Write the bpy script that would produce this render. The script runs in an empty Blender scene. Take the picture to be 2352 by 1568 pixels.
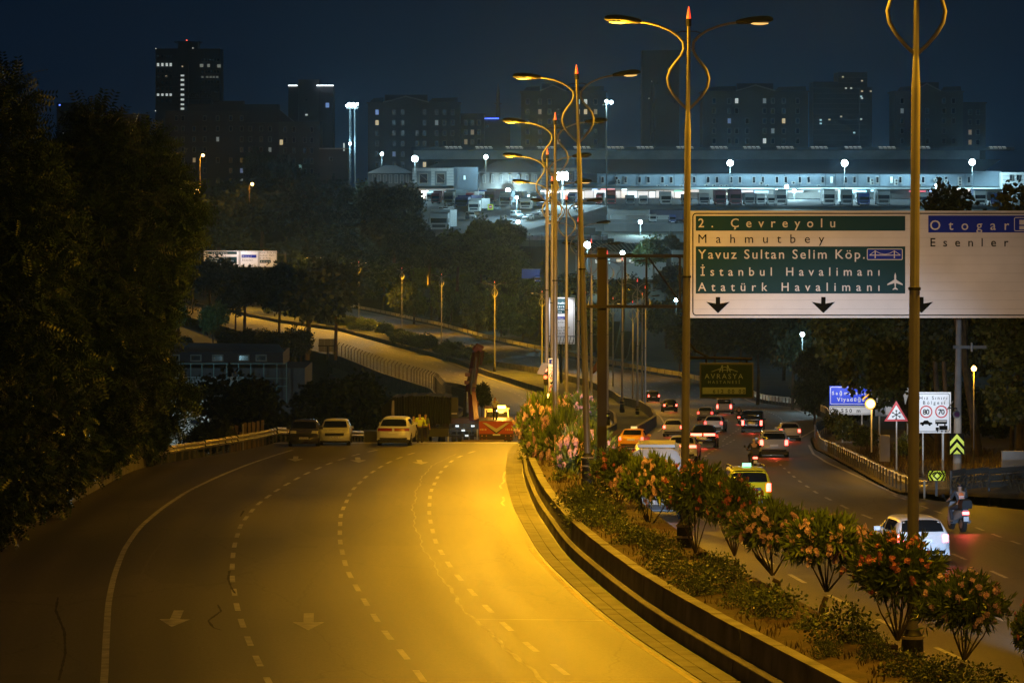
import bpy, math, random
import numpy as np
from mathutils import Vector, Matrix
# ------------------------------------------------------------------ camera, sky, exposure
S = bpy.context.scene
C = S.collection
F = 8820.0                      # focal length in units of a 2352 wide picture (135 mm)
cam = bpy.data.objects.new('camera', bpy.data.cameras.new('camera')); C.objects.link(cam)
cam.data.lens = 135; cam.data.sensor_width = 36; cam.data.shift_y = -344/2352
cam.data.clip_start = 1; cam.data.clip_end = 20000
cam.rotation_euler = (math.radians(90), 0, 0)
S.camera = cam
S.view_settings.view_transform = 'Standard'; S.view_settings.look = 'None'
S.view_settings.exposure = 0; S.view_settings.gamma = 1
S.view_settings.use_curve_mapping = False
try:
    S.cycles.use_light_tree = True
    S.cycles.max_bounces = 4; S.cycles.diffuse_bounces = 2; S.cycles.glossy_bounces = 2
    S.cycles.transmission_bounces = 2; S.cycles.volume_bounces = 0; S.cycles.transparent_max_bounces = 6
    S.cycles.sample_clamp_indirect = 3; S.cycles.sample_clamp_direct = 30
    S.cycles.caustics_reflective = False; S.cycles.caustics_refractive = False
    S.cycles.use_denoising = True
except Exception: pass
W = bpy.data.worlds.new('World'); S.world = W; W.use_nodes = True
nt = W.node_tree; bgn = nt.nodes['Background']
tc = nt.nodes.new('ShaderNodeTexCoord'); sp = nt.nodes.new('ShaderNodeSeparateXYZ'); cr = nt.nodes.new('ShaderNodeValToRGB')
nt.links.new(tc.outputs['Generated'], sp.inputs[0]); nt.links.new(sp.outputs['Z'], cr.inputs[0]); nt.links.new(cr.outputs[0], bgn.inputs[0])
e = cr.color_ramp.elements
e[0].position = 0.0; e[0].color = (.0060, .0215, .0500, 1)
e[1].position = 0.3; e[1].color = (.0016, .0055, .0150, 1)
x = e.new(.03); x.color = (.0036, .0145, .0380, 1)
x = e.new(.065); x.color = (.0022, .0095, .0260, 1)
bgn.inputs[1].default_value = .50
# ------------------------------------------------------------------ helpers
def px(x, y, Y):
    "point at distance Y seen at (x, y) of a 2352 x 1568 picture; horizon line at y = 440"
    return ((x-1176)/F*Y, Y, (440-y)/F*Y)
_m = {}
def mat(name, col, rough=.6, metal=0, emit=None, es=0, noise=0, nscale=2, bump=0, col2=None, spec=.5, island=0, detail=6, trans=0):
    if name in _m: return _m[name]
    m = bpy.data.materials.new(name); m.use_nodes = True; _m[name] = m
    n = m.node_tree; b = n.nodes['Principled BSDF']
    b.inputs['Base Color'].default_value = (*col, 1); b.inputs['Roughness'].default_value = rough
    b.inputs['Metallic'].default_value = metal; b.inputs['Specular IOR Level'].default_value = spec
    if emit: b.inputs['Emission Color'].default_value = (*emit, 1); b.inputs['Emission Strength'].default_value = es
    if noise or bump or col2:
        t = n.nodes.new('ShaderNodeTexCoord'); z = n.nodes.new('ShaderNodeTexNoise')
        z.inputs['Scale'].default_value = nscale; z.inputs['Detail'].default_value = detail
        n.links.new(t.outputs['Object'], z.inputs['Vector'])
        r = n.nodes.new('ShaderNodeValToRGB'); q = r.color_ramp.elements
        q[0].position = .3; q[1].position = .7
        c2 = col2 or tuple(c*(1-noise) for c in col); c1 = col if col2 else tuple(min(1, c*(1+noise)) for c in col)
        q[0].color = (*c1, 1); q[1].color = (*c2, 1)
        n.links.new(z.outputs['Fac'], r.inputs[0]); out = r.outputs[0]
        if island:
            g = n.nodes.new('ShaderNodeNewGeometry'); hv = n.nodes.new('ShaderNodeHueSaturation')
            mr = n.nodes.new('ShaderNodeMapRange'); mr.inputs['To Min'].default_value = 1-island; mr.inputs['To Max'].default_value = 1+island
            n.links.new(g.outputs['Random Per Island'], mr.inputs[0]); n.links.new(mr.outputs[0], hv.inputs['Value'])
            n.links.new(out, hv.inputs['Color']); out = hv.outputs[0]
        n.links.new(out, b.inputs['Base Color'])
        if bump:
            bp = n.nodes.new('ShaderNodeBump'); bp.inputs['Strength'].default_value = bump; bp.inputs['Distance'].default_value = .05
            z2 = n.nodes.new('ShaderNodeTexNoise'); z2.inputs['Scale'].default_value = nscale*6; z2.inputs['Detail'].default_value = 8
            n.links.new(t.outputs['Object'], z2.inputs['Vector'])
            n.links.new(z2.outputs['Fac'], bp.inputs['Height']); n.links.new(bp.outputs[0], b.inputs['Normal'])
    return m
def tag(o, label=None, cat=None, group=None, kind=None):
    if label: o['label'] = label
    if cat: o['category'] = cat
    if group: o['group'] = group
    if kind: o['kind'] = kind
    return o
def thing(name, label, cat, loc=(0, 0, 0), rz=0, group=None, ry=0):
    o = bpy.data.objects.new(name, None); C.objects.link(o); o.location = loc; o.rotation_euler = (0, ry, rz)
    return tag(o, label, cat, group)
def raw_mesh(name, V, Fc, ms=None, smooth=False):
    me = bpy.data.meshes.new(name); me.from_pydata([tuple(v) for v in V], [], Fc)
    if ms:
        for m in (ms if isinstance(ms, (list, tuple)) else [ms]): me.materials.append(m)
    if smooth: me.polygons.foreach_set('use_smooth', [True]*len(me.polygons))
    me.update(); return me
def link(name, me, parent=None, loc=None):
    o = bpy.data.objects.new(name, me); C.objects.link(o)
    if parent: o.parent = parent
    if loc: o.location = loc
    return o
class MB:
    def __init__(s): s.v = []; s.f = []
    def add(s, V, Fc):
        k = len(s.v); s.v += [tuple(p) for p in V]; s.f += [tuple(i+k for i in f) for f in Fc]; return s
    def box(s, x0, x1, y0, y1, z0, z1):
        return s.add([(x0,y0,z0),(x1,y0,z0),(x1,y1,z0),(x0,y1,z0),(x0,y0,z1),(x1,y0,z1),(x1,y1,z1),(x0,y1,z1)],
            [(0,3,2,1),(4,5,6,7),(0,1,5,4),(1,2,6,5),(2,3,7,6),(3,0,4,7)])
    def cbox(s, c, d): return s.box(c[0]-d[0]/2, c[0]+d[0]/2, c[1]-d[1]/2, c[1]+d[1]/2, c[2]-d[2]/2, c[2]+d[2]/2)
    def quad(s, a, b, c, d): return s.add([a, b, c, d], [(0,1,2,3)])
    def tube(s, P, R, n=8, cap=True):
        P = [Vector(p) for p in P]; R = R if isinstance(R, (list, tuple)) else [R]*len(P)
        V = []; Fc = []
        up = None
        for i, p in enumerate(P):
            d = (P[min(i+1, len(P)-1)]-P[max(i-1, 0)]).normalized()
            if up is None: up = Vector((0,1,0)) if abs(d.y) < .9 else Vector((1,0,0))
            a = d.cross(up).normalized(); b = a.cross(d).normalized(); up = b
            for k in range(n):
                t = 2*math.pi*k/n; V.append(p + a*math.cos(t)*R[i] + b*math.sin(t)*R[i])
        for i in range(len(P)-1):
            for k in range(n): Fc.append((i*n+k, i*n+(k+1)%n, (i+1)*n+(k+1)%n, (i+1)*n+k))
        if cap: Fc += [tuple(range(n-1, -1, -1)), tuple((len(P)-1)*n+k for k in range(n))]
        return s.add(V, Fc)
    def bar(s, a, b, w, h=None):
        "square bar between two points"
        return s.tube([a, b], (h or w)*.7, 4)
    def prism(s, pts, y0, y1):
        "outline in x,z extruded along y"
        n = len(pts); V = [(a, y0, b) for a, b in pts]+[(a, y1, b) for a, b in pts]
        return s.add(V, [tuple(range(n)), tuple(range(2*n-1, n-1, -1))]+[(i, i+n, (i+1) % n+n, (i+1) % n) for i in range(n)])
    def prismx(s, pts, x0, x1):
        "outline in y,z extruded along x"
        n = len(pts); V = [(x0, a, b) for a, b in pts]+[(x1, a, b) for a, b in pts]
        return s.add(V, [tuple(range(n)), tuple(range(2*n-1, n-1, -1))]+[(i, i+n, (i+1) % n+n, (i+1) % n) for i in range(n)])
    def build(s, name, m, parent=None, smooth=False, loc=None):
        o = link(name, raw_mesh(name, s.v, s.f, m, smooth), parent, loc)
        if smooth:
            try: o.data.set_sharp_from_angle(angle=math.radians(40))
            except Exception: pass
        return o
def copy_tree(o, parent=None):
    c = o.copy(); C.objects.link(c)
    if parent is not None: c.parent = parent
    for ch in list(o.children): copy_tree(ch, c)
    return c
_tx = {}
def text_mesh(s, w, h, m, depth=0.0, bold=0):
    "lettering in the x,z plane from (0,0): width w, capital height h"
    key = (s, round(w or 0, 3), round(h, 3), m.name)
    if key in _tx: return _tx[key]
    def mk(space):
        cu = bpy.data.curves.new('t', 'FONT'); cu.body = s; cu.size = h/.727; cu.space_character = space; cu.offset = bold*h
        cu.resolution_u = 3
        ob = bpy.data.objects.new('t', cu); me = bpy.data.meshes.new_from_object(ob)
        bpy.data.objects.remove(ob); bpy.data.curves.remove(cu)
        co = np.empty(len(me.vertices)*3); me.vertices.foreach_get('co', co); return me, co.reshape(-1, 3)
    me, co = mk(1.0)
    if w:
        w1 = np.ptp(co[:, 0]); me2, c2 = mk(1.5); w2 = np.ptp(c2[:, 0])
        if w2 > w1+1e-4:
            sp_ = 1+.5*(w-w1)/(w2-w1)
            if sp_ > .85: me, co = mk(sp_)
            else: me, co = mk(.85)
        co[:, 0] *= w/np.ptp(co[:, 0])
    co[:, 0] -= co[:, 0].min()
    out = np.stack([co[:, 0], np.full(len(co), -depth), co[:, 1]], 1)
    me.vertices.foreach_set('co', out.ravel()); me.materials.clear(); me.materials.append(m); me.update()
    _tx[key] = me; return me
rnd = random.Random(4)
# ------------------------------------------------------------------ road profile and edges
PL = [(30, -9.18), (215, -13.99), (285, -18.7), (339, -21.3), (441, -25.6), (490, -27.7), (574, -31.5), (700, -33.5), (940, -35), (1010, -35.2), (1400, -36)]
PR = [(30, -9.18), (120, -11.6), (157, -12.75), (200, -14.7), (252, -17.1), (283, -18.7), (339, -21.3), (441, -25.6), (490, -27.7), (574, -31.5), (700, -33.5), (940, -35), (1010, -35.2), (1400, -36)]
def ip(T, v):
    T = T; a = [t[0] for t in T]; b = [t[1] for t in T]
    return float(np.interp(v, a, b))
def smooth_ip(T, v, r=8): return sum(ip(T, v+k*r) for k in (-1, 0, 1))/3
def zl(Y): return ip(PL, Y) if 200 < Y < 240 else smooth_ip(PL, Y, 3)
def zr(Y): return smooth_ip(PR, Y, 10)
_Ys = np.linspace(35, 1400, 6000)
_tl = np.array([zl(Y)/Y for Y in _Ys]); _tr = np.array([zr(Y)/Y for Y in _Ys])
def onroad(x, y, side='l', far=False):
    "road point seen at picture position"
    t = _tl if side == 'l' else _tr; want = (440-y)/F
    d = t-want
    idx = np.where(np.diff(np.sign(d)) != 0)[0]
    if len(idx) == 0: i = int(np.argmin(abs(d)))
    else: i = int(idx[-1] if far else idx[0])
    Y = float(_Ys[i]); return ((x-1176)/F*Y, Y, zl(Y) if side == 'l' else zr(Y))
LL = [(30, -15), (82, -16), (100, -16.5), (122, -17), (148, -17.4), (184, -17.9), (190, -16.6), (207, -13.6), (250, -10.6), (300, -7.5), (380, -5), (450, -5), (560, -9.5), (618, -12.3), (780, -34), (855, -48), (996, -74), (1012, -77), (1250, -125), (1400, -160)]
LR = [(30, 10.6), (82.5, 4.95), (96, 3.53), (107, 2.7), (122, 1.72), (148, .9), (170, .55), (190, .5), (210, .8), (250, 3), (300, 7), (340, 9), (400, 10.5), (450, 10.5), (520, 9.2), (608, 5.1), (757, -10.8), (965, -43), (1030, -62), (1250, -110), (1400, -145)]
RL = [(30, 15), (79, 8.9), (110, 6.7), (150, 5.2), (190, 5.0), (230, 6.2), (280, 8.4), (330, 11.4), (375, 14.2), (430, 15.8), (490, 16.6), (590, 16), (645, 13), (705, 6.5), (745, -3.8), (845, -18), (940, -27), (1008, -40), (1100, -60), (1400, -120)]
RR = [(30, 30), (100, 28), (140, 25), (160, 17.6), (168, 16.8), (188, 17.6), (265, 20.8), (312, 24.2), (365, 30), (420, 34), (500, 37.5), (608, 36.5), (683, 29.7), (750, 17.3), (875, -2.6), (996, -18.7), (1130, -41.8), (1400, -95)]
def cr_ip(T):
    "smoothed edge"
    a = np.array([t[0] for t in T], float); b = np.array([t[1] for t in T], float)
    g = np.arange(a[0], a[-1], 2.0); v = np.interp(g, a, b)
    k = np.hanning(13); k /= k.sum(); vp = np.pad(v, 6, mode='reflect', reflect_type='odd'); v = np.convolve(vp, k, 'valid')
    return lambda Y: float(np.interp(Y, g, v))
xLL, xLR, xRL, xRR = cr_ip(LL), cr_ip(LR), cr_ip(RL), cr_ip(RR)
def ribbon(f0, f1, zf, Ya, Yb, step=3, dz=0, nx=4):
    V = []; Fc = []; Y = Ya; n = 0
    Ys = list(np.arange(Ya, Yb, step))+[Yb]
    for Y in Ys:
        a, b = f0(Y), f1(Y)
        for k in range(nx+1):
            V.append((a+(b-a)*k/nx, Y, zf(Y)+dz))
    for i in range(len(Ys)-1):
        for k in range(nx):
            q = i*(nx+1)+k; Fc.append((q, q+1, q+nx+2, q+nx+1))
    return MB().add(V, Fc)
# ------------------------------------------------------------------ materials of the setting
def asphalt(name, base, tint):
    m = bpy.data.materials.new(name); m.use_nodes = True; n = m.node_tree; b = n.nodes['Principled BSDF']; L = n.links.new
    t = n.nodes.new('ShaderNodeTexCoord')
    mp = n.nodes.new('ShaderNodeMapping'); mp.inputs['Scale'].default_value = (.8, .03, 0); L(t.outputs['UV'], mp.inputs[0])
    a = n.nodes.new('ShaderNodeTexNoise'); a.inputs['Scale'].default_value = 1; a.inputs['Detail'].default_value = 5; L(mp.outputs[0], a.inputs[0])
    c = n.nodes.new('ShaderNodeTexNoise'); c.inputs['Scale'].default_value = 14; c.inputs['Detail'].default_value = 8; L(t.outputs['Object'], c.inputs[0])
    r = n.nodes.new('ShaderNodeMapRange'); r.inputs['From Min'].default_value = .3; r.inputs['From Max'].default_value = .7
    r.inputs['To Min'].default_value = .62; r.inputs['To Max'].default_value = 1.35; L(a.outputs['Fac'], r.inputs[0])
    r2 = n.nodes.new('ShaderNodeMapRange'); r2.inputs['From Min'].default_value = .3; r2.inputs['From Max'].default_value = .7
    r2.inputs['To Min'].default_value = .68; r2.inputs['To Max'].default_value = 1.35; L(c.outputs['Fac'], r2.inputs[0])
    b.inputs['Specular IOR Level'].default_value = .35
    # wandering cracks and tar seams
    w = n.nodes.new('ShaderNodeTexVoronoi'); w.feature = 'DISTANCE_TO_EDGE'; w.inputs['Scale'].default_value = .09
    mp2 = n.nodes.new('ShaderNodeMapping'); mp2.inputs['Scale'].default_value = (2.2, .35, 0); L(t.outputs['UV'], mp2.inputs[0])
    ad = n.nodes.new('ShaderNodeVectorMath'); ad.operation = 'ADD'
    wn = n.nodes.new('ShaderNodeTexNoise'); wn.inputs['Scale'].default_value = .8; L(t.outputs['Object'], wn.inputs[0])
    L(mp2.outputs[0], ad.inputs[0]); L(wn.outputs['Color'], ad.inputs[1]); L(ad.outputs[0], w.inputs[0])
    cm = n.nodes.new('ShaderNodeMapRange'); cm.inputs['From Max'].default_value = .006; cm.inputs['To Min'].default_value = .55; L(w.outputs['Distance'], cm.inputs[0])
    mu = n.nodes.new('ShaderNodeMath'); mu.operation = 'MULTIPLY'; L(r.outputs[0], mu.inputs[0]); L(r2.outputs[0], mu.inputs[1])
    mu2 = n.nodes.new('ShaderNodeMath'); mu2.operation = 'MULTIPLY'; L(mu.outputs[0], mu2.inputs[0]); L(cm.outputs[0], mu2.inputs[1])
    vm = n.nodes.new('ShaderNodeVectorMath'); vm.operation = 'SCALE'; vm.inputs[0].default_value = base; L(mu2.outputs[0], vm.inputs['Scale'])
    # tyre tracks: two darker, polished bands in each lane
    su = n.nodes.new('ShaderNodeSeparateXYZ'); L(t.outputs['UV'], su.inputs[0])
    k1 = n.nodes.new('ShaderNodeMath'); k1.operation = 'MULTIPLY_ADD'; k1.inputs[1].default_value = 3.59; k1.inputs[2].default_value = 2.2; L(su.outputs['X'], k1.inputs[0])
    k2 = n.nodes.new('ShaderNodeMath'); k2.operation = 'COSINE'; L(k1.outputs[0], k2.inputs[0])
    k3 = n.nodes.new('ShaderNodeMath'); k3.operation = 'MULTIPLY_ADD'; k3.inputs[1].default_value = .13; k3.inputs[2].default_value = 1; L(k2.outputs[0], k3.inputs[0])
    k4 = n.nodes.new('ShaderNodeVectorMath'); k4.operation = 'SCALE'; L(vm.outputs[0], k4.inputs[0]); L(k3.outputs[0], k4.inputs['Scale'])
    # square patches of newer, darker asphalt
    pv = n.nodes.new('ShaderNodeTexVoronoi'); pv.distance = 'CHEBYCHEV'; pv.inputs['Scale'].default_value = 1; pv.inputs['Randomness'].default_value = .9
    mp3 = n.nodes.new('ShaderNodeMapping'); mp3.inputs['Scale'].default_value = (.28, .045, 0); L(t.outputs['UV'], mp3.inputs[0]); L(mp3.outputs[0], pv.inputs[0])
    ps = n.nodes.new('ShaderNodeSeparateColor'); L(pv.outputs['Color'], ps.inputs[0])
    pm = n.nodes.new('ShaderNodeMapRange'); pm.inputs['From Min'].default_value = .70; pm.inputs['From Max'].default_value = .72; pm.inputs['To Min'].default_value = 1; pm.inputs['To Max'].default_value = .80; L(ps.outputs[0], pm.inputs[0])
    k5 = n.nodes.new('ShaderNodeVectorMath'); k5.operation = 'SCALE'; L(k4.outputs[0], k5.inputs[0]); L(pm.outputs[0], k5.inputs['Scale'])
    L(k5.outputs[0], b.inputs['Base Color'])
    rr = n.nodes.new('ShaderNodeMapRange'); rr.inputs['To Min'].default_value = .5; rr.inputs['To Max'].default_value = .7; L(a.outputs['Fac'], rr.inputs[0]); L(rr.outputs[0], b.inputs['Roughness'])
    bp = n.nodes.new('ShaderNodeBump'); bp.inputs['Strength'].default_value = .35; bp.inputs['Distance'].default_value = .02; L(c.outputs['Fac'], bp.inputs['Height']); L(bp.outputs[0], b.inputs['Normal'])
    return m
ASPH = asphalt('worn_asphalt', (.080, .068, .050), 0)
PAINT = mat('road_paint', (.36, .34, .30), .6, noise=.45, nscale=2.2, detail=12)
YPAINT = mat('worn_yellow_paint', (.42, .34, .12), .7, noise=.3, nscale=3)
CONC = mat('barrier_concrete', (.19, .175, .155), .85, noise=.42, nscale=.9, bump=.3)
CONC_L = mat('pale_concrete', (.28, .26, .23), .85, noise=.2, nscale=1, bump=.3)
SOIL = mat('dry_soil', (.06, .034, .02), .95, noise=.5, nscale=1.5, bump=.6)
GRASSG = mat('dark_ground', (.03, .033, .022), .95, noise=.4, nscale=.15, bump=.3)
STEEL = mat('galvanised_steel', (.46, .44, .40), .42, .45, noise=.2, nscale=2)
POLE = mat('pole_paint', (.33, .31, .29), .4, .25, noise=.12, nscale=1.5)
DARK = mat('dark_metal', (.035, .033, .032), .5, .3)
BLACK = mat('black_rubber', (.012, .012, .012), .7)
def glow(name, col, s): return mat(name, (.8, .8, .8), .5, emit=col, es=s)
SOD = (1.0, .475, .014); COOL = (.52, .87, 1.0)
G_SOD = glow('sodium_lamp_glass', (1, .62, .22), 14); G_RED = glow('red_beacon_glass', (1, .03, .015), 1.4); G_COOL = glow('floodlight_glass', (.75, .95, 1), 30)
_lights = {}
def lamp(kind, loc, power, col, size=.2, target=None, angle=150, blend=.6, parent=None, name='lamp_light'):
    l = bpy.data.lights.new(name, kind); l.energy = power; l.color = col
    if kind in ('POINT', 'SPOT'): l.shadow_soft_size = size
    if kind == 'SPOT': l.spot_size = math.radians(angle); l.spot_blend = blend
    if kind == 'AREA': l.size = size
    o = bpy.data.objects.new(name, l); C.objects.link(o)
    if parent: o.parent = parent
    o.location = loc
    if kind != 'POINT':
        d = Vector(target)-Vector(loc) if target is not None else Vector((0, 0, -1))
        o.rotation_euler = d.to_track_quat('-Z', 'Y').to_euler()
    return o
# ------------------------------------------------------------------ ground
def build_ground():
    xs = np.concatenate([np.arange(-900, -200, 70), np.arange(-200, 2600, 14), np.arange(2600, 3400, 70)])
    Ys = np.concatenate([np.arange(30, 240, 4), np.arange(240, 700, 8), np.arange(700, 1300, 12), np.arange(1300, 2000, 50), np.geomspace(2000, 15000, 14)])
    right = [(30, -9.6), (200, -15.5), (339, -22), (441, -26.2), (490, -28.3), (574, -32.1), (700, -34.2), (770, -34.5), (870, -21), (960, -13), (1090, -4.2), (1200, -3), (1600, 2), (15000, 20)]
    left = [(30, -7), (180, -11), (215, -15), (235, -22), (300, -46), (620, -47), (780, -44), (880, -38), (1280, -37), (1420, -30), (1520, -14), (1700, 0), (15000, 20)]
    V = []; nx = len(xs)
    for Y in Ys:
        el, er, fl, fr = (xLL(min(Y, 1399)), xLR(min(Y, 1399)), xRL(min(Y, 1399)), xRR(min(Y, 1399)))
        for x in xs:
            X = (x-1176)/F*Y
            a, b = ip(left, Y), ip(right, Y)
            if Y > 700:
                t = (x-930)/150; t = min(1, max(0, t)); t = t*t*(3-2*t); h = a*(1-t)+b*t
            else:
                t = (X-el)/max(1, er-el); t = min(1, max(0, t))
                h = a if X < el else (b if X > er else a*(1-t)+b*t)
            if Y < 1390:
                if el-2.2 < X < er+1: h = min(h, zl(Y)-.9)
                if fl-1 < X < fr+2.2: h = min(h, zr(Y)-.9)
                if er < X < fl: h = min(h, min(zl(Y), zr(Y))-.9)
                if fr <= X < fr+14: h = min(h, zr(Y)-.5)
                if Y > 900 and fr <= X < fr+40: h = min(h, zr(Y)+(X-fr)*.25)
            V.append((X, Y, h))
    Fc = [(i*nx+k, i*nx+k+1, (i+1)*nx+k+1, (i+1)*nx+k) for i in range(len(Ys)-1) for k in range(nx-1)]
    o = MB().add(V, Fc).build('ground', GRASSG, smooth=False); tag(o, kind='structure')
build_ground()
def lane_uv(o, f):
    uv = o.data.uv_layers.new(name='lane'); vs = o.data.vertices
    for l in o.data.loops: c = vs[l.vertex_index].co; uv.data[l.index].uv = (c.x-f(c.y), c.y)
o = ribbon(xLL, xLR, zl, 30, 1399, 3, 0, 6).build('left_road', ASPH); tag(o, kind='structure'); lane_uv(o, xLR)
o = ribbon(xRL, xRR, zr, 30, 1399, 3, 0, 6).build('right_road', ASPH); tag(o, kind='structure'); lane_uv(o, xRL)
# ------------------------------------------------------------------ lane markings
def resample(P, step):
    P = [Vector(p) for p in P]; d = [0]
    for a, b in zip(P, P[1:]): d.append(d[-1]+(b-a).length)
    n = max(2, int(d[-1]/step)+1); s = np.linspace(0, d[-1], n)
    # catmull-like smoothing
    a = np.array([[p.x, p.y, p.z] for p in P]); q = np.stack([np.interp(s, d, a[:, k]) for k in range(3)], 1)
    w = max(1, int(6/step))
    if n > 4*w:
        ker = np.hanning(2*w+3)[1:-1]; ker /= ker.sum()
        for k in range(3):
            q[:, k] = np.convolve(np.pad(q[:, k], w, mode='reflect', reflect_type='odd'), ker, 'valid')
    return q, s
def line_pts(pix, side, far=False): return [onroad(x, y, side, far) for x, y in pix]
def paint_line(name, P, w, zf, dash=None, m=None, dz=.006, parent=None):
    q, s = resample(P, .5); mb = MB()
    def strip(i0, i1):
        V = []; 
        for i in range(i0, i1+1):
            a = q[max(0, i-1)]; b = q[min(len(q)-1, i+1)]; d = (b-a)[:2]; d /= np.linalg.norm(d)+1e-9; nrm = np.array([d[1], -d[0]])
            for sg in (-1, 1):
                X = q[i][0]+sg*nrm[0]*w/2; Y = q[i][1]+sg*nrm[1]*w/2; V.append((X, Y, zf(Y)+dz))
        k = i1-i0; mb.add(V, [(2*i, 2*i+1, 2*i+3, 2*i+2) for i in range(k)])
    if dash is None: strip(0, len(q)-1)
    else:
        on, off = dash; i = 0; st = s[1]-s[0]
        a, b = max(1, int(round(on/st))), max(1, int(round(off/st)))
        while i+a < len(q): strip(i, i+a); i += a+b
    o = mb.build(name, m or PAINT, parent); tag(o, kind='structure'); return o
EDGE = [(232, 1620), (240, 1560), (243, 1480), (249, 1380), (262, 1320), (285, 1260), (320, 1210), (370, 1168), (430, 1128), (500, 1094), (570, 1066), (640, 1042), (672, 1033)]
D1 = [(660, 1640), (612, 1555), (575, 1480), (545, 1400), (532, 1320), (536, 1260), (552, 1205), (590, 1158), (640, 1122), (700, 1088), (770, 1058), (830, 1040), (880, 1030)]
D2 = [(1010, 1620), (975, 1562), (935, 1510), (880, 1445), (832, 1370), (795, 1305), (780, 1240), (782, 1180), (808, 1125), (845, 1090), (890, 1062), (940, 1042), (975, 1033)]
D3 = [(1375, 1610), (1325, 1562), (1265, 1520), (1165, 1440), (1095, 1370), (1040, 1310), (1000, 1245), (985, 1180), (988, 1130), (1010, 1085), (1040, 1055), (1080, 1038), (1100, 1033)]
paint_line('edge_line', line_pts(EDGE, 'l'), .17, zl)
for d in (D1, D2, D3): paint_line('lane_line', line_pts(d, 'l'), .15, zl, (2.5, 2.5) if d is not D3 else (2.7, 2.9))
# right hand carriageway lines
R1 = [(2400, 1600), (2325, 1560), (2243, 1526), (2152, 1487), (2015, 1420), (1939, 1383), (1835, 1331), (1720, 1261), (1650, 1195), (1620, 1120), (1612, 1060), (1622, 1045), (1650, 1028), (1690, 1008)]
R2 = [(2420, 1375), (2307, 1324), (2210, 1281), (2030, 1202), (1945, 1167), (1878, 1133), (1830, 1100), (1790, 1065), (1765, 1040), (1745, 1020)]
R3 = [(2344, 1249), (2261, 1219), (2182, 1185), (2115, 1161), (2050, 1135)]
R15 = [(2480, 1500), (2290, 1418), (2130, 1340)]
paint_line('lane_line', line_pts(R1, 'r'), .14, zr, (3.5, 4.5))
paint_line('lane_line', line_pts(R2, 'r'), .13, zr, (3, 5))
paint_line('lane_line', line_pts(R3, 'r'), .13, zr, (2, 2))
paint_line('lane_line', line_pts(R15, 'r'), .13, zr, (3, 6))
RE = [(2060, 1135), (2000, 1107), (1940, 1080), (1900, 1062), (1868, 1042), (1858, 1022)]
paint_line('edge_line', line_pts(RE, 'r'), .16, zr)
def off(f, d): return lambda Y: f(Y)+d
def edge_pts(f, zf, Ya, Yb, step=6): return [(f(Y), Y, zf(Y)) for Y in np.arange(Ya, Yb, step)]
paint_line('edge_line', edge_pts(off(xRR, -.9), zr, 300, 1200), .18, zr)
paint_line('edge_line', edge_pts(off(xRL, .8), zr, 345, 1200), .18, zr)
for k in (1, 2, 3):
    f = lambda Y, k=k: xRL(Y)+(xRR(Y)-xRL(Y))*k/4
    paint_line('lane_line', edge_pts(f, zr, 300 if k > 1 else 330, 1100), .14, zr, (3, 6))
paint_line('edge_line', edge_pts(off(xLR, -.8), zl, 420, 1300), .2, zl)
paint_line('edge_line', edge_pts(off(xLL, .9), zl, 560, 1300), .18, zl)
for k in (1, 2, 3):
    f = lambda Y, k=k: xLL(Y)+(xLR(Y)-xLL(Y))*k/4
    paint_line('lane_line', edge_pts(f, zl, 520, 1300), .14, zl, (3, 6))
def road_arrow(px_, py_, L=2.6, wd=1.5, side='l'):
    X, Y, z = onroad(px_, py_, side)
    zf = zl if side == 'l' else zr
    pts = [(-.13, L), (.13, L), (.13, L*.42), (wd/2, L*.46), (0, 0), (-wd/2, L*.46), (-.13, L*.42)]
    sk = (px_-1176)/F
    V = [(X+a+b*-.05, Y+b, zf(Y+b)+.007) for a, b in pts]
    o = MB().add(V, [(0, 1, 2, 6), (3, 4, 5), (3, 5, 6, 2)]).build('arrow_marking', PAINT); tag(o, kind='structure')
for a in ((394, 1438, 5.0, .8), (708, 1446, 5.0, .8), (678, 1059, 6, .8), (824, 1062, 6, .8), (968, 1066, 5, .8)): road_arrow(*a)
# worn arrow and transverse joint
X, Y, z = onroad(1085, 1421, 'l'); X2 = onroad(1440, 1429, 'l')[0]
o = MB().add([(X, Y, zl(Y)+.005), (X2, Y-.4, zl(Y-.4)+.005), (X2, Y-.28, zl(Y-.28)+.005), (X, Y+.12, zl(Y+.12)+.005)], [(0, 1, 2, 3)]).build('joint_strip', PAINT); tag(o, kind='structure')
# pale seam of patched asphalt winding between the lanes
SE = [(1260, 1580), (1180, 1500), (1120, 1450), (1075, 1410), (1040, 1365), (1005, 1310), (970, 1255), (952, 1205), (948, 1165), (958, 1120), (975, 1085), (1005, 1060), (1050, 1042)]
sp_ = line_pts(SE, 'l'); q, s_ = resample(sp_, .7); r_ = random.Random(3); V = []
for i, p in enumerate(q):
    w = .01+.022*r_.random()+(.05 if p[1] < 112 else 0)*r_.random(); j = .05*math.sin(i*.37)+.03*math.sin(i*1.3)+.02*r_.random()
    V += [(p[0]+j-w, p[1], zl(p[1])+.005), (p[0]+j+w, p[1], zl(p[1])+.005)]
SEAM = mat('chalky_seam', (.24, .235, .21), .6, noise=.6, nscale=1.6)
o = MB().add(V, [(2*i, 2*i+1, 2*i+3, 2*i+2) for i in range(len(q)-1)]).build('asphalt_seam', SEAM); tag(o, kind='structure')
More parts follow.
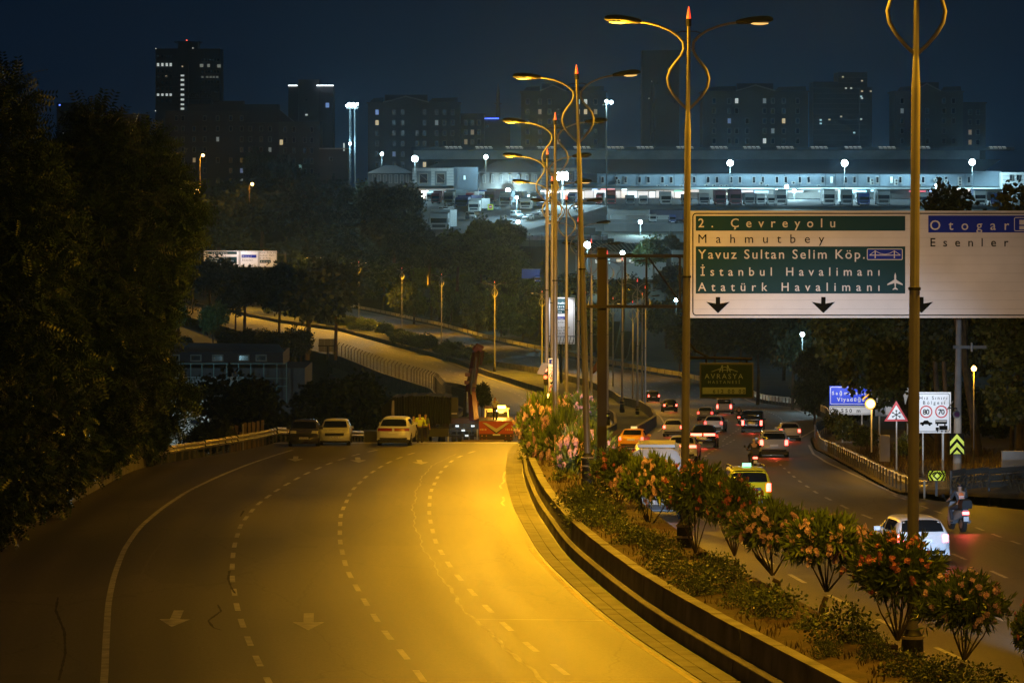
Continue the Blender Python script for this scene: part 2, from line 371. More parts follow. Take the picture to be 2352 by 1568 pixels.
for pl in ([(1160, 1082), (1156, 1095), (1158, 1105), (1148, 1115), (1152, 1122)], [(1155, 1140), (1158, 1148), (1152, 1154), (1158, 1161)]):
    q, s_ = resample(line_pts(pl, 'l'), .3); V = []
    for i, p in enumerate(q): V += [(p[0]-.05, p[1], zl(p[1])+.005), (p[0]+.05, p[1], zl(p[1])+.005)]
    o = MB().add(V, [(2*i, 2*i+1, 2*i+3, 2*i+2) for i in range(len(q)-1)]).build('asphalt_seam', SEAM); tag(o, kind='structure')
TAR = mat('tar_repair', (.035, .034, .033), .8, noise=.5, nscale=2, spec=.1)
for pl in ([(133, 1370), (128, 1400), (148, 1450), (150, 1500), (135, 1560)], [(527, 1310), (524, 1330), (532, 1350), (540, 1362)], [(500, 1388), (508, 1402), (478, 1424), (490, 1440), (508, 1446)], [(552, 1185), (560, 1172)]):
    q, s_ = resample(line_pts(pl, 'l'), .3); V = []
    for i, p in enumerate(q): w = .02+.025*rnd.random(); V += [(p[0]-w, p[1], zl(p[1])+.008), (p[0]+w, p[1], zl(p[1])+.008)]
    o = MB().add(V, [(2*i, 2*i+1, 2*i+3, 2*i+2) for i in range(len(q)-1)]).build('tar_seam', TAR); tag(o, kind='structure')
# expansion joint on the crest
o = ribbon(xLL, xLR, zl, 212.5, 213.0, .5, .006, 4).build('expansion_joint', mat('joint_metal', (.45, .45, .44), .35, .5)); tag(o, kind='structure')
# concrete gutter slabs beside the barrier: two rows of slabs
gut = MB(); YY = 62.0; rg = random.Random(8)
def slab(f0, f1, Ya, Yb, dz):
    a, b, c, d = (f0(Ya), Ya), (f1(Ya), Ya), (f1(Yb), Yb), (f0(Yb), Yb)
    return [(p[0], p[1], zl(p[1])+dz) for p in (a, b, c, d)]
GUT = mat('gutter_concrete', (.15, .14, .12), .8, noise=.3, nscale=1.2, bump=.3)
gr = thing('concrete_gutter', None, None); gr['kind'] = 'structure'
while YY < 208:
    L = rg.choice((1.6, 2.4, 3.0))
    for (a, b) in ((-.82, -.46), (-.44, -.06)):
        jz = .02+.008*rg.random()
        top = slab(off(xLR, a), off(xLR, b), YY, YY+L-.025, jz); bot = [(p[0], p[1], p[2]-.1) for p in top]
        MB().add(top+bot, [(0, 1, 2, 3), (0, 4, 5, 1), (1, 5, 6, 2), (2, 6, 7, 3), (3, 7, 4, 0)]).build('slab', GUT, gr)
    YY += L
# yellow worn line at the gutter edge
paint_line('edge_line', edge_pts(off(xLR, -1.0), zl, 60, 128, 3), .13, zl, m=YPAINT)
# ------------------------------------------------------------------ median: barrier, coping, soil
def wall_section(fx, zf, prof, Ya, Yb, step):
    "prof: list of (offset, height) swept along the edge"
    V = []; Fc = []; Ys = list(np.arange(Ya, Yb, step))+[Yb]; n = len(prof)
    for Y in Ys:
        for a, b in prof: V.append((fx(Y)+a, Y, zf(Y)+b))
    for i in range(len(Ys)-1):
        for k in range(n-1): q = i*n+k; Fc.append((q, q+n, q+n+1, q+1))
    Fc += [tuple(range(n)), tuple(range(len(Ys)*n-1, (len(Ys)-1)*n-1, -1))]
    return MB().add(V, Fc)
bar = thing('median_barrier', 'low curved concrete barrier wall between the lit empty road and the flower bed', 'barrier')
Y = 56.0; rg = random.Random(2)
while Y < 226:
    j = rg.uniform(-.012, .012)
    wall_section(off(xLR, j), zl, [(0, -.2), (.04, .34), (.13, .40), (.16, .42), (.20, .95), (.17, .955), (.17, 1.03+j), (.47, 1.03+j), (.47, .6)], Y, min(226, Y+3.94), .985).build('panel', CONC, bar)
    Y += 4.0
o = wall_section(xLR, zl, [(.025, .36), (.03, .375), (.12, .435), (.155, .44)], 56, 226, 2).build('ledge', CONC_L, bar)
def zmid(Y): return zl(Y)+.86 if Y < 226 else min(zl(Y), zr(Y))+.4
V = []; Fc = []; Ys = np.arange(40, 330, 1.5); nx = 10; rg = random.Random(5)
for Y in Ys:
    a, b = xLR(Y)+.45, xRL(Y)+.0
    for k in range(nx+1):
        t = k/nx; zz = zmid(Y)+(.12*math.sin(t*3.14)+rg.uniform(-.04, .04) if 0 < k < nx else 0)
        if t > .75: zz = zmid(Y)*(1-(t-.75)*4)+(zr(Y)+.1)*((t-.75)*4)
        V.append((a+(b-a)*t, Y, zz))
for i in range(len(Ys)-1):
    for k in range(nx): q = i*(nx+1)+k; Fc.append((q, q+1, q+nx+2, q+nx+1))
o = MB().add(V, Fc).build('median_soil', SOIL, smooth=True); tag(o, kind='structure')
o = wall_section(off(xRL, -.25), zr, [(0, -.2), (0, .22), (.25, .22), (.25, -.1)], 56, 330, 3).build('median_kerb', CONC_L); tag(o, kind='structure')
# far median: two parapets with planted strip between
V = []; Fc = []; Ys = np.arange(330, 1390, 6); nx = 3
for Y in Ys:
    a, b = xLR(Y)+.3, xRL(Y)-.3
    for k in range(nx+1): V.append((a+(b-a)*k/nx, Y, zr(Y)-.1+(.5 if k in (1, 2) and Y > 700 else 0)))
for i in range(len(Ys)-1):
    for k in range(nx): q = i*(nx+1)+k; Fc.append((q, q+1, q+nx+2, q+nx+1))
o = MB().add(V, Fc).build('far_median_soil', GRASSG); tag(o, kind='structure')
for nm, f, zf, Ya, Yb, lb, pr in (
    ('concrete_parapet', off(xLR, 0), zl, 226, 1300, 'long concrete parapet along the inner edge of the far curving road', [(0, -.3), (.05, .85), (.3, .85), (.3, -.3)]),
    ('concrete_parapet', off(xRL, -.35), zr, 300, 1300, 'concrete parapet of the viaduct beside the traffic lanes, lit blue at its near bend', [(0, -.3), (0, 1.0), (.3, 1.0), (.35, -.3)])):
    b_ = thing(nm, lb, 'parapet')
    Y = Ya
    while Y < Yb:
        Y2 = min(Yb, Y+12); wall_section(f, zf, pr, Y, Y2-.05, 3).build('panel', CONC, b_); Y = Y2
# ------------------------------------------------------------------ double street lamps
def street_spot(loc, power, target, angle, across=.5, size=.12):
    "street light optics: wide along the road, narrow across it"
    o = lamp('SPOT', loc, power, SOD, size, target, angle, 1); o.scale = (across, 1, 1); return o
def make_street_lamp(label, group):
    r = thing('street_lamp', label, 'street lamp', group=group)
    m = MB(); m.tube([(0,0,.9),(0,0,8.2)], [.125,.11], 14).tube([(0,0,8.2),(0,0,8.28),(0,0,12.4)], [.11,.10,.092], 14).tube([(0,0,12.4),(0,0,12.9),(0,0,15.5)], [.092,.066,.054], 14)
    m.build('pole', POLE, r, True)
    m = MB().tube([(0,0,8.17),(0,0,8.23)], .133, 14).build('joint_ring', DARK, r)
    b = MB().tube([(0,0,-.3),(0,0,.12),(0,0,.16),(0,0,.5),(0,0,.55),(0,0,1.0),(0,0,1.05),(0,0,1.12)], [.27,.27,.235,.215,.24,.22,.17,.145], 14).build('base', DARK, r, True)
    MB().tube([(0,0,.92),(0,0,.98)], .255, 14).tube([(0,0,.60),(0,0,.66)], .265, 14).build('base_ring', mat('ring_paint', (.5, .42, .3), .5), b)
    MB().tube([(0,0,15.5),(0,0,15.72)], [.085,.08], 8).build('cap', DARK, r)
    MB().tube([(0,0,15.66),(0,0,15.7),(0,0,15.86),(0,0,16.08)], [.07,.075,.05,.015], 8).build('beacon', G_RED, r, True)
    MB().tube([(-.42,0,15.28),(-.2,0,15.35),(0,0,15.33),(.2,0,15.35),(.42,0,15.28)], .018, 5).build('tie_bar', DARK, r)
    path = [(.05,13.1),(.24,13.28),(.42,13.5),(.56,13.74),(.60,13.98),(.53,14.22),(.38,14.43),(.22,14.63),(.13,14.83),(.15,15.03),(.3,15.21),(.55,15.38),(.9,15.52),(1.2,15.59),(1.46,15.62)]
    for sg in (-1, 1):
        P = [(sg*a, 0, b) for a, b in path]
        m = MB().tube(P[:11], [.042]*11, 8).tube(P[10:], [.036]*5, 8); m.build('arm', POLE, r, True)
        h = thing('lamp_head', None, None); h.parent = r
        # flattened cobra head hull
        V = []; st = [(1.38,.05,.05,.04),(1.5,.10,.09,.07),(1.75,.15,.13,.08),(2.1,.17,.15,.08),(2.35,.13,.12,.06),(2.46,.05,.06,.03)]
        n = 12
        for a, w, up, dn in st:
            for k in range(n):
                t = 2*math.pi*k/n; zz = math.sin(t); V.append((sg*a, w*math.cos(t), 15.63+(a-1.4)*.07+(up if zz > 0 else dn)*zz))
        Fc = [(i*n+k, i*n+(k+1)%n, (i+1)*n+(k+1)%n, (i+1)*n+k) for i in range(len(st)-1) for k in range(n)]+[tuple(range(n)), tuple(range((len(st)-1)*n, len(st)*n))]
        MB().add(V, Fc).build('housing', DARK, h, True)
        g = MB().tube([(sg*2.05,0,15.61),(sg*2.05,0,15.585),(sg*2.05,0,15.555)], [.15,.14,.06], 12)
        g.v = [((v[0]-sg*2.05)*1.9+sg*2.05, v[1], v[2]) for v in g.v]
        g.build('lamp_glass', G_SOD, h, True)
    return r
proto = None
lampspec = [ # x_top, y_top, Y, scale, lean(x), left on, right on, powers, label
 (2106, -206, 80, 1.0, 11, 1, 1, 'nearest tall double street lamp, cut off at its top, crossing the big sign'),
 (1582, 15, 112, 1.0, 10, 1, 1, 'tall double street lamp at the left edge of the big sign, right head glowing'),
 (1324, 148, 148, 1.0, -27, 1, 1, 'tall double street lamp leaning left, both heads dark above its red beacon'),
 (1275, 258, 180, 1.0, 0, 1, 0, 'double street lamp with only its left head lit, grey lower pole behind the flowers'),
 (1257, 340, 213, 1.0, 2, 1, 0, 'double street lamp with its left head lit just below the next taller one'),
 (1268, 402, 237, 1.0, 0, 1, 1, 'double street lamp with both heads glowing bright in front of the market'),
 (1301, 446, 262, 1.0, 0, 0, 0, 'slim double street lamp with dark heads left of the leaning pole'),
 (1328, 498, 290, 1.0, 0, 1, 0, 'slim double street lamp with one glow beside the leaning pole'),
 (1358, 548, 320, 1.0, 0, 0, 0, 'slim double street lamp between leaning pole and the sign post'),
 (1395, 575, 360, 1.0, 0, 0, 0, 'slim double street lamp seen through the empty sign frame, nearest to the post'),
 (1429, 590, 405, 1.0, 0, 0, 0, 'slim double street lamp seen through the middle of the empty sign frame'),
 (1464, 640, 450, 1.0, 0, 0, 0, 'slim grey street lamp inside the right of the empty sign frame'),
 (1482, 656, 488, 1.0, 0, 0, 0, 'far double street lamp with red beacon just left of the big sign'),
 (1475, 672, 530, 1.0, 0, 0, 0, 'far slim street lamp half hidden behind its neighbour by the bend'),
 (1453, 690, 574, 1.0, 0, 1, 0, 'far street lamp with a small lit left head before the bend'),
 (1408, 682, 643, 1.0, 0, 0, 0, 'far street lamp with round loop at the start of the bend'),
 (1345, 668, 680, 1.0, 0, 0, 0, 'far street lamp behind the leaning pole at the bend'),
 (1245, 667, 702, 1.0, 0, 1, 0, 'far street lamp with lit left head beside the tall white sign'),
 (1136, 645, 695, 1.0, 0, 0, 0, 'far street lamp with red beacon above the crane truck'),
 (1014, 628, 850, 1.0, 0, 0, 0, 'far street lamp hidden in the lit trees with only its red beacon clear'),
 (923, 614, 940, 1.0, 0, 0, 0, 'far street lamp with one arm lit, right of the planted strip'),
 (824, 600, 1008, 1.0, 0, 1, 1, 'far yellow lit street lamp standing in the planted strip'),
 (721, 588, 1070, 1.0, 0, 1, 1, 'far yellow lit street lamp behind the dark tree'),
 (606, 574, 1150, 1.0, 0, 1, 1, 'far yellow lit street lamp in front of the distant overhead sign'),
]
lamp_tops = []
for i, (xt, yt, Y, sc, ln, lo, ro, lab) in enumerate(lampspec):
    G_ = 'double armed street lamps along the median'
    r = make_street_lamp(lab, G_) if proto is None else copy_tree(proto)
    if proto is None: proto = r
    r['label'] = lab
    X, _, zt = px(xt, yt, Y); zb = zt-16.08
    r.location = (X-ln/F*Y, Y, zb); r.rotation_euler = (0, math.atan2(ln/F*Y, 16), (0 if Y < 600 else .5))
    lamp_tops.append((X, Y, zt))
    # glass of unlit heads is plain dark glass
    heads = [c for c in r.children if c.name.startswith('lamp_head')]
    for c, on in zip(sorted(heads, key=lambda q: q.name), (lo, ro)):
        if on and i in (0, 1, 2):
            for g in c.children:
                if g.name.startswith('lamp_glass'): g.data = g.data.copy(); g.data.materials[0] = glow('dim_lamp_glass', (1, .55, .16), 1.1 if (i, on) != (1, 1) or c is heads[0] else 1.6)
        if not on:
            for g in c.children:
                if g.name.startswith('lamp_glass'):
                    g.data = g.data.copy(); g.data.materials[0] = mat('unlit_lamp_glass', (.12, .1, .08), .2)
powers = {0: (17000, 5000), 1: (30000, 5500), 2: (78000, 5000), 3: (66000, 3500), 4: (45000, 4500), 5: (50000, 5500), 6: (0, 6000), 7: (16000, 6000), 8: (10000, 6000), 9: (14000, 6000), 10: (20000, 7000), 11: (0, 7000), 12: (60000, 10000), 14: (120000, 12000), 16: (200000, 14000), 17: (140000, 14000), 18: (40000, 30000), 19: (90000, 40000), 20: (300000, 50000), 21: (380000, 30000), 22: (400000, 20000), 23: (380000, 14000)}
for i, (a, b) in powers.items():
    X, Y, z = lamp_tops[i]
    if a:
        near = i < 8
        if near:
            for dy in (-17, 17): street_spot((X-2.05, Y, z-.62), a*.42, (X-2.05+1.0, Y+dy, z-16.5), 112, .30)
        else:
            for dy in (-22, 22): street_spot((X-2.05, Y, z-.62), a*.17, ((xLL(Y)+xLR(Y))/2+3, Y+dy, z-16.5), 130, .9)
        if i < 6: lamp('SPOT', (X-2.05, Y, z-.62), a*.06, SOD, .12, (X-15, Y, z-12.5), 112, .8); lamp('POINT', (X-2.05, Y, z-.80), 1300, SOD, .12)
    if b: lamp('SPOT', (X+2.05, Y, z-.62), b*.9, SOD, .12, (X+2.05+3, Y, z-16.5), 140, 1)
# the next lamp of the row stands behind the camera's lower frame edge
r = copy_tree(proto); r['label'] = 'tall double street lamp of the same row standing below the camera'; r.location = (13.2, 47, zmid(47)); r.rotation_euler = (0, 0, 0)
[street_spot((13.2-2.05, 47, zmid(47)+15.4), 7500, (13.2-3.0, 47+dy, zl(47)), 112, .34) for dy in (-17, 17)]
lamp('SPOT', (13.2+2.05, 47, zmid(47)+15.4), 5000, SOD, .12, (13.2+4.5, 47, zl(47)), 130, 1)
# ------------------------------------------------------------------ overhead sign
SGN_W = mat('sign_sheeting_white', (.62, .59, .55), .45, noise=.08, nscale=.7)
SGN_G = mat('sign_sheeting_green', (.002, .040, .052), .6, spec=.2)
SGN_B = mat('sign_sheeting_blue', (.003, .02, .30), .6, spec=.2)
SGN_K = mat('sign_black', (.006, .006, .006), .95, spec=.05)
SGN_R = mat('sign_red', (.55, .015, .012), .4)
SGN_Y = mat('sign_yellow_green', (.72, .85, .05), .4)
SGN_BACK = mat('sign_back', (.2, .2, .2), .5, .5)
BEAM = mat('gantry_steel', (.016, .012, .009), .9, 0, spec=.08, noise=.15, nscale=1)
def plate(parent, name, x0, x1, y0, y1, Y, m, d=.004, depth=.02):
    a = px(x0, y0, Y); b = px(x1, y1, Y)
    return MB().box(a[0], b[0], Y-d-depth, Y-d, b[2], a[2]).build(name, m, parent)
def letter(parent, s, x0, x1, ybase, ycap, Y, m, d=.03, bold=.008):
    a = px(x0, ybase, Y); b = px(x1, ycap, Y)
    me = text_mesh(s, b[0]-a[0], b[2]-a[2], m, 0, bold)
    if Y > 300: return link('lettering', me, parent, (a[0], Y-d, a[2]))
    # one object per letter
    n = len(me.vertices); par = list(range(n))
    def fd(i):
        while par[i] != i: par[i] = par[par[i]]; i = par[i]
        return i
    for p in me.polygons:
        v = p.vertices
        for q in v[1:]: par[fd(q)] = fd(v[0])
    isl = {}
    for p in me.polygons: isl.setdefault(fd(p.vertices[0]), []).append(tuple(p.vertices))
    items = sorted((min(me.vertices[v].co.x for f in fs for v in f), max(me.vertices[v].co.x for f in fs for v in f), fs) for fs in isl.values())
    out = []
    for x0_, x1_, fs in items:
        if out and x0_ < out[-1][1]-.2*min(x1_-x0_, out[-1][1]-out[-1][0]): out[-1] = (out[-1][0], max(x1_, out[-1][1]), out[-1][2]+fs)
        else: out.append((x0_, x1_, fs))
    for _, _, fs in out:
        used = sorted({v for f in fs for v in f}); ix = {v: k for k, v in enumerate(used)}
        o = link('letter', raw_mesh('letter', [me.vertices[v].co for v in used], [tuple(ix[v] for v in f) for f in fs], m), parent, (a[0], Y-d, a[2]))
    return o
def poly(parent, name, pts, Y, m, d=.03):
    P = [px(a, b, Y) for a, b in pts]
    return MB().prism([(p[0], p[2]) for p in P], Y-d, Y-d+.004).build(name, m, parent)
def frame_line(parent, x0, x1, y0, y1, w, Y, m, d=.03, r=0, name='border'):
    "outline rectangle with rounded corners, w pixels thick"
    def ring(k):
        a, b, c, e_ = x0+k, x1-k, y0+k, y1-k; rr = max(.01, r-k); out = []
        for cx, cy, t0 in ((b-rr, c+rr, -90), (b-rr, e_-rr, 0), (a+rr, e_-rr, 90), (a+rr, c+rr, 180)):
            for q in range(5): t = math.radians(t0+22.5*q); out.append((cx+rr*math.cos(t), cy+rr*math.sin(t)))
        return out
    o1, o2 = ring(0), ring(w); n = len(o1)
    V = [px(a, b, Y) for a, b in o1+o2]; V = [(v[0], v[1]-d, v[2]) for v in V]
    return MB().add(V, [(i, (i+1) % n, n+(i+1) % n, n+i) for i in range(n)]).build(name, m, parent)
def disc(parent, name, cx, cy, r, Y, m, d=.03, r2=0, n=28):
    V = []; 
    for k in range(n):
        t = 2*math.pi*k/n; p = px(cx+r*math.cos(t), cy+r*math.sin(t), Y); V.append((p[0], Y-d, p[2]))
    if r2:
        for k in range(n):
            t = 2*math.pi*k/n; p = px(cx+r2*math.cos(t), cy+r2*math.sin(t), Y); V.append((p[0], Y-d, p[2]))
        Fc = [(i, (i+1) % n, n+(i+1) % n, n+i) for i in range(n)]
    else: Fc = [tuple(range(n))]
    return MB().add(V, Fc).build(name, m, parent)
GY = 155.0
sg = thing('overhead_road_sign', 'huge white overhead road sign with green and blue fields and black down arrows', 'road sign', px(1960, 730, GY))
# children are laid out in world space, so the empty stays unrotated and is compensated
def at_origin(t):
    for c in t.children: c.location = Vector(c.location)-Vector(t.location)
for (a, b, nm) in ((1585, 2095, 'panel'), (2097, 2560, 'panel')):
    p0 = px(a, 484, GY); p1 = px(b, 730, GY)
    # horizontal extruded boards that make up the panel
    nb = 12
    for k in range(nb):
        z0 = p1[2]+(p0[2]-p1[2])*k/nb; z1 = p1[2]+(p0[2]-p1[2])*(k+1)/nb
        MB().box(p0[0], p1[0], GY-.03, GY+.01, z0+.002, z1-.002).build('board', SGN_W, sg)
frame_line(sg, 1590, 2560, 489, 725, 2.6, GY, SGN_K, .036, 9)
plate(sg, 'green_field', 1598, 2079, 496, 530, GY, SGN_G, .032, .003)
plate(sg, 'green_field', 1598, 2079, 566, 674, GY, SGN_G, .032, .003)
plate(sg, 'blue_field', 2132, 2560, 495, 534, GY, SGN_B, .032, .003)
letter(sg, '2. Çevreyolu', 1604, 1918, 522, 501, GY, SGN_W, .04)
letter(sg, 'Mahmutbey', 1604, 1893, 558, 537, GY, SGN_K, .04, 0)
letter(sg, 'Yavuz Sultan Selim Köp.', 1603, 1986, 594, 572, GY, SGN_W, .04)
letter(sg, 'İstanbul Havalimanı', 1609, 2020, 633, 613, GY, SGN_W, .04)
letter(sg, 'Atatürk Havalimanı', 1603, 2020, 668, 648, GY, SGN_W, .04)
letter(sg, 'Otogar', 2136, 2318, 528, 505, GY, SGN_W, .04)
letter(sg, 'Esenler', 2137, 2316, 566, 546, GY, SGN_K, .04)
frame_line(sg, 2329, 2420, 499, 531, 1.6, GY, SGN_W, .04, 4)
for (a, b, c, d_) in ((2341, 2356, 505, 516), (2341, 2364, 519, 527)): plate(sg, 'symbol', a, b, c, d_, GY, SGN_W, .038, .003)
frame_line(sg, 1991, 2073, 571, 597, 1.6, GY, SGN_W, .04, 3)
plate(sg, 'bridge_symbol', 1993, 2071, 573, 595, GY, SGN_B, .036, .003)
m = MB()
def seg(m, a, b, w, Y=GY, d=.043):
    A = Vector(px(*a, Y)); B = Vector(px(*b, Y)); t = (B-A).normalized(); nrm = Vector((-t.z, 0, t.x))*w/F*Y/2
    m.add([(*(A+nrm),), (*(A-nrm),), (*(B-nrm),), (*(B+nrm),)], [(0, 1, 2, 3)]); m.v[-4:] = [(v[0], Y-d, v[2]) for v in m.v[-4:]]
seg(m, (1997, 586), (2068, 586), 1.8)
for cx in (2010, 2054): seg(m, (cx, 575), (cx, 593), 2.4)
for a, b in (((2010,576),(2021,582)),((2021,582),(2032,584)),((2032,584),(2043,582)),((2043,582),(2054,576)),((1998,585),(2010,576)),((2054,576),(2067,585))): seg(m, a, b, 1.2)
m.build('bridge_symbol', SGN_W, sg)
poly(sg, 'aeroplane_symbol', [(2056,626),(2058,632),(2058,642),(2073,652),(2073,655),(2058,650),(2057,660),(2062,664),(2062,666),(2056,664),(2050,666),(2050,664),(2055,660),(2054,650),(2038,655),(2038,652),(2054,642),(2054,632)], GY, SGN_W, .045)
for cx in (1649, 1891, 2116):
    poly(sg, 'down_arrow', [(cx-5,682),(cx+5,682),(cx+5,697),(cx+27,693),(cx+1,718),(cx-1,718),(cx-27,693),(cx-5,697)], GY, SGN_K, .045)
at_origin(sg)
ga = thing('sign_gantry', 'brown steel gantry post with an empty frame of beams beside the big sign', 'gantry', onroad(1383, 1150, 'l'))
gz = zmid(GY)-.3
a = px(1383, 571, GY)
MB().box(a[0]-.19, a[0]+.19, GY+.1, GY+.48, gz, a[2]).build('post', BEAM, ga)
MB().box(a[0]-.23, a[0]+.23, GY+.05, GY+.53, a[2], a[2]+.03).build('cap', BEAM, ga)
for y in (588, 704):
    p = px(1336, y, GY); q = px(2700, y, GY); MB().box(p[0], q[0], GY+.03, GY+.13, p[2]-.06, p[2]+.06).build('beam', BEAM, ga)
for xx in (1436, 1485, 1562, 1340): 
    p = px(xx, 588, GY); q = px(xx, 704, GY); MB().box(p[0]-.04, p[0]+.04, GY+.04, GY+.12, q[2], p[2]).build('upright', BEAM, ga)
p = px(1490, 592, GY); q = px(1566, 700, GY); MB().tube([(p[0], GY+.09, p[2]), (q[0], GY+.09, q[2])], .035, 6).build('brace', BEAM, ga)
at_origin(ga)
# ------------------------------------------------------------------ hospital billboard hung on the second lamp
HY = 113.5
bb = thing('hanging_billboard', 'unlit dark green billboard with white bridge logo hanging from the lamp pole', 'billboard', px(1668, 832, HY))
BBG = mat('billboard_green', (.02, .038, .06), .9, noise=.1, nscale=2, spec=.05); BBT = mat('billboard_print', (.22, .28, .34), .9, spec=.05); BBF = mat('billboard_frame', (.05, .05, .05), .5)
plate(bb, 'board', 1607, 1730, 833, 914, HY, BBF, 0, .12)
plate(bb, 'face', 1610, 1727, 837, 911, HY, BBG, .121, .004)
plate(bb, 'strip', 1613, 1712, 889, 904, HY, mat('billboard_strip', (.22, .28, .34), .9, spec=.05), .126, .003)
letter(bb, 'AVRASYA', 1618, 1706, 869, 857, HY, BBT, .13, .0)
letter(bb, 'HASTANESİ', 1626, 1699, 880, 873, HY, BBT, .13, .0)
letter(bb, '612 00 00', 1637, 1711, 902, 893, HY, BBG, .133, .02)
m = MB()
for a, b in (((1634,853),(1664,842)),((1664,842),(1694,853)),((1650,849),(1680,849))): seg(m, a, b, 1.4, HY, .13)
for cx, s_ in ((1656, 1), (1673, -1)):
    seg(m, (cx-4*s_, 854), (cx+2*s_, 838), 1.8, HY, .13); seg(m, (cx+3*s_, 854), (cx+3*s_, 838), 1.8, HY, .13)
m.build('bridge_logo', BBT, bb)
m = MB(); p = px(1578, 821, HY); q = px(1727, 824, HY); m.tube([p, q], .04, 6)
m.tube([px(1578, 782, HY), px(1598, 806, HY), px(1635, 824, HY)], .03, 6)
for xx in (1622, 1715): m.tube([px(xx, 823, HY), px(xx, 833, HY)], .03, 6)
for yy in (782, 823): m.tube([px(1566, yy, HY), px(1582, yy, HY)], .12, 6)
m.build('bracket', BEAM, bb)
at_origin(bb)

for x in (1750, 2000, 2250): p = px(x, 745, 150); lamp('SPOT', (p[0], 147.5, p[2]-.5), 300, (1, .78, .66), .15, px(x, 600, 155), 130, .8)  # unseen lamps added below the big sign to light its face
# ------------------------------------------------------------------ guard rails
def guard_rail(name, label, fx, zf, Ya, Yb, step=4.0, rows=(.62,), post=True, m=STEEL, group=None, hz=.31, jit=.02, postw=.05, pm=mat('rail_post_dull', (.13, .12, .10), .7)):
    g = thing(name, label, 'guard rail', group=group); rg = random.Random(int(Ya*7)+3); Y = Ya
    prof = [(0, 0), (.03, .03), (.085, .09), (.03, .16), (.03, .22), (.085, .30), (.03, .36), (0, .40)]
    while Y < Yb-.5:
        Y2 = min(Yb, Y+step)
        for r0 in rows:
            V = []; j0 = rg.uniform(-jit, jit); j1 = rg.uniform(-jit, jit); n = len(prof)
            for yy, jj in ((Y, j0), ((Y+Y2)/2, (j0+j1)/2), (Y2+.02, j1)):
                for a, b in prof: V.append((fx(yy)+a+jj, yy, zf(yy)+r0-.2+b+jj))
            MB().add(V, [(i*n+k, (i+1)*n+k, (i+1)*n+k+1, i*n+k+1) for i in (0, 1) for k in range(n-1)]).build('beam', m, g)
        if post:
            MB().box(fx(Y)-.09, fx(Y)-.09+postw*1.6, Y-postw, Y+postw, zf(Y)-1.1, zf(Y)+max(rows)+.1).build('post', pm or m, g)
        Y = Y2
    return g
guard_rail('guard_rail', 'weathered metal guard rail on close posts curving along the left edge before the parked cars', off(xLL, -.05), zl, 183.5, 214, 1.35, (.62, ), jit=.03)
guard_rail('guard_rail', 'metal guard rail dropping away behind the parked cars towards the crane truck', off(xLL, -.1), zl, 215, 300, 2.0, (.62,))
guard_rail('guard_rail', 'double metal guard rail round the right hand bend ending at the striped nose plate', off(xRR, .5), zr, 165, 312, 2.6, (.62,), jit=.04)
guard_rail('guard_rail', 'long far metal guard rail on the outer edge of the viaduct road', off(xRR, .4), zr, 312, 760, 6, (.62, 1.02), jit=.0, postw=.06)
guard_rail('guard_rail', 'farthest metal guard rail beside the lit grove', off(xRR, .4), zr, 760, 1240, 10, (.6, 1.0), jit=0, postw=.08)
# ramp rail and dark wall right of the nose plate
RX = [(19.0, 166), (19.8, 167.5), (21, 169), (23, 171), (26, 173), (32, 176)]
g = thing('guard_rail', 'dull curved metal rail of the side ramp right of the striped nose plate', 'guard rail')
for (xa, ya), (xb, yb) in zip(RX, RX[1:]):
    za = zr(ya)
    for r0 in (.5, .8, 1.1):
        V = []
        for X, Y in ((xa, ya), (xb, yb)):
            for b, a in ((0, 0), (.07, -.05), (.14, 0), (.2, -.05), (.27, 0)): V.append((X, Y+a, za+r0-.25+b))
        MB().add(V, [(k, k+5, k+6, k+1) for k in range(4)]).build('beam', mat('dull_steel', (.13, .12, .1), .6, .3), g)
    MB().box(xa-.05, xa+.05, ya+.06, ya+.16, za-.6, za+1.1).build('post', DARK, g)
w_ = thing('retaining_wall', 'low dark concrete wall at the right edge behind the ramp rail', 'wall')
for k in range(3): MB().box(22.6+k*3, 25.55+k*3, 177, 177.4, zr(177)-1, zr(177)+1.7+.1*k).build('panel', CONC, w_)
V = []; Ys = list(np.arange(135, 330, 5)); nx = 6
for Y in Ys:
    a = xRR(Y)+.15 if Y > 166 else 26; w = 30
    for k in range(nx+1): V.append((a+w*k/nx, Y, zr(Y)+(.03 if Y > 166 else -.3)+(.25+.5*min(1, k/3) if k else 0)*(1 if Y > 166 else 0)+rnd.uniform(-.05, .05)*(k > 0)))
o = MB().add(V, [(i*(nx+1)+k, i*(nx+1)+k+1, (i+1)*(nx+1)+k+1, (i+1)*(nx+1)+k) for i in range(len(Ys)-1) for k in range(nx)]).build('verge', mat('verge_soil', (.10, .075, .04), .95, noise=.5, nscale=1, bump=.5)); tag(o, kind='structure')
# ------------------------------------------------------------------ left retaining wall
wl = thing('retaining_wall', 'low concrete wall at the left edge under the overhanging leaves', 'wall')
Y = 60.0
while Y < 184:
    f = off(xLL, -.35)
    wall_section(f, zl, [(.35, -.2), (.35, .95), (.05, 1.0), (.05, .3)], Y, min(184, Y+2.97), 1).build('panel', CONC, wl); Y += 3.0
V = []; Ys = list(np.arange(50, 200, 4)); nx = 8; rg = random.Random(12)
for Y in Ys:
    for k in range(nx+1): V.append((xLL(min(Y, 183))-.1-3*k, Y, zl(Y)+.9+.55*k+rg.uniform(-.15, .15)*(k > 0)-(4 if Y > 186 else 0)))
o = MB().add(V, [(i*(nx+1)+k, i*(nx+1)+k+1, (i+1)*(nx+1)+k+1, (i+1)*(nx+1)+k) for i in range(len(Ys)-1) for k in range(nx)]).build('embankment', GRASSG); tag(o, kind='structure')
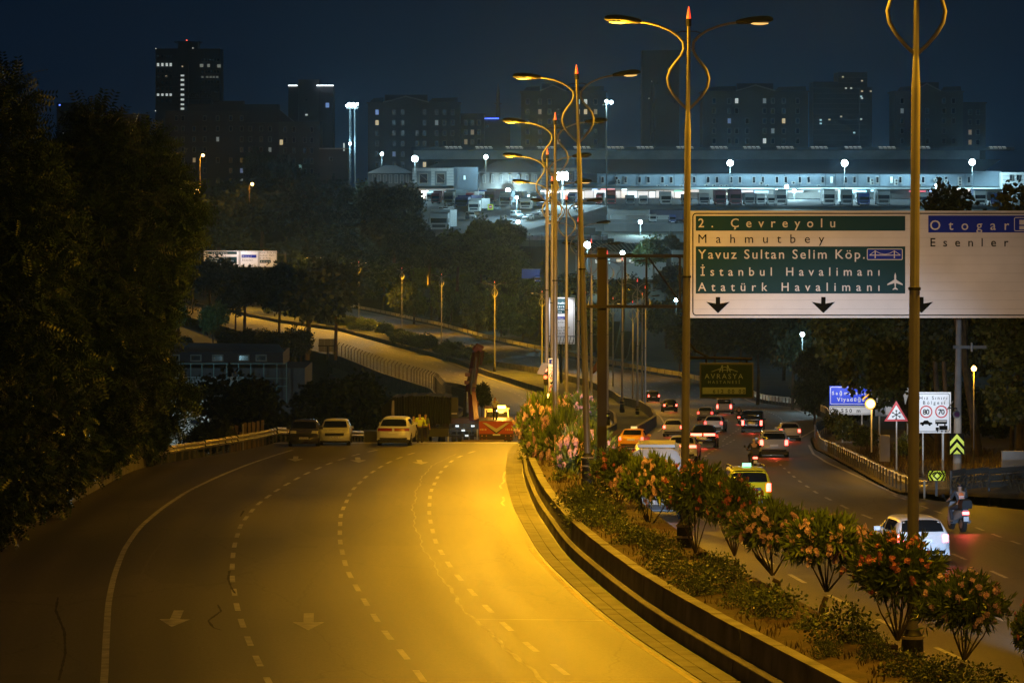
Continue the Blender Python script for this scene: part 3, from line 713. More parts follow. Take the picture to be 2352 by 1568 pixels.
# brown sheet fence beyond the rail
sf = thing('sheet_metal_fence', 'brown corrugated sheet fence standing behind the left guard rail', 'fence')
SFM = mat('brown_sheet', (.26, .19, .12), .6, noise=.2, nscale=2)
Yf = 216
for i in range(11):
    x0 = 530+i*6.6; top = (978-i*1.3) if i not in (3,) else 992
    a = px(x0, top, Yf+i*.5); b = px(x0+6.4, 1016, Yf+i*.5); lean = .12*math.sin(i*2.1)
    MB().prism([(a[0], b[2]-1), (b[0], b[2]-1), (b[0]+lean, a[2]-.05*math.sin(i)), (a[0]+lean, a[2])], Yf+i*.5, Yf+i*.5+.05).build('sheet', SFM, sf)
a = px(600, 966, Yf-1); MB().box(a[0], a[0]+.14, Yf-1, Yf-.8, a[2]-2.2, a[2]).build('post', SFM, sf); a = px(556, 974, Yf-1); MB().box(a[0], a[0]+.08, Yf-1, Yf-.8, a[2]-2, a[2]).build('post', STEEL, sf)
# ------------------------------------------------------------------ signs on the right
def post_tube(t, x, y0, y1, Y, r, m=STEEL, name='post'):
    a = px(x, y0, Y); b = px(x, y1, Y); return MB().tube([(b[0], Y+.05, b[2]-.6), (a[0], Y+.05, a[2])], r, 10).build(name, m, t)
def new_sign(name, label, cat, x, y, Y, **k): return thing(name, label, cat, px(x, y, Y), **k)
Y = 176
t = new_sign('speed_limit_sign', 'white speed zone sign with red rings 80 and 70 above black vehicle symbols', 'road sign', 2166, 1075, Y)
plate(t, 'panel', 2105, 2184, 900, 994, Y, mat('retro_white', (.8, .8, .8), .35), 0, .03)
frame_line(t, 2108, 2181, 903, 991, 1.3, Y, SGN_K, .036, 4)
letter(t, 'Hız Sınırı', 2112, 2175, 917, 909, Y, SGN_K, .04); letter(t, 'Bölgesi', 2120, 2170, 928, 920, Y, SGN_K, .04)
for cx, s_ in ((2127, '80'), (2162, '70')):
    disc(t, 'red_ring', cx, 945, 14.5, Y, SGN_R, .04, 11.6); letter(t, s_, cx-7.5, cx+7.5, 951, 939, Y, SGN_K, .04, .03)
def car_icon(t, x, y, w, Y, m=SGN_K):
    k = w/28
    poly(t, 'car_symbol', [(x-14*k, y), (x-14*k, y-4*k), (x-8*k, y-5*k), (x-4*k, y-9*k), (x+4*k, y-9*k), (x+8*k, y-5*k), (x+14*k, y-4*k), (x+14*k, y)], Y, m, .045)
    for s_ in (-8, 8): disc(t, 'car_symbol', x+s_*k, y+.5*k, 2.8*k, Y, m, .047)
car_icon(t, 2127, 974, 28, Y)
plate(t, 'bus_symbol', 2148, 2175, 964, 973, Y, SGN_K, .045, .002); plate(t, 'bus_symbol', 2149, 2174, 966, 968, Y, SGN_W, .049, .002)
plate(t, 'truck_symbol', 2157, 2176, 977, 987, Y, SGN_K, .045, .002); plate(t, 'truck_symbol', 2149, 2156, 981, 988, Y, SGN_K, .045, .002)
for cx, cy in ((2153, 975), (2170, 975), (2153, 990), (2163, 990), (2172, 990)): disc(t, 'wheel_symbol', cx, cy, 2, Y, SGN_K, .048)
post_tube(t, 2166, 994, 1075, Y, .06); post_tube(t, 2120, 994, 1078, Y, .04)
at_origin(t)
Y = 172
t = new_sign('utility_pole', 'tall concrete utility pole with a cross arm behind the speed zone sign', 'utility pole', 2200, 1075, Y)
a = px(2204, 735, Y); b = px(2200, 1075, Y); MB().tube([(b[0], Y+.3, b[2]-.5), (a[0], Y+.3, a[2])], [.2, .12], 12).build('pole', mat('pole_concrete', (.25, .22, .19), .8, noise=.2, nscale=2), t)
a = px(2190, 797, Y); b = px(2266, 797, Y); MB().box(a[0], b[0], Y+.05, Y+.17, a[2]-.07, a[2]+.07).build('cross_arm', CONC, t)
MB().tube([px(2232, 787, Y), px(2232, 807, Y)], .05, 8).build('insulator', STEEL, t)
at_origin(t)
t = new_sign('chevron_sign', 'yellow and black chevron board pointing up on the concrete pole', 'road sign', 2198, 1042, Y)
plate(t, 'panel', 2181, 2215, 995, 1043, Y-.1, SGN_K, 0, .02)
for k in (0, 1): 
    y = 996+k*19; poly(t, 'chevron', [(2198, y), (2214, y+18), (2214, y+28), (2198, y+10), (2182, y+28), (2182, y+18)], Y-.1, SGN_Y, .03)
poly(t, 'chevron', [(2198, 1033), (2207, 1042), (2189, 1042)], Y-.1, SGN_Y, .03)
at_origin(t)
t = new_sign('signal_lamp', 'unlit black round warning lamp fixed to the concrete pole', 'signal lamp', 2197, 965, Y)
p = px(2197, 951, Y-.25); MB().tube([(p[0], p[1]+.1, p[2]), (p[0], p[1]-.12, p[2])], .17, 14).build('housing', DARK, t)
MB().tube([(p[0], p[1]-.12, p[2]), (p[0], p[1]-.16, p[2])], .12, 14).build('lens', mat('dark_lens', (.05, .01, .05), .1), t)
MB().box(p[0]-.04, p[0]+.04, p[1]+.1, p[1]+.25, p[2]-.05, p[2]+.05).build('bracket', DARK, t)
at_origin(t)
t = new_sign('solar_panel', 'small tilted solar panel on the concrete pole', 'solar panel', 2190, 935, Y); MB().tube([px(2176, 940, Y-.3), px(2189, 921, Y-.3)], .03, 4).build('panel', STEEL, t); MB().tube([px(2178, 936, Y-.3), px(2198, 938, Y-.1)], .03, 6).build('arm', DARK, t); at_origin(t)
Y = 179
t = new_sign('warning_sign', 'triangular white warning sign with red border and black snowflake', 'road sign', 2060, 1066, Y)
poly(t, 'border', [(2058.5, 920), (2086, 967), (2031, 967)], Y, SGN_R, .02); poly(t, 'face', [(2058.5, 930), (2079, 962.5), (2038, 962.5)], Y, mat('retro_white', (.8,.8,.8)), .026)
m = MB()
for k in range(3):
    a_ = math.radians(90+60*k); seg(m, (2058.5+11*math.cos(a_), 952+11*math.sin(a_)), (2058.5-11*math.cos(a_), 952-11*math.sin(a_)), 1.7, Y, .034)
    for s_ in (1, -1):
        cx, cy = 2058.5+s_*7*math.cos(a_), 952+s_*7*math.sin(a_)
        for q in (.6, -.6): seg(m, (cx, cy), (cx+s_*4*math.cos(a_+q), cy+s_*4*math.sin(a_+q)), 1.2, Y, .034)
m.build('snowflake_symbol', SGN_K, t)
post_tube(t, 2059.5, 967, 1066, Y, .04); at_origin(t)
Y = 166
t = new_sign('nose_marker', 'yellow and black diamond striped marker on the guard rail nose', 'road sign', 2151, 1104, Y)
p = px(2151, 1091, Y)
V = []; n = 10
def nose(x, y, d=0):
    a_ = (x-2151)/23*1.1; X = p[0]+.43*math.sin(a_); return (X, Y-.4*math.cos(a_)+.1-d, px(0, y, Y)[2])
def npatch(t, nm, quads, m, d=0): 
    mb = MB()
    for q_ in quads: mb.add([nose(a, b, d) for a, b in q_], [tuple(range(len(q_)))])
    return mb.build(nm, m, t)
npatch(t, 'panel', [[(2128+i*4.6, 1079), (2132.6+i*4.6, 1079), (2132.6+i*4.6, 1103), (2128+i*4.6, 1103)] for i in range(10)], SGN_K)
for s_ in (-1, 1):
    npatch(t, 'stripe', [[(2151, 1080), (2151+s_*7, 1080), (2151+s_*15, 1091), (2151+s_*10, 1091)]], SGN_Y, .012)
    npatch(t, 'stripe', [[(2151+s_*10, 1091), (2151+s_*15, 1091), (2151+s_*7, 1102), (2151, 1102)]], SGN_Y, .012)
    npatch(t, 'stripe', [[(2151+s_*12, 1080), (2151+s_*17, 1080), (2151+s_*23, 1090), (2151+s_*19, 1090)], [(2151+s_*19, 1092), (2151+s_*23, 1092), (2151+s_*17, 1102), (2151+s_*12, 1102)]], SGN_Y, .012)
npatch(t, 'diamond', [[(2151, 1085), (2157, 1091), (2151, 1097), (2145, 1091)]], SGN_Y, .012)
MB().box(p[0]-.05, p[0]+.05, Y, Y+.1, p[2]-.9, p[2]+.2).build('post', DARK, t)
at_origin(t)
Y = 285
t = new_sign('viaduct_name_sign', 'blue viaduct name sign over a white distance plate, right end hidden by leaves', 'road sign', 1950, 1000, Y)
plate(t, 'panel', 1905, 2004, 886, 930, Y, mat('retro_blue', (.003, .055, .85), .5), 0, .03); frame_line(t, 1907, 2002, 888, 928, 1.4, Y, mat('retro_white', (.8,.8,.8)), .035, 3)
letter(t, 'Sağmalcılar', 1911, 1998, 906, 898, Y, mat('retro_white', (.8,.8,.8)), .04, .03); letter(t, 'Viyadüğü', 1922, 1985, 921, 912, Y, mat('retro_white', (.8,.8,.8)), .04, .03)
plate(t, 'panel', 1905, 2004, 932, 952, Y, mat('retro_white', (.8,.8,.8)), 0, .03); frame_line(t, 1907, 2002, 934, 950, 1, Y, SGN_K, .035, 3)
letter(t, '550 m', 1932, 1976, 947, 938, Y, SGN_K, .04, .02)
m = MB(); seg(m, (1913, 948), (1913, 937), 1.2, Y, .04); seg(m, (1910.5, 940), (1913, 936.5), 1.2, Y, .04); seg(m, (1915.5, 940), (1913, 936.5), 1.2, Y, .04); m.build('arrow_symbol', SGN_K, t)
for x in (1935, 1980): post_tube(t, x, 940, 1005, Y, .06)
at_origin(t)
Y = 235
t = new_sign('roadside_billboard', 'pale roadside panel frame half hidden by leaves behind the snowflake sign', 'billboard', 2050, 1010, Y)
plate(t, 'panel', 2010, 2096, 884, 955, Y, SGN_BACK, 0, .05); plate(t, 'sheet', 2012, 2027, 886, 935, Y, mat('retro_white', (.8,.8,.8)), .051, .01); plate(t, 'sheet', 2034, 2094, 886, 952, Y, SGN_W, .051, .01)
for x in (2020, 2085): post_tube(t, x, 955, 1020, Y, .06)
at_origin(t)
def beacon_post(label, x, y, ybase, Y, r, power, group=None, solar=None):
    t = new_sign('flashing_beacon', label, 'warning beacon', x, ybase, Y)
    p = px(x, y, Y)
    MB().tube([(p[0], Y+.12, p[2]), (p[0], Y-.04, p[2])], r*1.25, 18).build('housing', DARK, t)
    MB().tube([(p[0], Y-.04, p[2]), (p[0], Y-.10, p[2]), (p[0], Y-.14, p[2])], [r, r*.95, r*.5], 18).build('lens', glow('amber_lens', (1, .42, .04), 9), t)
    if ybase > y+20: post_tube(t, x+3, y+5, ybase, Y, .045)
    if solar: MB().add([px(*q, Y) for q in solar], [(0, 1, 2, 3)]).add([(a, b+.04, c) for a, b, c in [px(*q, Y) for q in solar]], [(3, 2, 1, 0)]).build('solar_panel', mat('solar_cell', (.12, .10, .06), .4), t)
    lamp('POINT', (p[0]-t.location[0], -.5, p[2]-t.location[2]), power, (1, .5, .08), .1, parent=t)
    for c in t.children:
        if c.type == 'MESH': c.location = -Vector(t.location)
    return t
beacon_post('amber beacon lit on a thin post with a tiny solar panel, beside the blue sign', 1999, 927, 1012, 205, .24, 260, solar=[(1981, 915), (1994, 904), (1996, 906), (1983, 918)])
beacon_post('round amber beacon shining above the pink oleanders, below a tilted solar panel', 1262, 915, 990, 200, .26, 500, solar=[(1233, 858), (1245, 833), (1261, 834), (1249, 861)])
Y = 201
t = new_sign('speed_limit_sign', 'narrow white speed sign with 80 and 70 half hidden behind the grey lamp pole', 'road sign', 1271, 990, Y)
plate(t, 'panel', 1260, 1282, 823, 908, Y, mat('retro_white', (.8,.8,.8)), 0, .03); plate(t, 'blue_field', 1261, 1281, 825, 836, Y, SGN_B, .035, .003)
letter(t, 'E5', 1267, 1276, 834, 827, Y, SGN_W, .04); letter(t, 'Hız Sınırı', 1262, 1280, 846, 841, Y, SGN_K, .04, 0); letter(t, 'Bölgesi', 1263, 1279, 853, 848, Y, SGN_K, .04, 0)
for cy, s_ in ((863, '80'), (893, '70')): disc(t, 'red_ring', 1271, cy, 9.6, Y, SGN_R, .04, 7.6); letter(t, s_, 1265, 1277, cy+5, cy-5, Y, SGN_K, .04, .03)
car_icon(t, 1271, 880, 16, Y); post_tube(t, 1271, 908, 990, Y, .05); at_origin(t)
# traffic signal with two red lights behind the solar panel
t = new_sign('traffic_signal', 'small signal with two red lights beside the tilted solar panel', 'traffic light', 1257, 990, 202)
p = px(1254, 862, 202); MB().box(p[0]-.13, p[0]+.13, 201.8, 202, p[2]-.5, p[2]+.5).build('housing', DARK, t)
for dz in (.3, -.08): MB().tube([(p[0]-.03, 201.8, p[2]+dz), (p[0]-.03, 201.74, p[2]+dz)], .1, 12).build('lens', glow('red_lens', (1, .03, .03), 5), t)
post_tube(t, 1257, 862, 990, 202, .05); at_origin(t)
# amber lamp in the trees on the far right, on a trunk-side post
t = new_sign('lantern', 'small amber lantern glowing against the dark trees right of the concrete pole', 'lamp', 2237, 862, 190)
p = px(2237, 846, 190); MB().tube([(p[0], 190, p[2]-.12), (p[0], 190, p[2]), (p[0], 190, p[2]+.13)], [.09, .14, .05], 10).build('lamp_glass', glow('amber_glass', (1, .5, .1), 16), t); MB().tube([(p[0], 190.1, p[2]-9), (p[0], 190.1, p[2]+.1)], .035, 6).build('post', DARK, t)
at_origin(t); lamp('POINT', (0, -.4, 0.3), 2200, SOD, .1, parent=t)
t = new_sign('cabinet', 'grey roadside electrical cabinet behind the right guard rail', 'cabinet', 2031, 1035, 190)
a = px(2020, 998, 190); b = px(2042, 1035, 190); MB().box(a[0], b[0], 189.6, 190, b[2]-.5, a[2]).build('body', CONC_L, t); MB().box(a[0]+.03, b[0]-.03, 189.57, 189.6, b[2]-.1, a[2]-.06).build('door', CONC_L, t); at_origin(t)
# ------------------------------------------------------------------ far signs
def far_sign_panel(t, x0, x1, y0, y1, Y): 
    plate(t, 'panel', x0, x1, y0, y1, Y, mat('retro_white', (.8,.8,.8)), 0, .1); frame_line(t, x0+1, x1-1, y0+1, y1-1, .6, Y, SGN_K, .11, 1.5)
Y = 1120
t = new_sign('overhead_road_sign', 'small distant overhead sign with three white panels above the far road', 'road sign', 552, 700, Y)
far_sign_panel(t, 468, 550, 576, 613, Y); far_sign_panel(t, 551, 594, 576, 613, Y); far_sign_panel(t, 595, 636, 576, 613, Y)
for a in ((474, 544, 578, 584), (474, 544, 590, 605)): plate(t, 'green_field', *a, Y, SGN_G, .11, .05)
plate(t, 'blue_field', 555, 589, 585, 592, Y, SGN_B, .11, .05); plate(t, 'green_field', 597, 622, 597, 604, Y, SGN_G, .11, .05)
WL = mat('retro_white', (.8,.8,.8))
for s_, x0, x1, yb, yc, m in (('2. Çevreyolu', 476, 522, 583, 579, WL), ('Mahmutbey', 476, 519, 589, 585.5, SGN_K), ('Yavuz Sultan Selim Köp.', 476, 530, 595, 591.5, WL), ('İstanbul Havalimanı', 476, 536, 600, 596.5, WL), ('Atatürk Havalimanı', 476, 534, 604.5, 601, WL), ('Otogar', 557, 579, 590.5, 587, WL), ('Esenler', 557, 581, 599, 595, SGN_K), ('Kuru Gıda ve', 597, 633, 582, 578.5, SGN_K), ('Sebze Hali', 597, 630, 588, 584.5, SGN_K), ('G.O.Paşa', 597, 623, 594.5, 591, SGN_K), ('Ankara', 599, 620, 602.5, 599, WL)):
    letter(t, s_, x0, x1, yb, yc, Y, m, .2, .01)
for cx in (489, 531, 573): poly(t, 'down_arrow', [(cx-.8, 606), (cx+.8, 606), (cx+.8, 608.5), (cx+3.4, 608), (cx, 611.5), (cx-3.4, 608), (cx-.8, 608.5)], Y, SGN_K, .2)
poly(t, 'up_arrow', [(613, 610), (611.6, 608.6), (616, 604.8), (614.4, 603.6), (619, 603), (618.6, 607), (617.2, 605.8)], Y, SGN_K, .2)
m = MB()
for y in (584, 600): a = px(430, y, Y); b = px(660, y, Y); m.box(a[0], b[0], Y+.3, Y+.6, a[2]-.12, a[2]+.12)
for x in (442, 655): a = px(x, 580, Y); m.box(a[0]-.2, a[0]+.2, Y+.6, Y+1, -36, a[2])
m.build('gantry_frame', DARK, t); at_origin(t)
Y = 560
t = new_sign('roadside_sign', 'tall white sign with green top field seen behind the slim lamp poles', 'road sign', 1289, 860, Y)
plate(t, 'panel', 1258, 1320, 683, 790, Y, mat('retro_white', (.8,.8,.8)), 0, .1); frame_line(t, 1260, 1318, 685, 788, .8, Y, SGN_K, .11, 2)
plate(t, 'green_field', 1264, 1305, 686, 720, Y, SGN_G, .11, .02); plate(t, 'blue_field', 1280, 1302, 727, 734, Y, SGN_B, .11, .02)
for s_, x0, x1, yb, yc, m in (('Mahmutbey', 1266, 1303, 698, 693, WL), ('Atatürk', 1266, 1296, 706, 701.5, WL), ('Havalimanı', 1266, 1303, 712, 708, WL), ('Edirne', 1266, 1290, 718, 714, WL), ('Otogar', 1281, 1296, 733, 729, WL), ('Esenler', 1275, 1297, 741, 737, SGN_K), ('Kuru Gıda ve', 1272, 1308, 753, 749, SGN_K), ('Sebze Hali', 1274, 1304, 760, 756, SGN_K), ('G.O.Paşa', 1278, 1303, 767, 763, SGN_K)):
    letter(t, s_, x0, x1, yb, yc, Y, m, .15, .01)
for y in (742, 770):
    m = MB(); seg(m, (1264, y), (1272, y-9), 1.8, Y, .13); m.build('arrow_symbol', SGN_K, t)
m = MB(); m.tube([px(1289, 790, Y+.3), px(1289, 880, Y+.3)], .2, 8); m.tube([px(1255, 772, Y-.8), px(1322, 772, Y-.8)], .06, 4)
for k in range(9): m.tube([px(1258+k*7.6, 772, Y-.8), px(1254+k*7.6, 790, Y-.2)], .04, 4)
m.build('support_frame', DARK, t); at_origin(t)
lamp('SPOT', px(1289, 676, Y-2.5), 1300, (.92, .95, 1), .2, px(1289, 745, Y), 120, .8)  # lamp without a fixture, added to brighten the tall white sign
lamp('SPOT', px(552, 571, 1112), 2600, (.82, .86, 1), .3, px(552, 598, 1120), 150, .3)  # lamp without a fixture, added to brighten the distant overhead sign
Y = 790
t = new_sign('roadside_sign', 'grey back of a roadside panel in front of the lit far road', 'road sign', 753, 830, Y)
for k in range(3):
    plate(t, 'panel', 732+k*14.2, 745.6+k*14.2, 778, 808, Y, SGN_BACK, 0, .05)
m = MB(); a = px(731, 794, Y); b = px(775, 794, Y); m.box(a[0], b[0], Y-.2, Y-.06, a[2]-.12, a[2]+.12); m.tube([px(753, 794, Y-.1), px(753, 822, Y-.1)], .2, 6); m.build('frame', DARK, t); at_origin(t)
# ------------------------------------------------------------------ viaduct: fence, girder, columns
fz = thing('mesh_fence', 'tall wire mesh fence with outward bent tops along the outer edge of the viaduct', 'fence')
FM = mat('fence_wire', (.10, .095, .08), .6, .3); m = MB()
def fzp(Y, h, d=0): return (xLL(Y)-.3+d, Y, zl(Y)+h)
Y = 420.0
while Y < 800:
    MB().tube([fzp(Y, 0), fzp(Y, 2.6), fzp(Y, 3.1, .5)], .05 if Y < 600 else .07, 4).build('post', FM, fz); Y += 2.2 if Y < 520 else (4.5 if Y < 650 else 6.5)
for h in np.arange(.3, 2.7, .3): m.tube([fzp(Y, h) for Y in np.arange(420, 800, 5)], .018, 3)
o = m.build('mesh_wire', FM, fz); o['kind'] = 'stuff'
vd = thing('viaduct', 'concrete viaduct deck edge with girder and columns carrying the far curving road', 'viaduct')
wall_section(off(xLL, -.55), zl, [(0, -2.2), (-.05, -1.0), (-.35, -1.0), (-.35, .55), (0, .55), (.1, .2)], 300, 800, 5).build('deck_edge', CONC, vd)
wall_section(off(xLL, .3), zl, [(.4, -4.4), (0, -4.3), (0, -2.2), (.4, -2.2)], 300, 800, 6).build('girder', CONC_L, vd)
for Y in range(330, 820, 40): MB().box(xLL(Y)+.6, xLL(Y)+3.4, Y-1, Y+1, -50, zl(Y)-4.2).build('column', CONC_L, vd)

# unseen lamps added before the roadside signs to imitate retroreflective sheeting
for (x, y, Y, d, w, pw, cl) in ((2144, 905, 176, 3.2, 120, 330, (.86, .92, 1)), (2058, 925, 179, 2.6, 110, 200, (.9, .94, 1)), (1952, 892, 285, 4.2, 120, 620, (.86, .92, 1)), (2198, 1000, 171.7, 1.8, 110, 90, (1, .97, .85)), (2151, 1086, 165.6, 1.8, 110, 80, (1, .97, .85)), (1271, 830, 201, 2.6, 100, 50, (.9, .95, 1)), (2050, 890, 235, 4, 110, 330, (.9, .94, 1))):
    p = px(x, y, Y); lamp('SPOT', (p[0]-.3, Y-d, p[2]+.6), pw, cl, .1, (p[0]+.1, Y, p[2]-.9), w, .5)
# ------------------------------------------------------------------ plants
R = np.random.default_rng(7)
def rand_rot(n, up=0.0):
    q = R.normal(size=(n, 4)); q /= np.linalg.norm(q, axis=1)[:, None]
    w, x, y, z = q.T
    return np.stack([1-2*(y*y+z*z), 2*(x*y-z*w), 2*(x*z+y*w), 2*(x*y+z*w), 1-2*(x*x+z*z), 2*(y*z-x*w), 2*(x*z-y*w), 2*(y*z+x*w), 1-2*(x*x+y*y)], 1).reshape(n, 3, 3)
def frames(D, roll=None):
    "rotation matrices whose x axis follows D"
    D = D/np.linalg.norm(D, axis=1)[:, None]; a = R.normal(size=D.shape); b = np.cross(D, a); b /= np.linalg.norm(b, axis=1)[:, None]; c = np.cross(D, b)
    return np.stack([D, b, c], 2)
def scatter(name, tv, tf, pos, rot, sc, mats, slot=0):
    "many copies of a small template joined into one mesh"
    n = len(pos); k = len(tv)
    V = np.einsum('nij,kj->nki', rot, tv)*sc[:, None, None]+pos[:, None, :]
    return V.reshape(-1, 3), (np.asarray(tf)[None]+(np.arange(n)*k)[:, None, None]).reshape(-1, len(tf[0]))
def np_mesh(name, V, Q, mats, idx=None):
    me = bpy.data.meshes.new(name); nq, kk = Q.shape
    me.vertices.add(len(V)); me.vertices.foreach_set('co', V.astype(np.float32).ravel())
    me.loops.add(nq*kk); me.loops.foreach_set('vertex_index', Q.astype(np.int32).ravel())
    me.polygons.add(nq); me.polygons.foreach_set('loop_start', np.arange(0, nq*kk, kk, dtype=np.int32)); me.polygons.foreach_set('loop_total', np.full(nq, kk, np.int32))
    for m in mats: me.materials.append(m)
    if idx is not None: me.polygons.foreach_set('material_index', idx.astype(np.int32))
    me.update(); return me
LEAF = (np.array([[0, 0, 0], [.5, .5, .06], [1, 0, 0], [.5, -.5, .06]], float), [(0, 1, 2, 3)])
def leaf_t(l, w): t = LEAF[0].copy(); t[:, 0] *= l; t[:, 1] *= w; t[:, 2] *= w; return t, LEAF[1]
def spray_t(n=7, L=.6, l=.17, w=.055):
    V = []; Fc = []
    for i in range(n):
        x = L*(i+1)/n; dz = -.25*x*x
        for s in (-1, 1):
            k = len(V); a = np.array([x, 0, dz]); d = np.array([.35, s*.93, -.15])*l*(1-.3*abs(i/n-.4)); b = np.array([.93, -s*.35, 0])*w
            V += [a, a+d*.5+b*.5, a+d, a+d*.5-b*.5]; Fc.append((k, k+1, k+2, k+3))
    return np.array(V), Fc
def blob_points(blobs, n, shell=(.6, 1.05), squash=1.0):
    "points near the skins of overlapping lumps; normals point outwards"
    bl = np.array(blobs, float); a = bl[:, 3]*bl[:, 4]+bl[:, 4]*bl[:, 5]; p = a/a.sum(); i = R.choice(len(bl), n, p=p)
    d = R.normal(size=(n, 3)); d /= np.linalg.norm(d, axis=1)[:, None]; r = R.uniform(*shell, n)
    lump = 1+.16*np.sin(d[:, 0]*5+i)*np.sin(d[:, 2]*6+2*i)+.1*np.sin(d[:, 1]*9+i*3)
    r = r*np.where(R.random(n) < .12, R.uniform(1, 1.28, n), 1)
    pos = bl[i, :3]+d*bl[i, 3:6]*(r*lump)[:, None]
    return pos, d
def crown_mesh(name, blobs, n, tmpl, mats, out=.8, droop=.2, shell=(.55, 1.05), flowers=None):
    pos, d = blob_points(blobs, n, shell)
    D = d*out+R.normal(size=d.shape)*.6+np.array([0, 0, -droop])
    V, Q = scatter(name, *tmpl, pos, frames(D), R.uniform(.7, 1.25, n), mats)
    return np_mesh(name, V, Q, mats)
LF_W = mat('walnut_leaves', (.06, .11, .025), .45, nscale=.5, col2=(.032, .06, .015), island=.6)
LF_I = mat('ivy_leaves', (.065, .12, .03), .35, nscale=.8, col2=(.035, .055, .015), island=.6)
LF_P = mat('plane_tree_leaves', (.07, .085, .02), .6, nscale=.6, col2=(.035, .05, .015), island=.5)
LF_D = mat('dark_leaves', (.04, .06, .03), .6, nscale=.3, col2=(.018, .028, .014), island=.4)
LF_G = mat('grove_leaves', (.09, .14, .04), .6, nscale=.3, col2=(.035, .05, .02), island=.4)
LF_O = mat('oleander_leaves', (.16, .23, .06), .4, nscale=1.2, col2=(.08, .13, .04), island=.45)
LF_B = mat('bush_leaves', (.10, .14, .04), .5, nscale=1.5, col2=(.05, .07, .022), island=.45)
BARK = mat('bark', (.07, .05, .032), .9, noise=.4, nscale=3, bump=.6)
PINK = mat('pink_petals', (.74, .50, .85), .6, nscale=2, col2=(.62, .36, .62), island=.3)
REDP = mat('red_petals', (.62, .21, .3), .6, nscale=2, col2=(.5, .12, .2), island=.3)
def pb(x, y, r, Y, dy=0, ky=1.0):
    p = px(x, y, Y); k = r*Y/F; return (p[0], p[1]+dy, p[2], k, k*ky, k)
def trunk(parent, base, tops, r0, name='trunk', m=None):
    mb = MB(); b = Vector(base); rg = random.Random(int(b.x*10))
    mid = b.lerp(Vector(tops[0]), .35)+Vector((rg.uniform(-.1, .1), 0, 0)); mb.tube([b, b.lerp(mid, .5)+Vector((.06, 0, 0)), mid], [r0, r0*.82, r0*.7], 8)
    for t in tops:
        t = Vector(t); mb.tube([mid, mid.lerp(t, .5)+Vector((rg.uniform(-.25, .25), 0, .15)), t], [r0*.55, r0*.35, r0*.12], 6)
    o = mb.build(name, m or BARK, parent, True); return o
def tree(name, label, blobs, n, tmpl, m, base, r0, group=None, cat='tree', **k):
    t = thing(name, label, cat, base, group=group)
    me = crown_mesh('crown', blobs, n, tmpl, [m], **k); o = link('crown', me, t, -Vector(base))
    if r0:
        tr = trunk(t, base, [b[:3] for b in blobs[:6]], r0); tr.location = -Vector(base)
    return t
WL_ = spray_t(7, .85, .24, .075)
GL = 'tall leafy trees above the left wall'
def gz_at(x, Y, z): return ((x-1176)/F*Y, Y, z)
tree('walnut_tree', 'very tall dark tree with hanging leaflets cut off by the left picture edge', [pb(-10, 310, 95, 150, 0, 1.2), pb(-40, 450, 150, 150), pb(60, 520, 130, 152), pb(20, 700, 150, 150), pb(100, 850, 110, 152), pb(-20, 930, 140, 148), pb(20, 215, 50, 150), pb(-120, 700, 150, 152)], 7500, WL_, LF_W, gz_at(-10, 152, -11), .3, GL)
tree('walnut_tree', 'dark tree with a small raised top between the edge tree and the outer left tree', [pb(220, 345, 75, 166), pb(180, 440, 110, 166), pb(265, 420, 95, 168), pb(225, 600, 125, 166), pb(210, 770, 115, 166), pb(285, 860, 90, 166), pb(228, 285, 34, 166), pb(120, 410, 55, 166)], 6500, WL_, LF_W, gz_at(215, 168, -11.5), .28, GL)
tree('walnut_tree', 'dark leafy tree nearest the guard rail, its sprays hanging over the white building', [pb(355, 420, 62, 186), pb(400, 520, 55, 186), pb(325, 560, 95, 188), pb(350, 670, 62, 186), pb(318, 740, 72, 186), pb(305, 830, 65, 186), pb(375, 930, 52, 186), pb(300, 950, 75, 186), pb(330, 350, 48, 186), pb(425, 480, 30, 186), pb(390, 600, 32, 185), pb(410, 900, 22, 185)], 7000, WL_, LF_W, gz_at(330, 188, -13), .26, GL)
for i, (bl, lb) in enumerate((
    ([pb(20, 1090, 85, 128), pb(-20, 1180, 55, 124), pb(70, 1120, 60, 132), pb(30, 980, 90, 134)], 'glossy ivy mass spilling over the wall at the left picture edge'),
    ([pb(130, 1070, 65, 142), pb(170, 1040, 60, 150), pb(120, 960, 80, 146), pb(190, 1060, 28, 152)], 'leafy shrub overhanging the middle of the left wall'),
    ([pb(235, 1020, 48, 166), pb(275, 1005, 42, 172), pb(250, 930, 65, 168)], 'leafy shrub hanging above the far end of the left wall'),
    ([pb(320, 1010, 38, 184), pb(350, 985, 34, 186), pb(330, 960, 40, 186)], 'low shrub at the start of the left guard rail'))):
    tree('shrub', lb, bl, 2600 if i == 0 else 2000, spray_t(5, .42, .16, .075), LF_I, (bl[0][0], bl[0][1], bl[0][2]-bl[0][3]), .06, 'shrubs over the left wall', cat='shrub', droop=.5, shell=(.7, 1.08))
b0 = pb(518, 995, 16, 212); tree('shrub', 'small yellow-green sapling behind the left guard rail', [b0, pb(505, 1005, 12, 212)], 160, spray_t(5, .42, .16, .06), LF_P, (b0[0], b0[1], b0[2]-1.2), .03, cat='shrub')
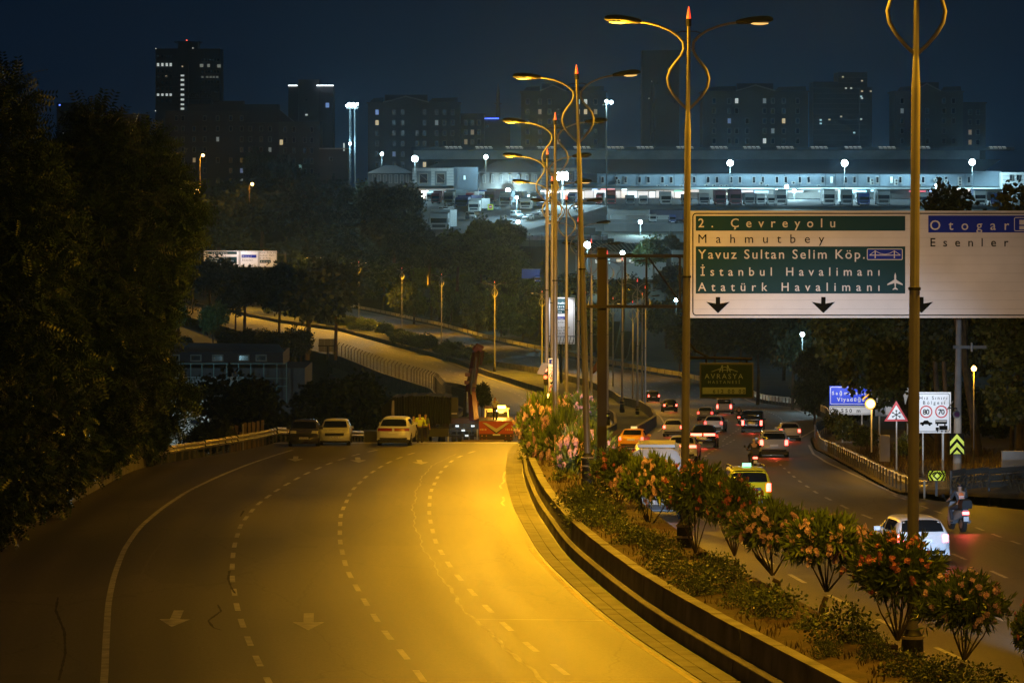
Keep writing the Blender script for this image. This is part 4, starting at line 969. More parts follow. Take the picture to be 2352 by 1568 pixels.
# plane trees on the right
PT = leaf_t(.30, .28)
GRt = 'plane trees behind the right guard rail'
tree('plane_tree', 'plane tree with amber lit leaves hanging below the big sign beside the blue sign', [pb(1930, 790, 55, 232), pb(1985, 760, 75, 230), pb(2065, 800, 75, 228), pb(1970, 855, 42, 230), pb(2045, 875, 45, 228), pb(2130, 830, 70, 228), pb(2000, 660, 90, 232), pb(2100, 640, 90, 232), pb(1895, 745, 30, 232), pb(2020, 905, 32, 231)], 13000, PT, LF_P, gz_at(2165, 228, -15.6), .3, GRt)
tree('plane_tree', 'dark leafy tree whose spiky top shows above the big sign', [pb(2170, 460, 36, 222), pb(2205, 470, 30, 222), pb(2150, 480, 26, 222), pb(2190, 570, 85, 222), pb(2230, 690, 95, 222), pb(2200, 800, 60, 222), pb(2250, 800, 60, 224), pb(2130, 700, 80, 224)], 8000, PT, LF_D, gz_at(2247, 216, -15.2), .3, GRt)
tree('plane_tree', 'dark tree filling the right picture edge behind the amber lantern', [pb(2335, 470, 48, 212), pb(2350, 600, 80, 212), pb(2330, 740, 80, 210), pb(2345, 880, 75, 210), pb(2310, 930, 45, 208), pb(2380, 760, 90, 212), pb(2290, 800, 30, 208)], 7500, PT, LF_P, gz_at(2345, 212, -15), .28, GRt)
for x, Y, r in ((2152, 214, .22), (2172, 210, .18), (2322, 215, .15), (2106, 216, .16)):
    t = thing('tree', {2152: 'mottled plane trunk behind the speed zone sign', 2172: 'dark trunk just left of the concrete pole', 2322: 'thin trunk in the dry grass at the right edge', 2106: 'slim trunk behind the white speed zone sign'}[x], 'tree', gz_at(x, Y, zr(Y)))
    p = px(x, 830, Y); MB().tube([(0, 0, -.3), (.08, 0, 2.5), (-.1, 0, p[2]-zr(Y))], [r, r*.85, r*.6], 9).build('trunk', BARK, t, True)
for i, (x, y, r, Y, lb) in enumerate(((1945, 985, 26, 240, 'bush behind the rail below the blue sign'), (1985, 1000, 22, 232, 'bush around the foot of the amber beacon post'), (2085, 1020, 22, 200, 'low bush behind the snowflake sign post'), (1920, 965, 22, 250, 'bush at the bend end of the right rail'))):
    b0 = pb(x, y, r, Y); tree('bush', lb, [b0, pb(x+r*.7, y+5, r*.7, Y), pb(x-r*.6, y+6, r*.7, Y)], 900, leaf_t(.2, .1), LF_B, (b0[0], b0[1], b0[2]-b0[3]), .04, 'bushes along the right rail', cat='bush')
# dry grass
def tufts(name, pts, h, m, n=14):
    P = []; D = []
    for p in pts:
        for _ in range(n): P.append((p[0]+rnd.gauss(0, .12), p[1]+rnd.gauss(0, .12), p[2])); D.append((rnd.gauss(0, .35), rnd.gauss(0, .35), 1))
    V, Q = scatter(name, *leaf_t(h, .03), np.array(P), frames(np.array(D)), R.uniform(.5, 1.3, len(P)), None)
    o = link(name, np_mesh(name, V, Q, [m])); tag(o, kind='stuff'); return o
DRY = mat('dry_grass', (.09, .055, .022), .8, island=.4, col2=(.05, .035, .015), nscale=1)
tufts('dry_grass', [(xRR(Y)+rnd.uniform(1.0, 9), Y, zr(Y)+.3) for Y in np.repeat(np.arange(160, 235, .5), 2)], .7, DRY)
tufts('median_grass', [(xLR(Y)+rnd.uniform(.6, 2.8), Y, zmid(Y)+.02) for Y in np.repeat(np.arange(66, 205, .5), 2)], .2, DRY, 7)
# oleanders
OL = leaf_t(.24, .05); PET = (np.array([[0,0,0],[.5,.42,.1],[1,.12,.16],[.95,-.2,.16],[.45,-.42,.1]], float)*.035, [(0,1,2,3,4)])
def flower_tmpl(k=5):
    V = []; Fc = []
    for i in range(k):
        a = 2*math.pi*i/k; c, s_ = math.cos(a), math.sin(a)
        for q in ((.004, 0, 0), (.028, .017, .006), (.04, 0, .004), (.028, -.017, .006)): V.append((c*q[0]-s_*q[1], s_*q[0]+c*q[1], q[2]))
        Fc.append((4*i, 4*i+1, 4*i+2, 4*i+3))
    return np.array(V), Fc
FT = flower_tmpl()
def oleander_mesh(nl, nf, fm, fdense=7, flat=.6, seed=0):
    global R
    R = np.random.default_rng(seed+50)
    n_tips = nl//14
    # branch tips on the upper dome
    d = R.normal(size=(n_tips, 3)); d[:, 2] = np.abs(d[:, 2])*1.25-.75; d /= np.linalg.norm(d, axis=1)[:, None]
    lump = 1+.2*np.sin(d[:, 0]*4+seed)*np.cos(d[:, 1]*5)
    tips = d*np.array([1, 1, flat])*(R.uniform(.5, 1.05, n_tips)*lump)[:, None]
    pos = np.repeat(tips, 14, 0)-np.repeat(d, 14, 0)*R.uniform(0, .28, n_tips*14)[:, None]
    D = np.repeat(d, 14, 0)*.9+R.normal(size=pos.shape)*.55+np.array([0, 0, .25])
    V, Q = scatter('leaves', *OL, pos, frames(D), R.uniform(.7, 1.2, len(pos)), None)
    lm = np_mesh('leaves', V, Q, [LF_O])
    i = R.choice(n_tips, nf, p=(lambda w: w/w.sum())(np.clip(tips[:, 2]+.5, .02, 9)*(np.linalg.norm(tips, axis=1) > .6)+1e-6))
    c = tips[i]+d[i]*.05; P = np.repeat(c, fdense, 0)+R.normal(size=(nf*fdense, 3))*.028
    Dn = np.repeat(d[i], fdense, 0)+R.normal(size=P.shape)*.5
    Z = frames(Dn)[:, :, [1, 2, 0]]
    V, Q = scatter('flowers', *FT, P, Z, R.uniform(.8, 1.3, len(P)), None)
    fmesh = np_mesh('flowers', V, Q, [fm])
    mb = MB(); rg = random.Random(seed)
    for k in range(0, n_tips, max(1, n_tips//8)):
        t = Vector(tips[k]); b = Vector((t.x*.04, t.y*.04, -flat*1.8)); mb.tube([b, b.lerp(t, .5)+Vector((t.x*.08, t.y*.08, -.05)), t], [.024, .016, .007], 5)
    return lm, fmesh, raw_mesh('limbs', mb.v, mb.f, BARK)
OMs = [oleander_mesh(6800, 150, PINK, 7, .62, 1), oleander_mesh(6800, 210, PINK, 7, .5, 2), oleander_mesh(6000, 90, REDP, 6, .75, 3)]
def oleander(lb, bx, by, cx, cy, rx, ry, Y, v, group='oleander shrubs in the median bed', fs=1):
    p = px(bx, by, Y); zb = zmid(Y); c = px(cx, cy, Y)
    t = thing('oleander_shrub', lb, 'shrub', (p[0], Y, zb), group=group)
    lm, fm, tm = OMs[v]; k = rx*Y/F; kz = ry*Y/F/(.62, .5, .75)[v]
    k *= 1.08; kz *= 1.12; loc = (c[0]-p[0], 0, c[2]-zb-.1*kz)
    for nm, me in (('leaves', lm), ('flowers', fm), ('limbs', tm)):
        o = link(nm, me, t, loc); o.scale = (k, k*1.0, kz); o.rotation_euler = (0, 0, rnd.uniform(0, 6.28))
        o['kind'] = 'stuff' if nm != 'limbs' else 'thing'
    MB().tube([(0, 0, -.2), (.03, 0, max(.05, (loc[2]-kz*1.2)*.5)), (loc[0], 0, max(.12, loc[2]-kz*(1.2, 1.0, 1.5)[v]))], [.085, .075, .06], 7).build('trunk', BARK, t, True)
    return t
OLS = [('farthest pink oleander beside the round amber beacon', 1240, 1060, 1252, 965, 60, 62, 192, 1), ('broad pale pink oleander behind the leaning lamp pole', 1290, 1075, 1290, 1010, 72, 66, 172, 1), ('green oleander with few flowers right of the grey pole', 1330, 1050, 1330, 945, 45, 42, 186, 0),
 ('pink oleander between the leaning pole and the gantry post', 1345, 1120, 1345, 1035, 62, 60, 158, 1), ('dull red oleander directly right of the gantry post', 1432, 1180, 1420, 1070, 58, 42, 134, 2), ('pink oleander in front of the white minibus', 1482, 1215, 1492, 1095, 66, 52, 124, 1),
 ('green oleander with red flowers right of the second lamp pole', 1616, 1285, 1598, 1125, 64, 66, 108, 2), ('red flowered oleander below the yellow-green taxi', 1690, 1310, 1688, 1150, 58, 58, 104, 2), ('wide pink oleander right below the taxi', 1785, 1350, 1775, 1203, 82, 52, 99, 1),
 ('densely pink flowered oleander in the middle of the row', 1886, 1400, 1898, 1232, 86, 56, 91, 1), ('large bright green oleander with coral flowers at the nearest pole', 2020, 1515, 2062, 1300, 100, 78, 79, 2), ('small headed pink oleander right of the nearest pole', 2195, 1580, 2214, 1378, 88, 62, 74, 0), ('oleander cut off by the right picture edge', 2375, 1600, 2380, 1440, 50, 70, 70, 2)]
for a in OLS: oleander(*a)
BMs = []
for sd in (1, 2):
    R = np.random.default_rng(sd); BMs.append(crown_mesh('foliage', [(0, 0, 0, 1, 1, .7), (.5, .2, -.15, .6, .6, .5), (-.5, -.1, -.1, .6, .6, .5), (.1, 0, .3, .5, .5, .4)], 1500, leaf_t(.13, .07), [LF_B], shell=(.5, 1.1)))
BUSH = [(1262, 1088, 30, 28, 176), (1225, 1065, 22, 22, 190), (1300, 1120, 40, 34, 152), (1352, 1155, 42, 36, 141), (1340, 1190, 40, 26, 134), (1395, 1185, 36, 30, 132), (1455, 1235, 40, 24, 121), (1520, 1262, 40, 30, 116), (1530, 1300, 45, 26, 109), (1590, 1325, 46, 28, 105), (1665, 1335, 50, 42, 102), (1600, 1352, 40, 24, 101), (1700, 1380, 36, 26, 96.5), (1778, 1395, 62, 42, 95), (1935, 1448, 66, 52, 87), (1900, 1500, 30, 22, 82), (2010, 1500, 34, 36, 81), (2080, 1535, 50, 34, 76.5), (2160, 1552, 60, 36, 75), (2250, 1570, 60, 36, 72.5), (1420, 1215, 30, 20, 126), (1855, 1440, 30, 20, 88)]
BUSH += [(1225, 1040, 26, 30, 192), (1245, 1100, 26, 24, 168), (1375, 1140, 40, 30, 140), (1320, 1150, 36, 26, 146), (1480, 1240, 36, 22, 119), (1640, 1300, 40, 26, 108), (1735, 1370, 36, 24, 98), (1980, 1470, 34, 26, 84), (2120, 1560, 40, 26, 77)]
BL = ['round', 'small', 'spreading', 'dense', 'low', 'upright', 'sprawling', 'leafy', 'loose', 'olive green', 'broad', 'rusty tinted', 'compact', 'rose', 'large rounded', 'tiny', 'ragged', 'half dry', 'dark', 'thick', 'thin', 'scrubby', 'feathery', 'squat', 'deep green', 'grassy', 'narrow', 'springy', 'open', 'pale tipped', 'clipped']
wh = ['behind the barrier crest', 'at the far end of the bed', 'left of the leaning pole', 'under the leaning pole', 'close to the barrier below the leaning pole', 'beside the gantry post foot', 'below the dull red oleander', 'left of the second lamp base', 'on the barrier side of the second lamp base', 'in front of the second lamp base', 'right of the second lamp base', 'against the coping near the second lamp', 'under the red flowered oleander', 'under the wide pink oleander', 'between two pink oleander trunks', 'against the coping by the rounded bush', 'left of the nearest pole foot', 'at the nearest pole foot', 'beside the white bag', 'at the lower right corner of the bed', 'under the pink oleander by the minibus', 'on bare soil by the coping', 'at the crest end of the barrier', 'below the round amber beacon', 'just left of the gantry post foot', 'between leaning pole and coping', 'before the pink oleander by the minibus', 'beside the second lamp cast base', 'left of the wide pink oleander trunk', 'right of the rounded bush by the coping', 'by the coping at the nearest pole']
for i, (x, y, rx, ry, Y) in enumerate(BUSH):
    Y = F*7.54/(y+ry*.75-670) if Y < 150 else Y
    p = px(x, y, Y); t = thing('bush', '%s bush %s' % (BL[i], wh[i]), 'bush', (p[0], Y, zmid(Y)), group='low bushes in the median bed')
    o = link('foliage', BMs[i % 2], t, (0, 0, p[2]-zmid(Y))); o.scale = (1.2*rx*Y/F, 1.2*rx*Y/F, 1.25*ry*Y/F/.7); o.rotation_euler = (0, 0, i*1.3)
    MB().tube([(0, 0, -.1), (.02, 0, .2), (0, 0, max(.25, p[2]-zmid(Y)))], [.04, .035, .015], 5).build('stem', BARK, t)
t = thing('plastic_bag', 'crumpled white bag lying by the foot of the nearest lamp pole', 'bag', px(2059, 1536, 77.5))
V, Q = [], []
mb = MB(); rg = random.Random(4)
n = 10
for i in range(5):
    for k in range(n): a = 2*math.pi*k/n; r_ = (.02, .13, .17, .13, .03)[i]*(1+rg.uniform(-.25, .25)); V.append((r_*1.15*math.cos(a), r_*math.sin(a), (-.10, -.07, 0, .07, .1)[i]+rg.uniform(-.02, .02)))
mb.add(V, [(i*n+k, i*n+(k+1)%n, (i+1)*n+(k+1)%n, (i+1)*n+k) for i in range(4) for k in range(n)]+[tuple(range(n)), tuple(range(4*n, 5*n))]).build('bag_body', mat('white_plastic', (.7, .68, .6), .5), t)
# ------------------------------------------------------------------ valley and hillside trees (shared crowns)
CM = []
for sd in range(4):
    R = np.random.default_rng(20+sd)
    bl = [(R.normal()*.35, R.normal()*.35, R.uniform(-.5, .5), R.uniform(.4, .6), R.uniform(.4, .6), R.uniform(.4, .6)) for _ in range(9)]
    CM.append(blob_cache := (bl, 2600))
def crown_of(i, m, size, n=5200): 
    global R
    R = np.random.default_rng(90+i); return crown_mesh('crown', CM[i % 4][0], n, leaf_t(size, size*.8), [m], shell=(.5, 1.1))
crD = [crown_of(i, LF_D, .14) for i in range(4)]; crG = [crown_of(i, LF_G, .14) for i in range(4)]
R = np.random.default_rng(5)
def far_tree(lb, x, y, rx, ry, Y, base_y, me, group, name='tree', r0=None):
    c = px(x, y, Y); b = px(x, base_y, Y); k = rx*Y/F; kz = ry*Y/F
    t = thing(name, lb, 'tree', (b[0], Y, b[2]), group=group)
    o = link('crown', me, t, (0, 0, c[2]-b[2])); o.scale = (k, k, kz); o.rotation_euler = (0, 0, x*.7)
    r0 = r0 or k*.07
    MB().tube([(0, 0, -1), (k*.04, 0, (c[2]-b[2])*.5), (0, 0, c[2]-b[2])], [r0, r0*.8, r0*.4], 6).build('trunk', BARK, t)
    return t
V1 = 'dark trees in the valley below the viaduct'; V2 = 'trees along the near side of the far road'; V3 = 'dark trees on the hillside'; V4 = 'lamp lit trees beyond the far rail'; V5 = 'trees below the market yard'
for a in ((565, 950, 100, 95, 310, 1060, 'broad dark tree in front of the glass walled building'), (700, 985, 70, 60, 330, 1070, 'low dark tree behind the parked pale car'), (795, 940, 95, 85, 345, 1060, 'dark tree hiding the viaduct columns'), (640, 1000, 60, 50, 300, 1060, 'dark bushy tree beside the brown sheet fence'), (460, 1000, 55, 45, 300, 1060, 'dark low tree left of the brown sheet fence'), (862, 975, 45, 50, 360, 1050, 'narrow dark tree left of the black draped load'), (1106, 905, 24, 30, 300, 960, 'small dark round tree behind the crane truck deck')):
    far_tree(a[6], a[0], a[1], a[2], a[3], a[4], a[5], crD[int(a[0]) % 4], V1)
for a in ((398, 738, 25, 42, 600, 820, 'rounded teal tinted tree nearest the white tower edge'), (488, 740, 30, 45, 610, 830, 'rounded teal tinted tree beside the bright road gap')):
    far_tree(a[6], a[0], a[1], a[2], a[3], a[4], a[5], crG[1], V2, 'cypress_tree')
for i, (x, y, rx, ry) in enumerate(((430, 790, 26, 24), (530, 785, 30, 28), (575, 775, 24, 24), (620, 785, 34, 30), (665, 800, 26, 28), (690, 790, 30, 40), (650, 830, 30, 22))):
    far_tree(['hedge tree by the teal roof', 'hedge tree left of the road gap', 'hedge tree right of the road gap', 'dense hedge tree above the flat roof', 'hedge tree by the road barrier', 'hedge tree under the big dark crown', 'hedge tree above the building corner'][i], x, y, rx, ry, 620+i*8, 830, crD[i % 4], V2)
for i, (x, y, rx, ry, Y, by) in enumerate(((705, 690, 95, 85, 740, 815), (770, 650, 60, 60, 760, 815), (640, 660, 50, 60, 780, 790), (560, 650, 60, 50, 860, 790), (480, 640, 60, 50, 900, 760), (410, 620, 50, 60, 900, 760), (540, 690, 35, 35, 850, 790))):
    far_tree(['big dark tree hanging over the bright far road', 'dark tree right above the grey sign back', 'dark tree left of the big overhanging tree', 'dark tree below the distant overhead sign', 'dark tree left below the distant overhead sign', 'dark tree beside the white tower edge', 'small tree with bare trunk before the bright road'][i], x, y, rx, ry, Y, by, crD[(i+1) % 4], V2)
HT = [(500, 520, 60, 50, 1250), (600, 500, 70, 60, 1300), (560, 450, 50, 45, 1350), (700, 480, 70, 70, 1300), (640, 420, 45, 70, 1380), (600, 400, 30, 50, 1390), (790, 470, 60, 60, 1250), (860, 470, 60, 50, 1200), (930, 500, 50, 60, 1150), (900, 560, 60, 50, 1180), (820, 560, 70, 60, 1220), (740, 580, 70, 60, 1250), (660, 600, 60, 60, 1250), (540, 600, 60, 60, 1280), (470, 600, 50, 60, 1280), (880, 630, 60, 50, 1180), (800, 650, 50, 50, 1190), (950, 590, 40, 50, 1130), (440, 500, 50, 50, 1300), (750, 420, 45, 25, 1350), (985, 565, 50, 50, 940), (935, 478, 42, 50, 985), (880, 465, 52, 48, 985), (945, 535, 40, 38, 980), (905, 520, 50, 45, 975)]
ad = ['broad', 'tall', 'round', 'wide', 'pointed', 'slim', 'low', 'full', 'edge', 'lower', 'middle', 'big', 'soft', 'dim', 'outer', 'ragged', 'small', 'steep', 'far', 'flat', 'last', 'leaning', 'heavy', 'squat', 'dense']
pl_ = ['above the white tower edge', 'above the distant overhead sign', 'under the left apartment block', 'before the left apartment block', 'shaped like a spire before the apartments', 'beside the spire shaped tree', 'below the stadium light mast', 'at the crest right of the light mast', 'beside the parked grey truck', 'under the white railing', 'in the middle of the dark slope', 'above the yellow lit lamps', 'left of the yellow lit lamps', 'behind the distant overhead sign', 'beside the orange street light', 'above the beacon topped lamp', 'between two yellow lamps', 'below the white railing end', 'under the two orange lights', 'against the teal lit wall', 'between slope and grove', 'beside the grey articulated lorry', 'left of the first gate building', 'just under the grey articulated lorry', 'hiding the left end of the yard']
for i, (x, y, rx, ry, Y) in enumerate(HT): far_tree('%s dark hillside tree %s' % (ad[i], pl_[i]), x, y, rx*1.1, ry*1.1, Y, y+ry+30, crD[i % 4], V3)
GT = [(950, 680, 42, 48, 1020, 755), (1035, 690, 40, 60, 990, 775), (1095, 700, 36, 50, 960, 785), (1150, 715, 34, 50, 940, 800), (1200, 720, 40, 55, 900, 805), (990, 640, 40, 40, 1040, 760), (1070, 640, 45, 50, 1010, 775)]
for i, (x, y, rx, ry, Y, by) in enumerate(GT): far_tree(['yellow green lit tree at the left of the grove', 'brightest green tree of the lit grove', 'dim tree of the grove above the crane', 'shadowy tree of the grove by the red beacon lamp', 'dark tree of the grove left of the slim poles', 'rear tree of the grove under the hillside', 'rear tree between the lit grove trees'][i], x, y, rx, ry, Y, by, crG[i % 4], V4)
VT = [(1150, 535, 36, 46, 955, 640), (1105, 540, 36, 44, 950, 640), (1050, 570, 54, 50, 950, 660), (1140, 600, 60, 48, 940, 680), (1200, 630, 46, 50, 910, 700), (1500, 585, 44, 44, 860, 680), (1330, 650, 45, 30, 840, 700), (1262, 640, 16, 55, 850, 720), (1560, 640, 40, 45, 830, 720), (1430, 680, 50, 45, 800, 760), (1530, 720, 45, 45, 780, 790), (1240, 700, 40, 40, 840, 760), (1350, 730, 50, 45, 790, 790), (1540, 560, 22, 24, 850, 640)]
for i, (x, y, rx, ry, Y, by) in enumerate(VT): far_tree(['bright green tree lit by the white yard lamp', 'half lit tree left of the bright green one', 'dim tree under the parked grey truck', 'dim tree between yard and lit grove', 'dark tree above the tall white sign', 'big grey green tree right of the striped roof', 'dark tree below the lit shed windows', 'thin conifer before the striped roof shed', 'dark tree inside the empty sign frame', 'dark tree low inside the sign frame', 'dark tree below the empty sign frame', 'dark tree left of the tall white sign', 'dark tree behind the slim lamp poles', 'small tree beside the gable of the right shed'][i], x, y, rx, ry, Y, by, crG[i % 4] if i < 6 else crD[i % 4], V5)
RT = [(1640, 760, 60, 60, 560, 900), (1740, 790, 60, 60, 540, 920), (1820, 780, 55, 60, 480, 930), (1560, 780, 40, 50, 700, 860), (1880, 840, 55, 70, 430, 950), (1700, 720, 50, 50, 640, 860), (1800, 700, 60, 50, 620, 860), (1870, 900, 40, 50, 380, 980), (1960, 920, 50, 50, 340, 990), (2080, 900, 60, 60, 300, 1010), (2200, 930, 60, 60, 280, 1020), (2300, 960, 60, 50, 270, 1030)]
for i, (x, y, rx, ry, Y, by) in enumerate(RT): far_tree(['dark tree behind the hanging billboard', 'dark tree right of the hanging billboard', 'dark tree with white light glinting through its leaves', 'dark tree left of the big sign pole', 'dark tree above the right bend', 'rear dark tree under the big sign', 'rear dark tree below the first down arrows', 'dark thicket tree beside the blue sign', 'dark tree behind the blue sign', 'dark tree behind the snowflake sign', 'dark tree behind the concrete pole', 'dark tree in the right corner thicket'][i], x, y, rx, ry, Y, by, crD[i % 4], 'dark trees behind the right hand fence')
# planted strip of the far median
for i in range(26):
    Y = 745+i*14; X = (xLR(Y)+xRL(Y))/2+rnd.uniform(-2, 2); k = rnd.uniform(1.2, 2.4)
    t = thing('bush', 'bush in the planted strip between the two far roads', 'bush', (X, Y, zr(Y)), group='bushes of the far planted strip')
    o = link('foliage', crG[i % 4], t, (0, 0, k*.9)); o.scale = (k*1.2, k*1.2, k)
# ------------------------------------------------------------------ far city
FW = mat('far_wall', (.10, .10, .085), .9, noise=.15, nscale=.1); FWD = mat('far_wall_dark', (.07, .065, .06), .9, noise=.15, nscale=.1); ROOF = mat('dark_roof_tiles', (.05, .045, .045), .9)
WIN = mat('dark_window', (.01, .012, .016), .15); WFR = mat('window_frame_pale', (.22, .22, .2), .6)
L_W = glow('lit_window_white', (.85, .95, .9), .55); L_Y = glow('lit_window_warm', (1, .78, .42), .5); L_B = glow('lit_window_blue', (.25, .45, 1), .5); L_C = glow('lit_window_cyan', (.5, .9, 1), .8)
L_DY = glow('dim_warm_window', (1, .7, .35), .16); L_DW = glow('dim_cool_window', (.7, .9, .9), .14); L_DB = glow('tv_blue_window', (.3, .5, 1), .2)
def pbox(x0, x1, y0, y1, Y, D, mb=None):
    a = px(x0, y0, Y); b = px(x1, y1, Y); return (mb or MB()).box(a[0], b[0], Y, Y+D, b[2], a[2])
_wm = {}
def window(parent, x, y, w, h, Y, m, fr=True):
    "one window: frame with a pane set in it"
    k = (round(w*Y/F, 2), round(h*Y/F, 2), fr, m.name); p = px(x, y, Y); a, b = k[0]/2, k[1]/2
    if k not in _wm:
        f = MB()
        if fr:
            t = .12*a+.06
            f.box(-a, a, -.12, .05, b-t, b).box(-a, a, -.12, .05, -b, -b+t).box(-a, -a+t, -.12, .05, -b+t, b-t).box(a-t, a, -.12, .05, -b+t, b-t)
            fm = raw_mesh('window', f.v, f.f, WFR)
        g = MB().box(-a*(.86 if fr else 1), a*(.86 if fr else 1), -.06, .03, -b*.9, b*.9); _wm[k] = (fm if fr else None, raw_mesh('pane', g.v, g.f, m))
    fm, gm = _wm[k]
    if fr:
        o = link('window', fm, parent, (p[0]-parent.location[0], Y-parent.location[1], p[2]-parent.location[2])); link('pane', gm, o)
    else: link('window', gm, parent, (p[0]-parent.location[0], Y-parent.location[1], p[2]-parent.location[2]))
def building(name, label, x0, x1, ytop, ybase, Y, D, m=FW, group=None):
    b = thing(name, label, 'building', px((x0+x1)/2, ybase, Y), group=group)
    pbox(x0, x1, ytop, ybase+20, Y, D).build('wall', m, b, loc=-Vector(b.location)); return b
def add_part(b, nm, mb, m): o = mb.build(nm, m, b); o.location = -Vector(b.location); return o
def grid(b, xs, ys, w, h, Y, lit, fr=True, skip=0, seed=1):
    rg = random.Random(seed)
    for j, y in enumerate(ys):
        for i, x in enumerate(xs):
            if rg.random() < skip: continue
            q = rg.random(); window(b, x, y, w, h, Y-.05, lit.get((i, j), (L_DY if q < .03 else L_DW if q < .055 else L_DB if q < .065 else WIN)), fr)
GA = 'apartment blocks on the skyline'
def apartment(label, x0, x1, yt, yb, Y, xs, y0, dy, n, lit, gable=None, m=FW, w=9, h=13, seed=1, skip=.08, roof=True):
    b = building('apartment_block', label, x0, x1, yt, yb, Y, 20, m, GA)
    grid(b, xs, [y0+dy*j for j in range(n)], w, h, Y, lit, True, skip, seed)
    mb = MB(); pbox(x0-3, x1+3, yt-3, yt, Y-1, 22, mb); add_part(b, 'eaves', mb, m)
    if gable:
        g0, g1, gy = gable; p = [px(g0, yt-3, Y), px((g0+g1)/2, gy, Y), px(g1, yt-3, Y)]
        add_part(b, 'gable', MB().prism([(q[0], q[2]) for q in p], Y-1.2, Y+8), m)
        mb = MB(); 
        for s_ in ((0, 1), (1, 2)): mb.tube([(p[s_[0]][0], Y-1.3, p[s_[0]][2]), (p[s_[1]][0], Y-1.3, p[s_[1]][2])], .25, 4)
        add_part(b, 'gable_trim', mb, WFR)
        mb = MB()
        for (ra, rb) in ((x0+5, g0), (g1, x1-5)):
            q = [px(ra+8, yt-12, Y+8), px(rb, yt-14, Y+8)]
            a_ = px(ra, yt-3, Y+2); b_ = px(rb, yt-3, Y+2); mb.add([(a_[0], Y, a_[2]), (b_[0], Y, b_[2]), (q[1][0], Y+9, q[1][2]), (q[0][0], Y+9, q[0][2])], [(0, 1, 2, 3)])
        pbox(g0+4, g1-4, gy-4, yt, Y+9, 6, mb)
        add_part(b, 'roof', mb, ROOF)
    return b
apartment('apartment block with blue lit upper corner window and wide gable above the market', 845, 1056, 238, 420, 1400, [866, 905, 925, 958, 975, 1003, 1021, 1040], 258, 24, 7, {(0, 0): L_B, (0, 1): L_Y, (4, 5): L_Y}, (880, 985, 222), seed=3)
apartment('low plain block right of the gabled apartment block', 1058, 1112, 264, 400, 1420, [1070, 1085, 1100], 282, 22, 5, {}, None, FWD)
apartment('apartment block with a few lit upper windows behind the leaning lamp', 1197, 1392, 212, 400, 1400, [1212, 1240, 1262, 1283, 1328, 1345, 1368], 234, 23, 7, {(3, 0): L_W, (4, 0): L_C, (5, 0): L_W, (4, 1): L_Y, (5, 1): L_Y}, (1240, 1300, 196), seed=5)
apartment('apartment block with a cream lit upper window right of the second lamp', 1614, 1856, 212, 400, 1400, [1640, 1675, 1692, 1716, 1756, 1775, 1800, 1832], 232, 23, 7, {(2, 0): L_W, (6, 2): L_Y, (4, 4): L_W}, (1690, 1780, 196), seed=7)
apartment('apartment block with pale roof line around the nearest lamp pole', 2055, 2212, 212, 400, 1400, [2072, 2096, 2130, 2168, 2190], 232, 23, 7, {}, (2096, 2160, 193), seed=9)
apartment('narrow dim block at the right of the skyline', 2212, 2264, 238, 400, 1430, [2228, 2246], 258, 23, 5, {}, None, FWD)
b = building('apartment_block', 'broad dark apartment block above the left trees with a teal lit stair window', 380, 640, 255, 450, 1400, 20, FWD, GA)
grid(b, [405, 420, 446, 470, 500, 530, 555, 575, 600, 620], [272+24*j for j in range(7)], 8, 12, 1400, {}, True, .15, 4)
mb = MB(); pbox(430, 640, 240, 256, 1404, 10, mb); pbox(490, 560, 232, 242, 1408, 6, mb); add_part(b, 'roof', mb, ROOF)
b = building('apartment_block', 'right wing of the broad dark block with cool lit window', 640, 735, 280, 450, 1390, 20, FW, GA)
grid(b, [655, 675, 700, 716], [298+24*j for j in range(6)], 8, 13, 1390, {}, True, .1, 6); window(b, 646, 327, 7, 13, 1389.9, L_Y, False); window(b, 686, 391, 14, 28, 1389.8, glow('teal_stairwell', (.35, .85, .8), .22), False)
p0, p1, p2, p3 = px(560, 256, 1390), px(640, 270, 1390), px(655, 281, 1390), px(735, 281, 1390)
add_part(b, 'roof', MB().prism([(px(560, 260, 1390)[0], px(0, 282, 1390)[2]), (px(575, 0, 1390)[0], px(0, 250, 1390)[2]), (px(640, 0, 1390)[0], px(0, 252, 1390)[2]), (px(675, 0, 1390)[0], px(0, 281, 1390)[2])], 1392, 1400), ROOF)
b = building('apartment_block', 'low dark roofed house between left trees and the tall tower', 250, 335, 262, 400, 1390, 15, FWD, GA); grid(b, [265, 285, 305, 322], [285, 308, 330], 7, 11, 1390, {}, True, .1, 6)
b = building('house', 'pale low house lit cool beside the light mast foot', 735, 800, 342, 420, 1300, 12, FW, None); window(b, 790, 338, 3, 20, 1299.5, L_W, False); pbox(733, 798, 340, 343, 1299, 12).build('eaves', mat('pale_eaves', (.4, .38, .34), .7), b, loc=-Vector(b.location)); window(b, 760, 365, 8, 8, 1299.8, WIN)
# towers
TWR = mat('tower_wall', (.05, .045, .05), .6); TWP = mat('tower_panel', (.085, .08, .085), .6)
Y = 2500
b = building('tower_block', 'tall dark office tower with a lit stair column and a red lamp on top', 357, 432, 112, 460, Y, 30, TWR, 'distant towers')
pbox(402, 506, 112, 460, Y+3, 28).build('wing', TWP, b, loc=-Vector(b.location)); mb = MB(); pbox(408, 455, 97, 113, Y+6, 16, mb); pbox(400, 460, 95, 98, Y+5, 18, mb); add_part(b, 'roof_house', mb, TWR)
for y in (176, 199, 222, 246): add_part(b, 'floor_band', pbox(357, 506, y, y+1, Y-.6, 1), TWP)
for x in (363, 373, 383, 392): window(b, x, 149, 5, 8, Y-.7, L_W, False); window(b, x, 218, 5, 6, Y-.7, L_W, False)
for x in (363, 373, 383, 392):
    for y in (130, 164, 176, 190, 204, 232): window(b, x, y, 5, 7, Y-.7, WIN, False)
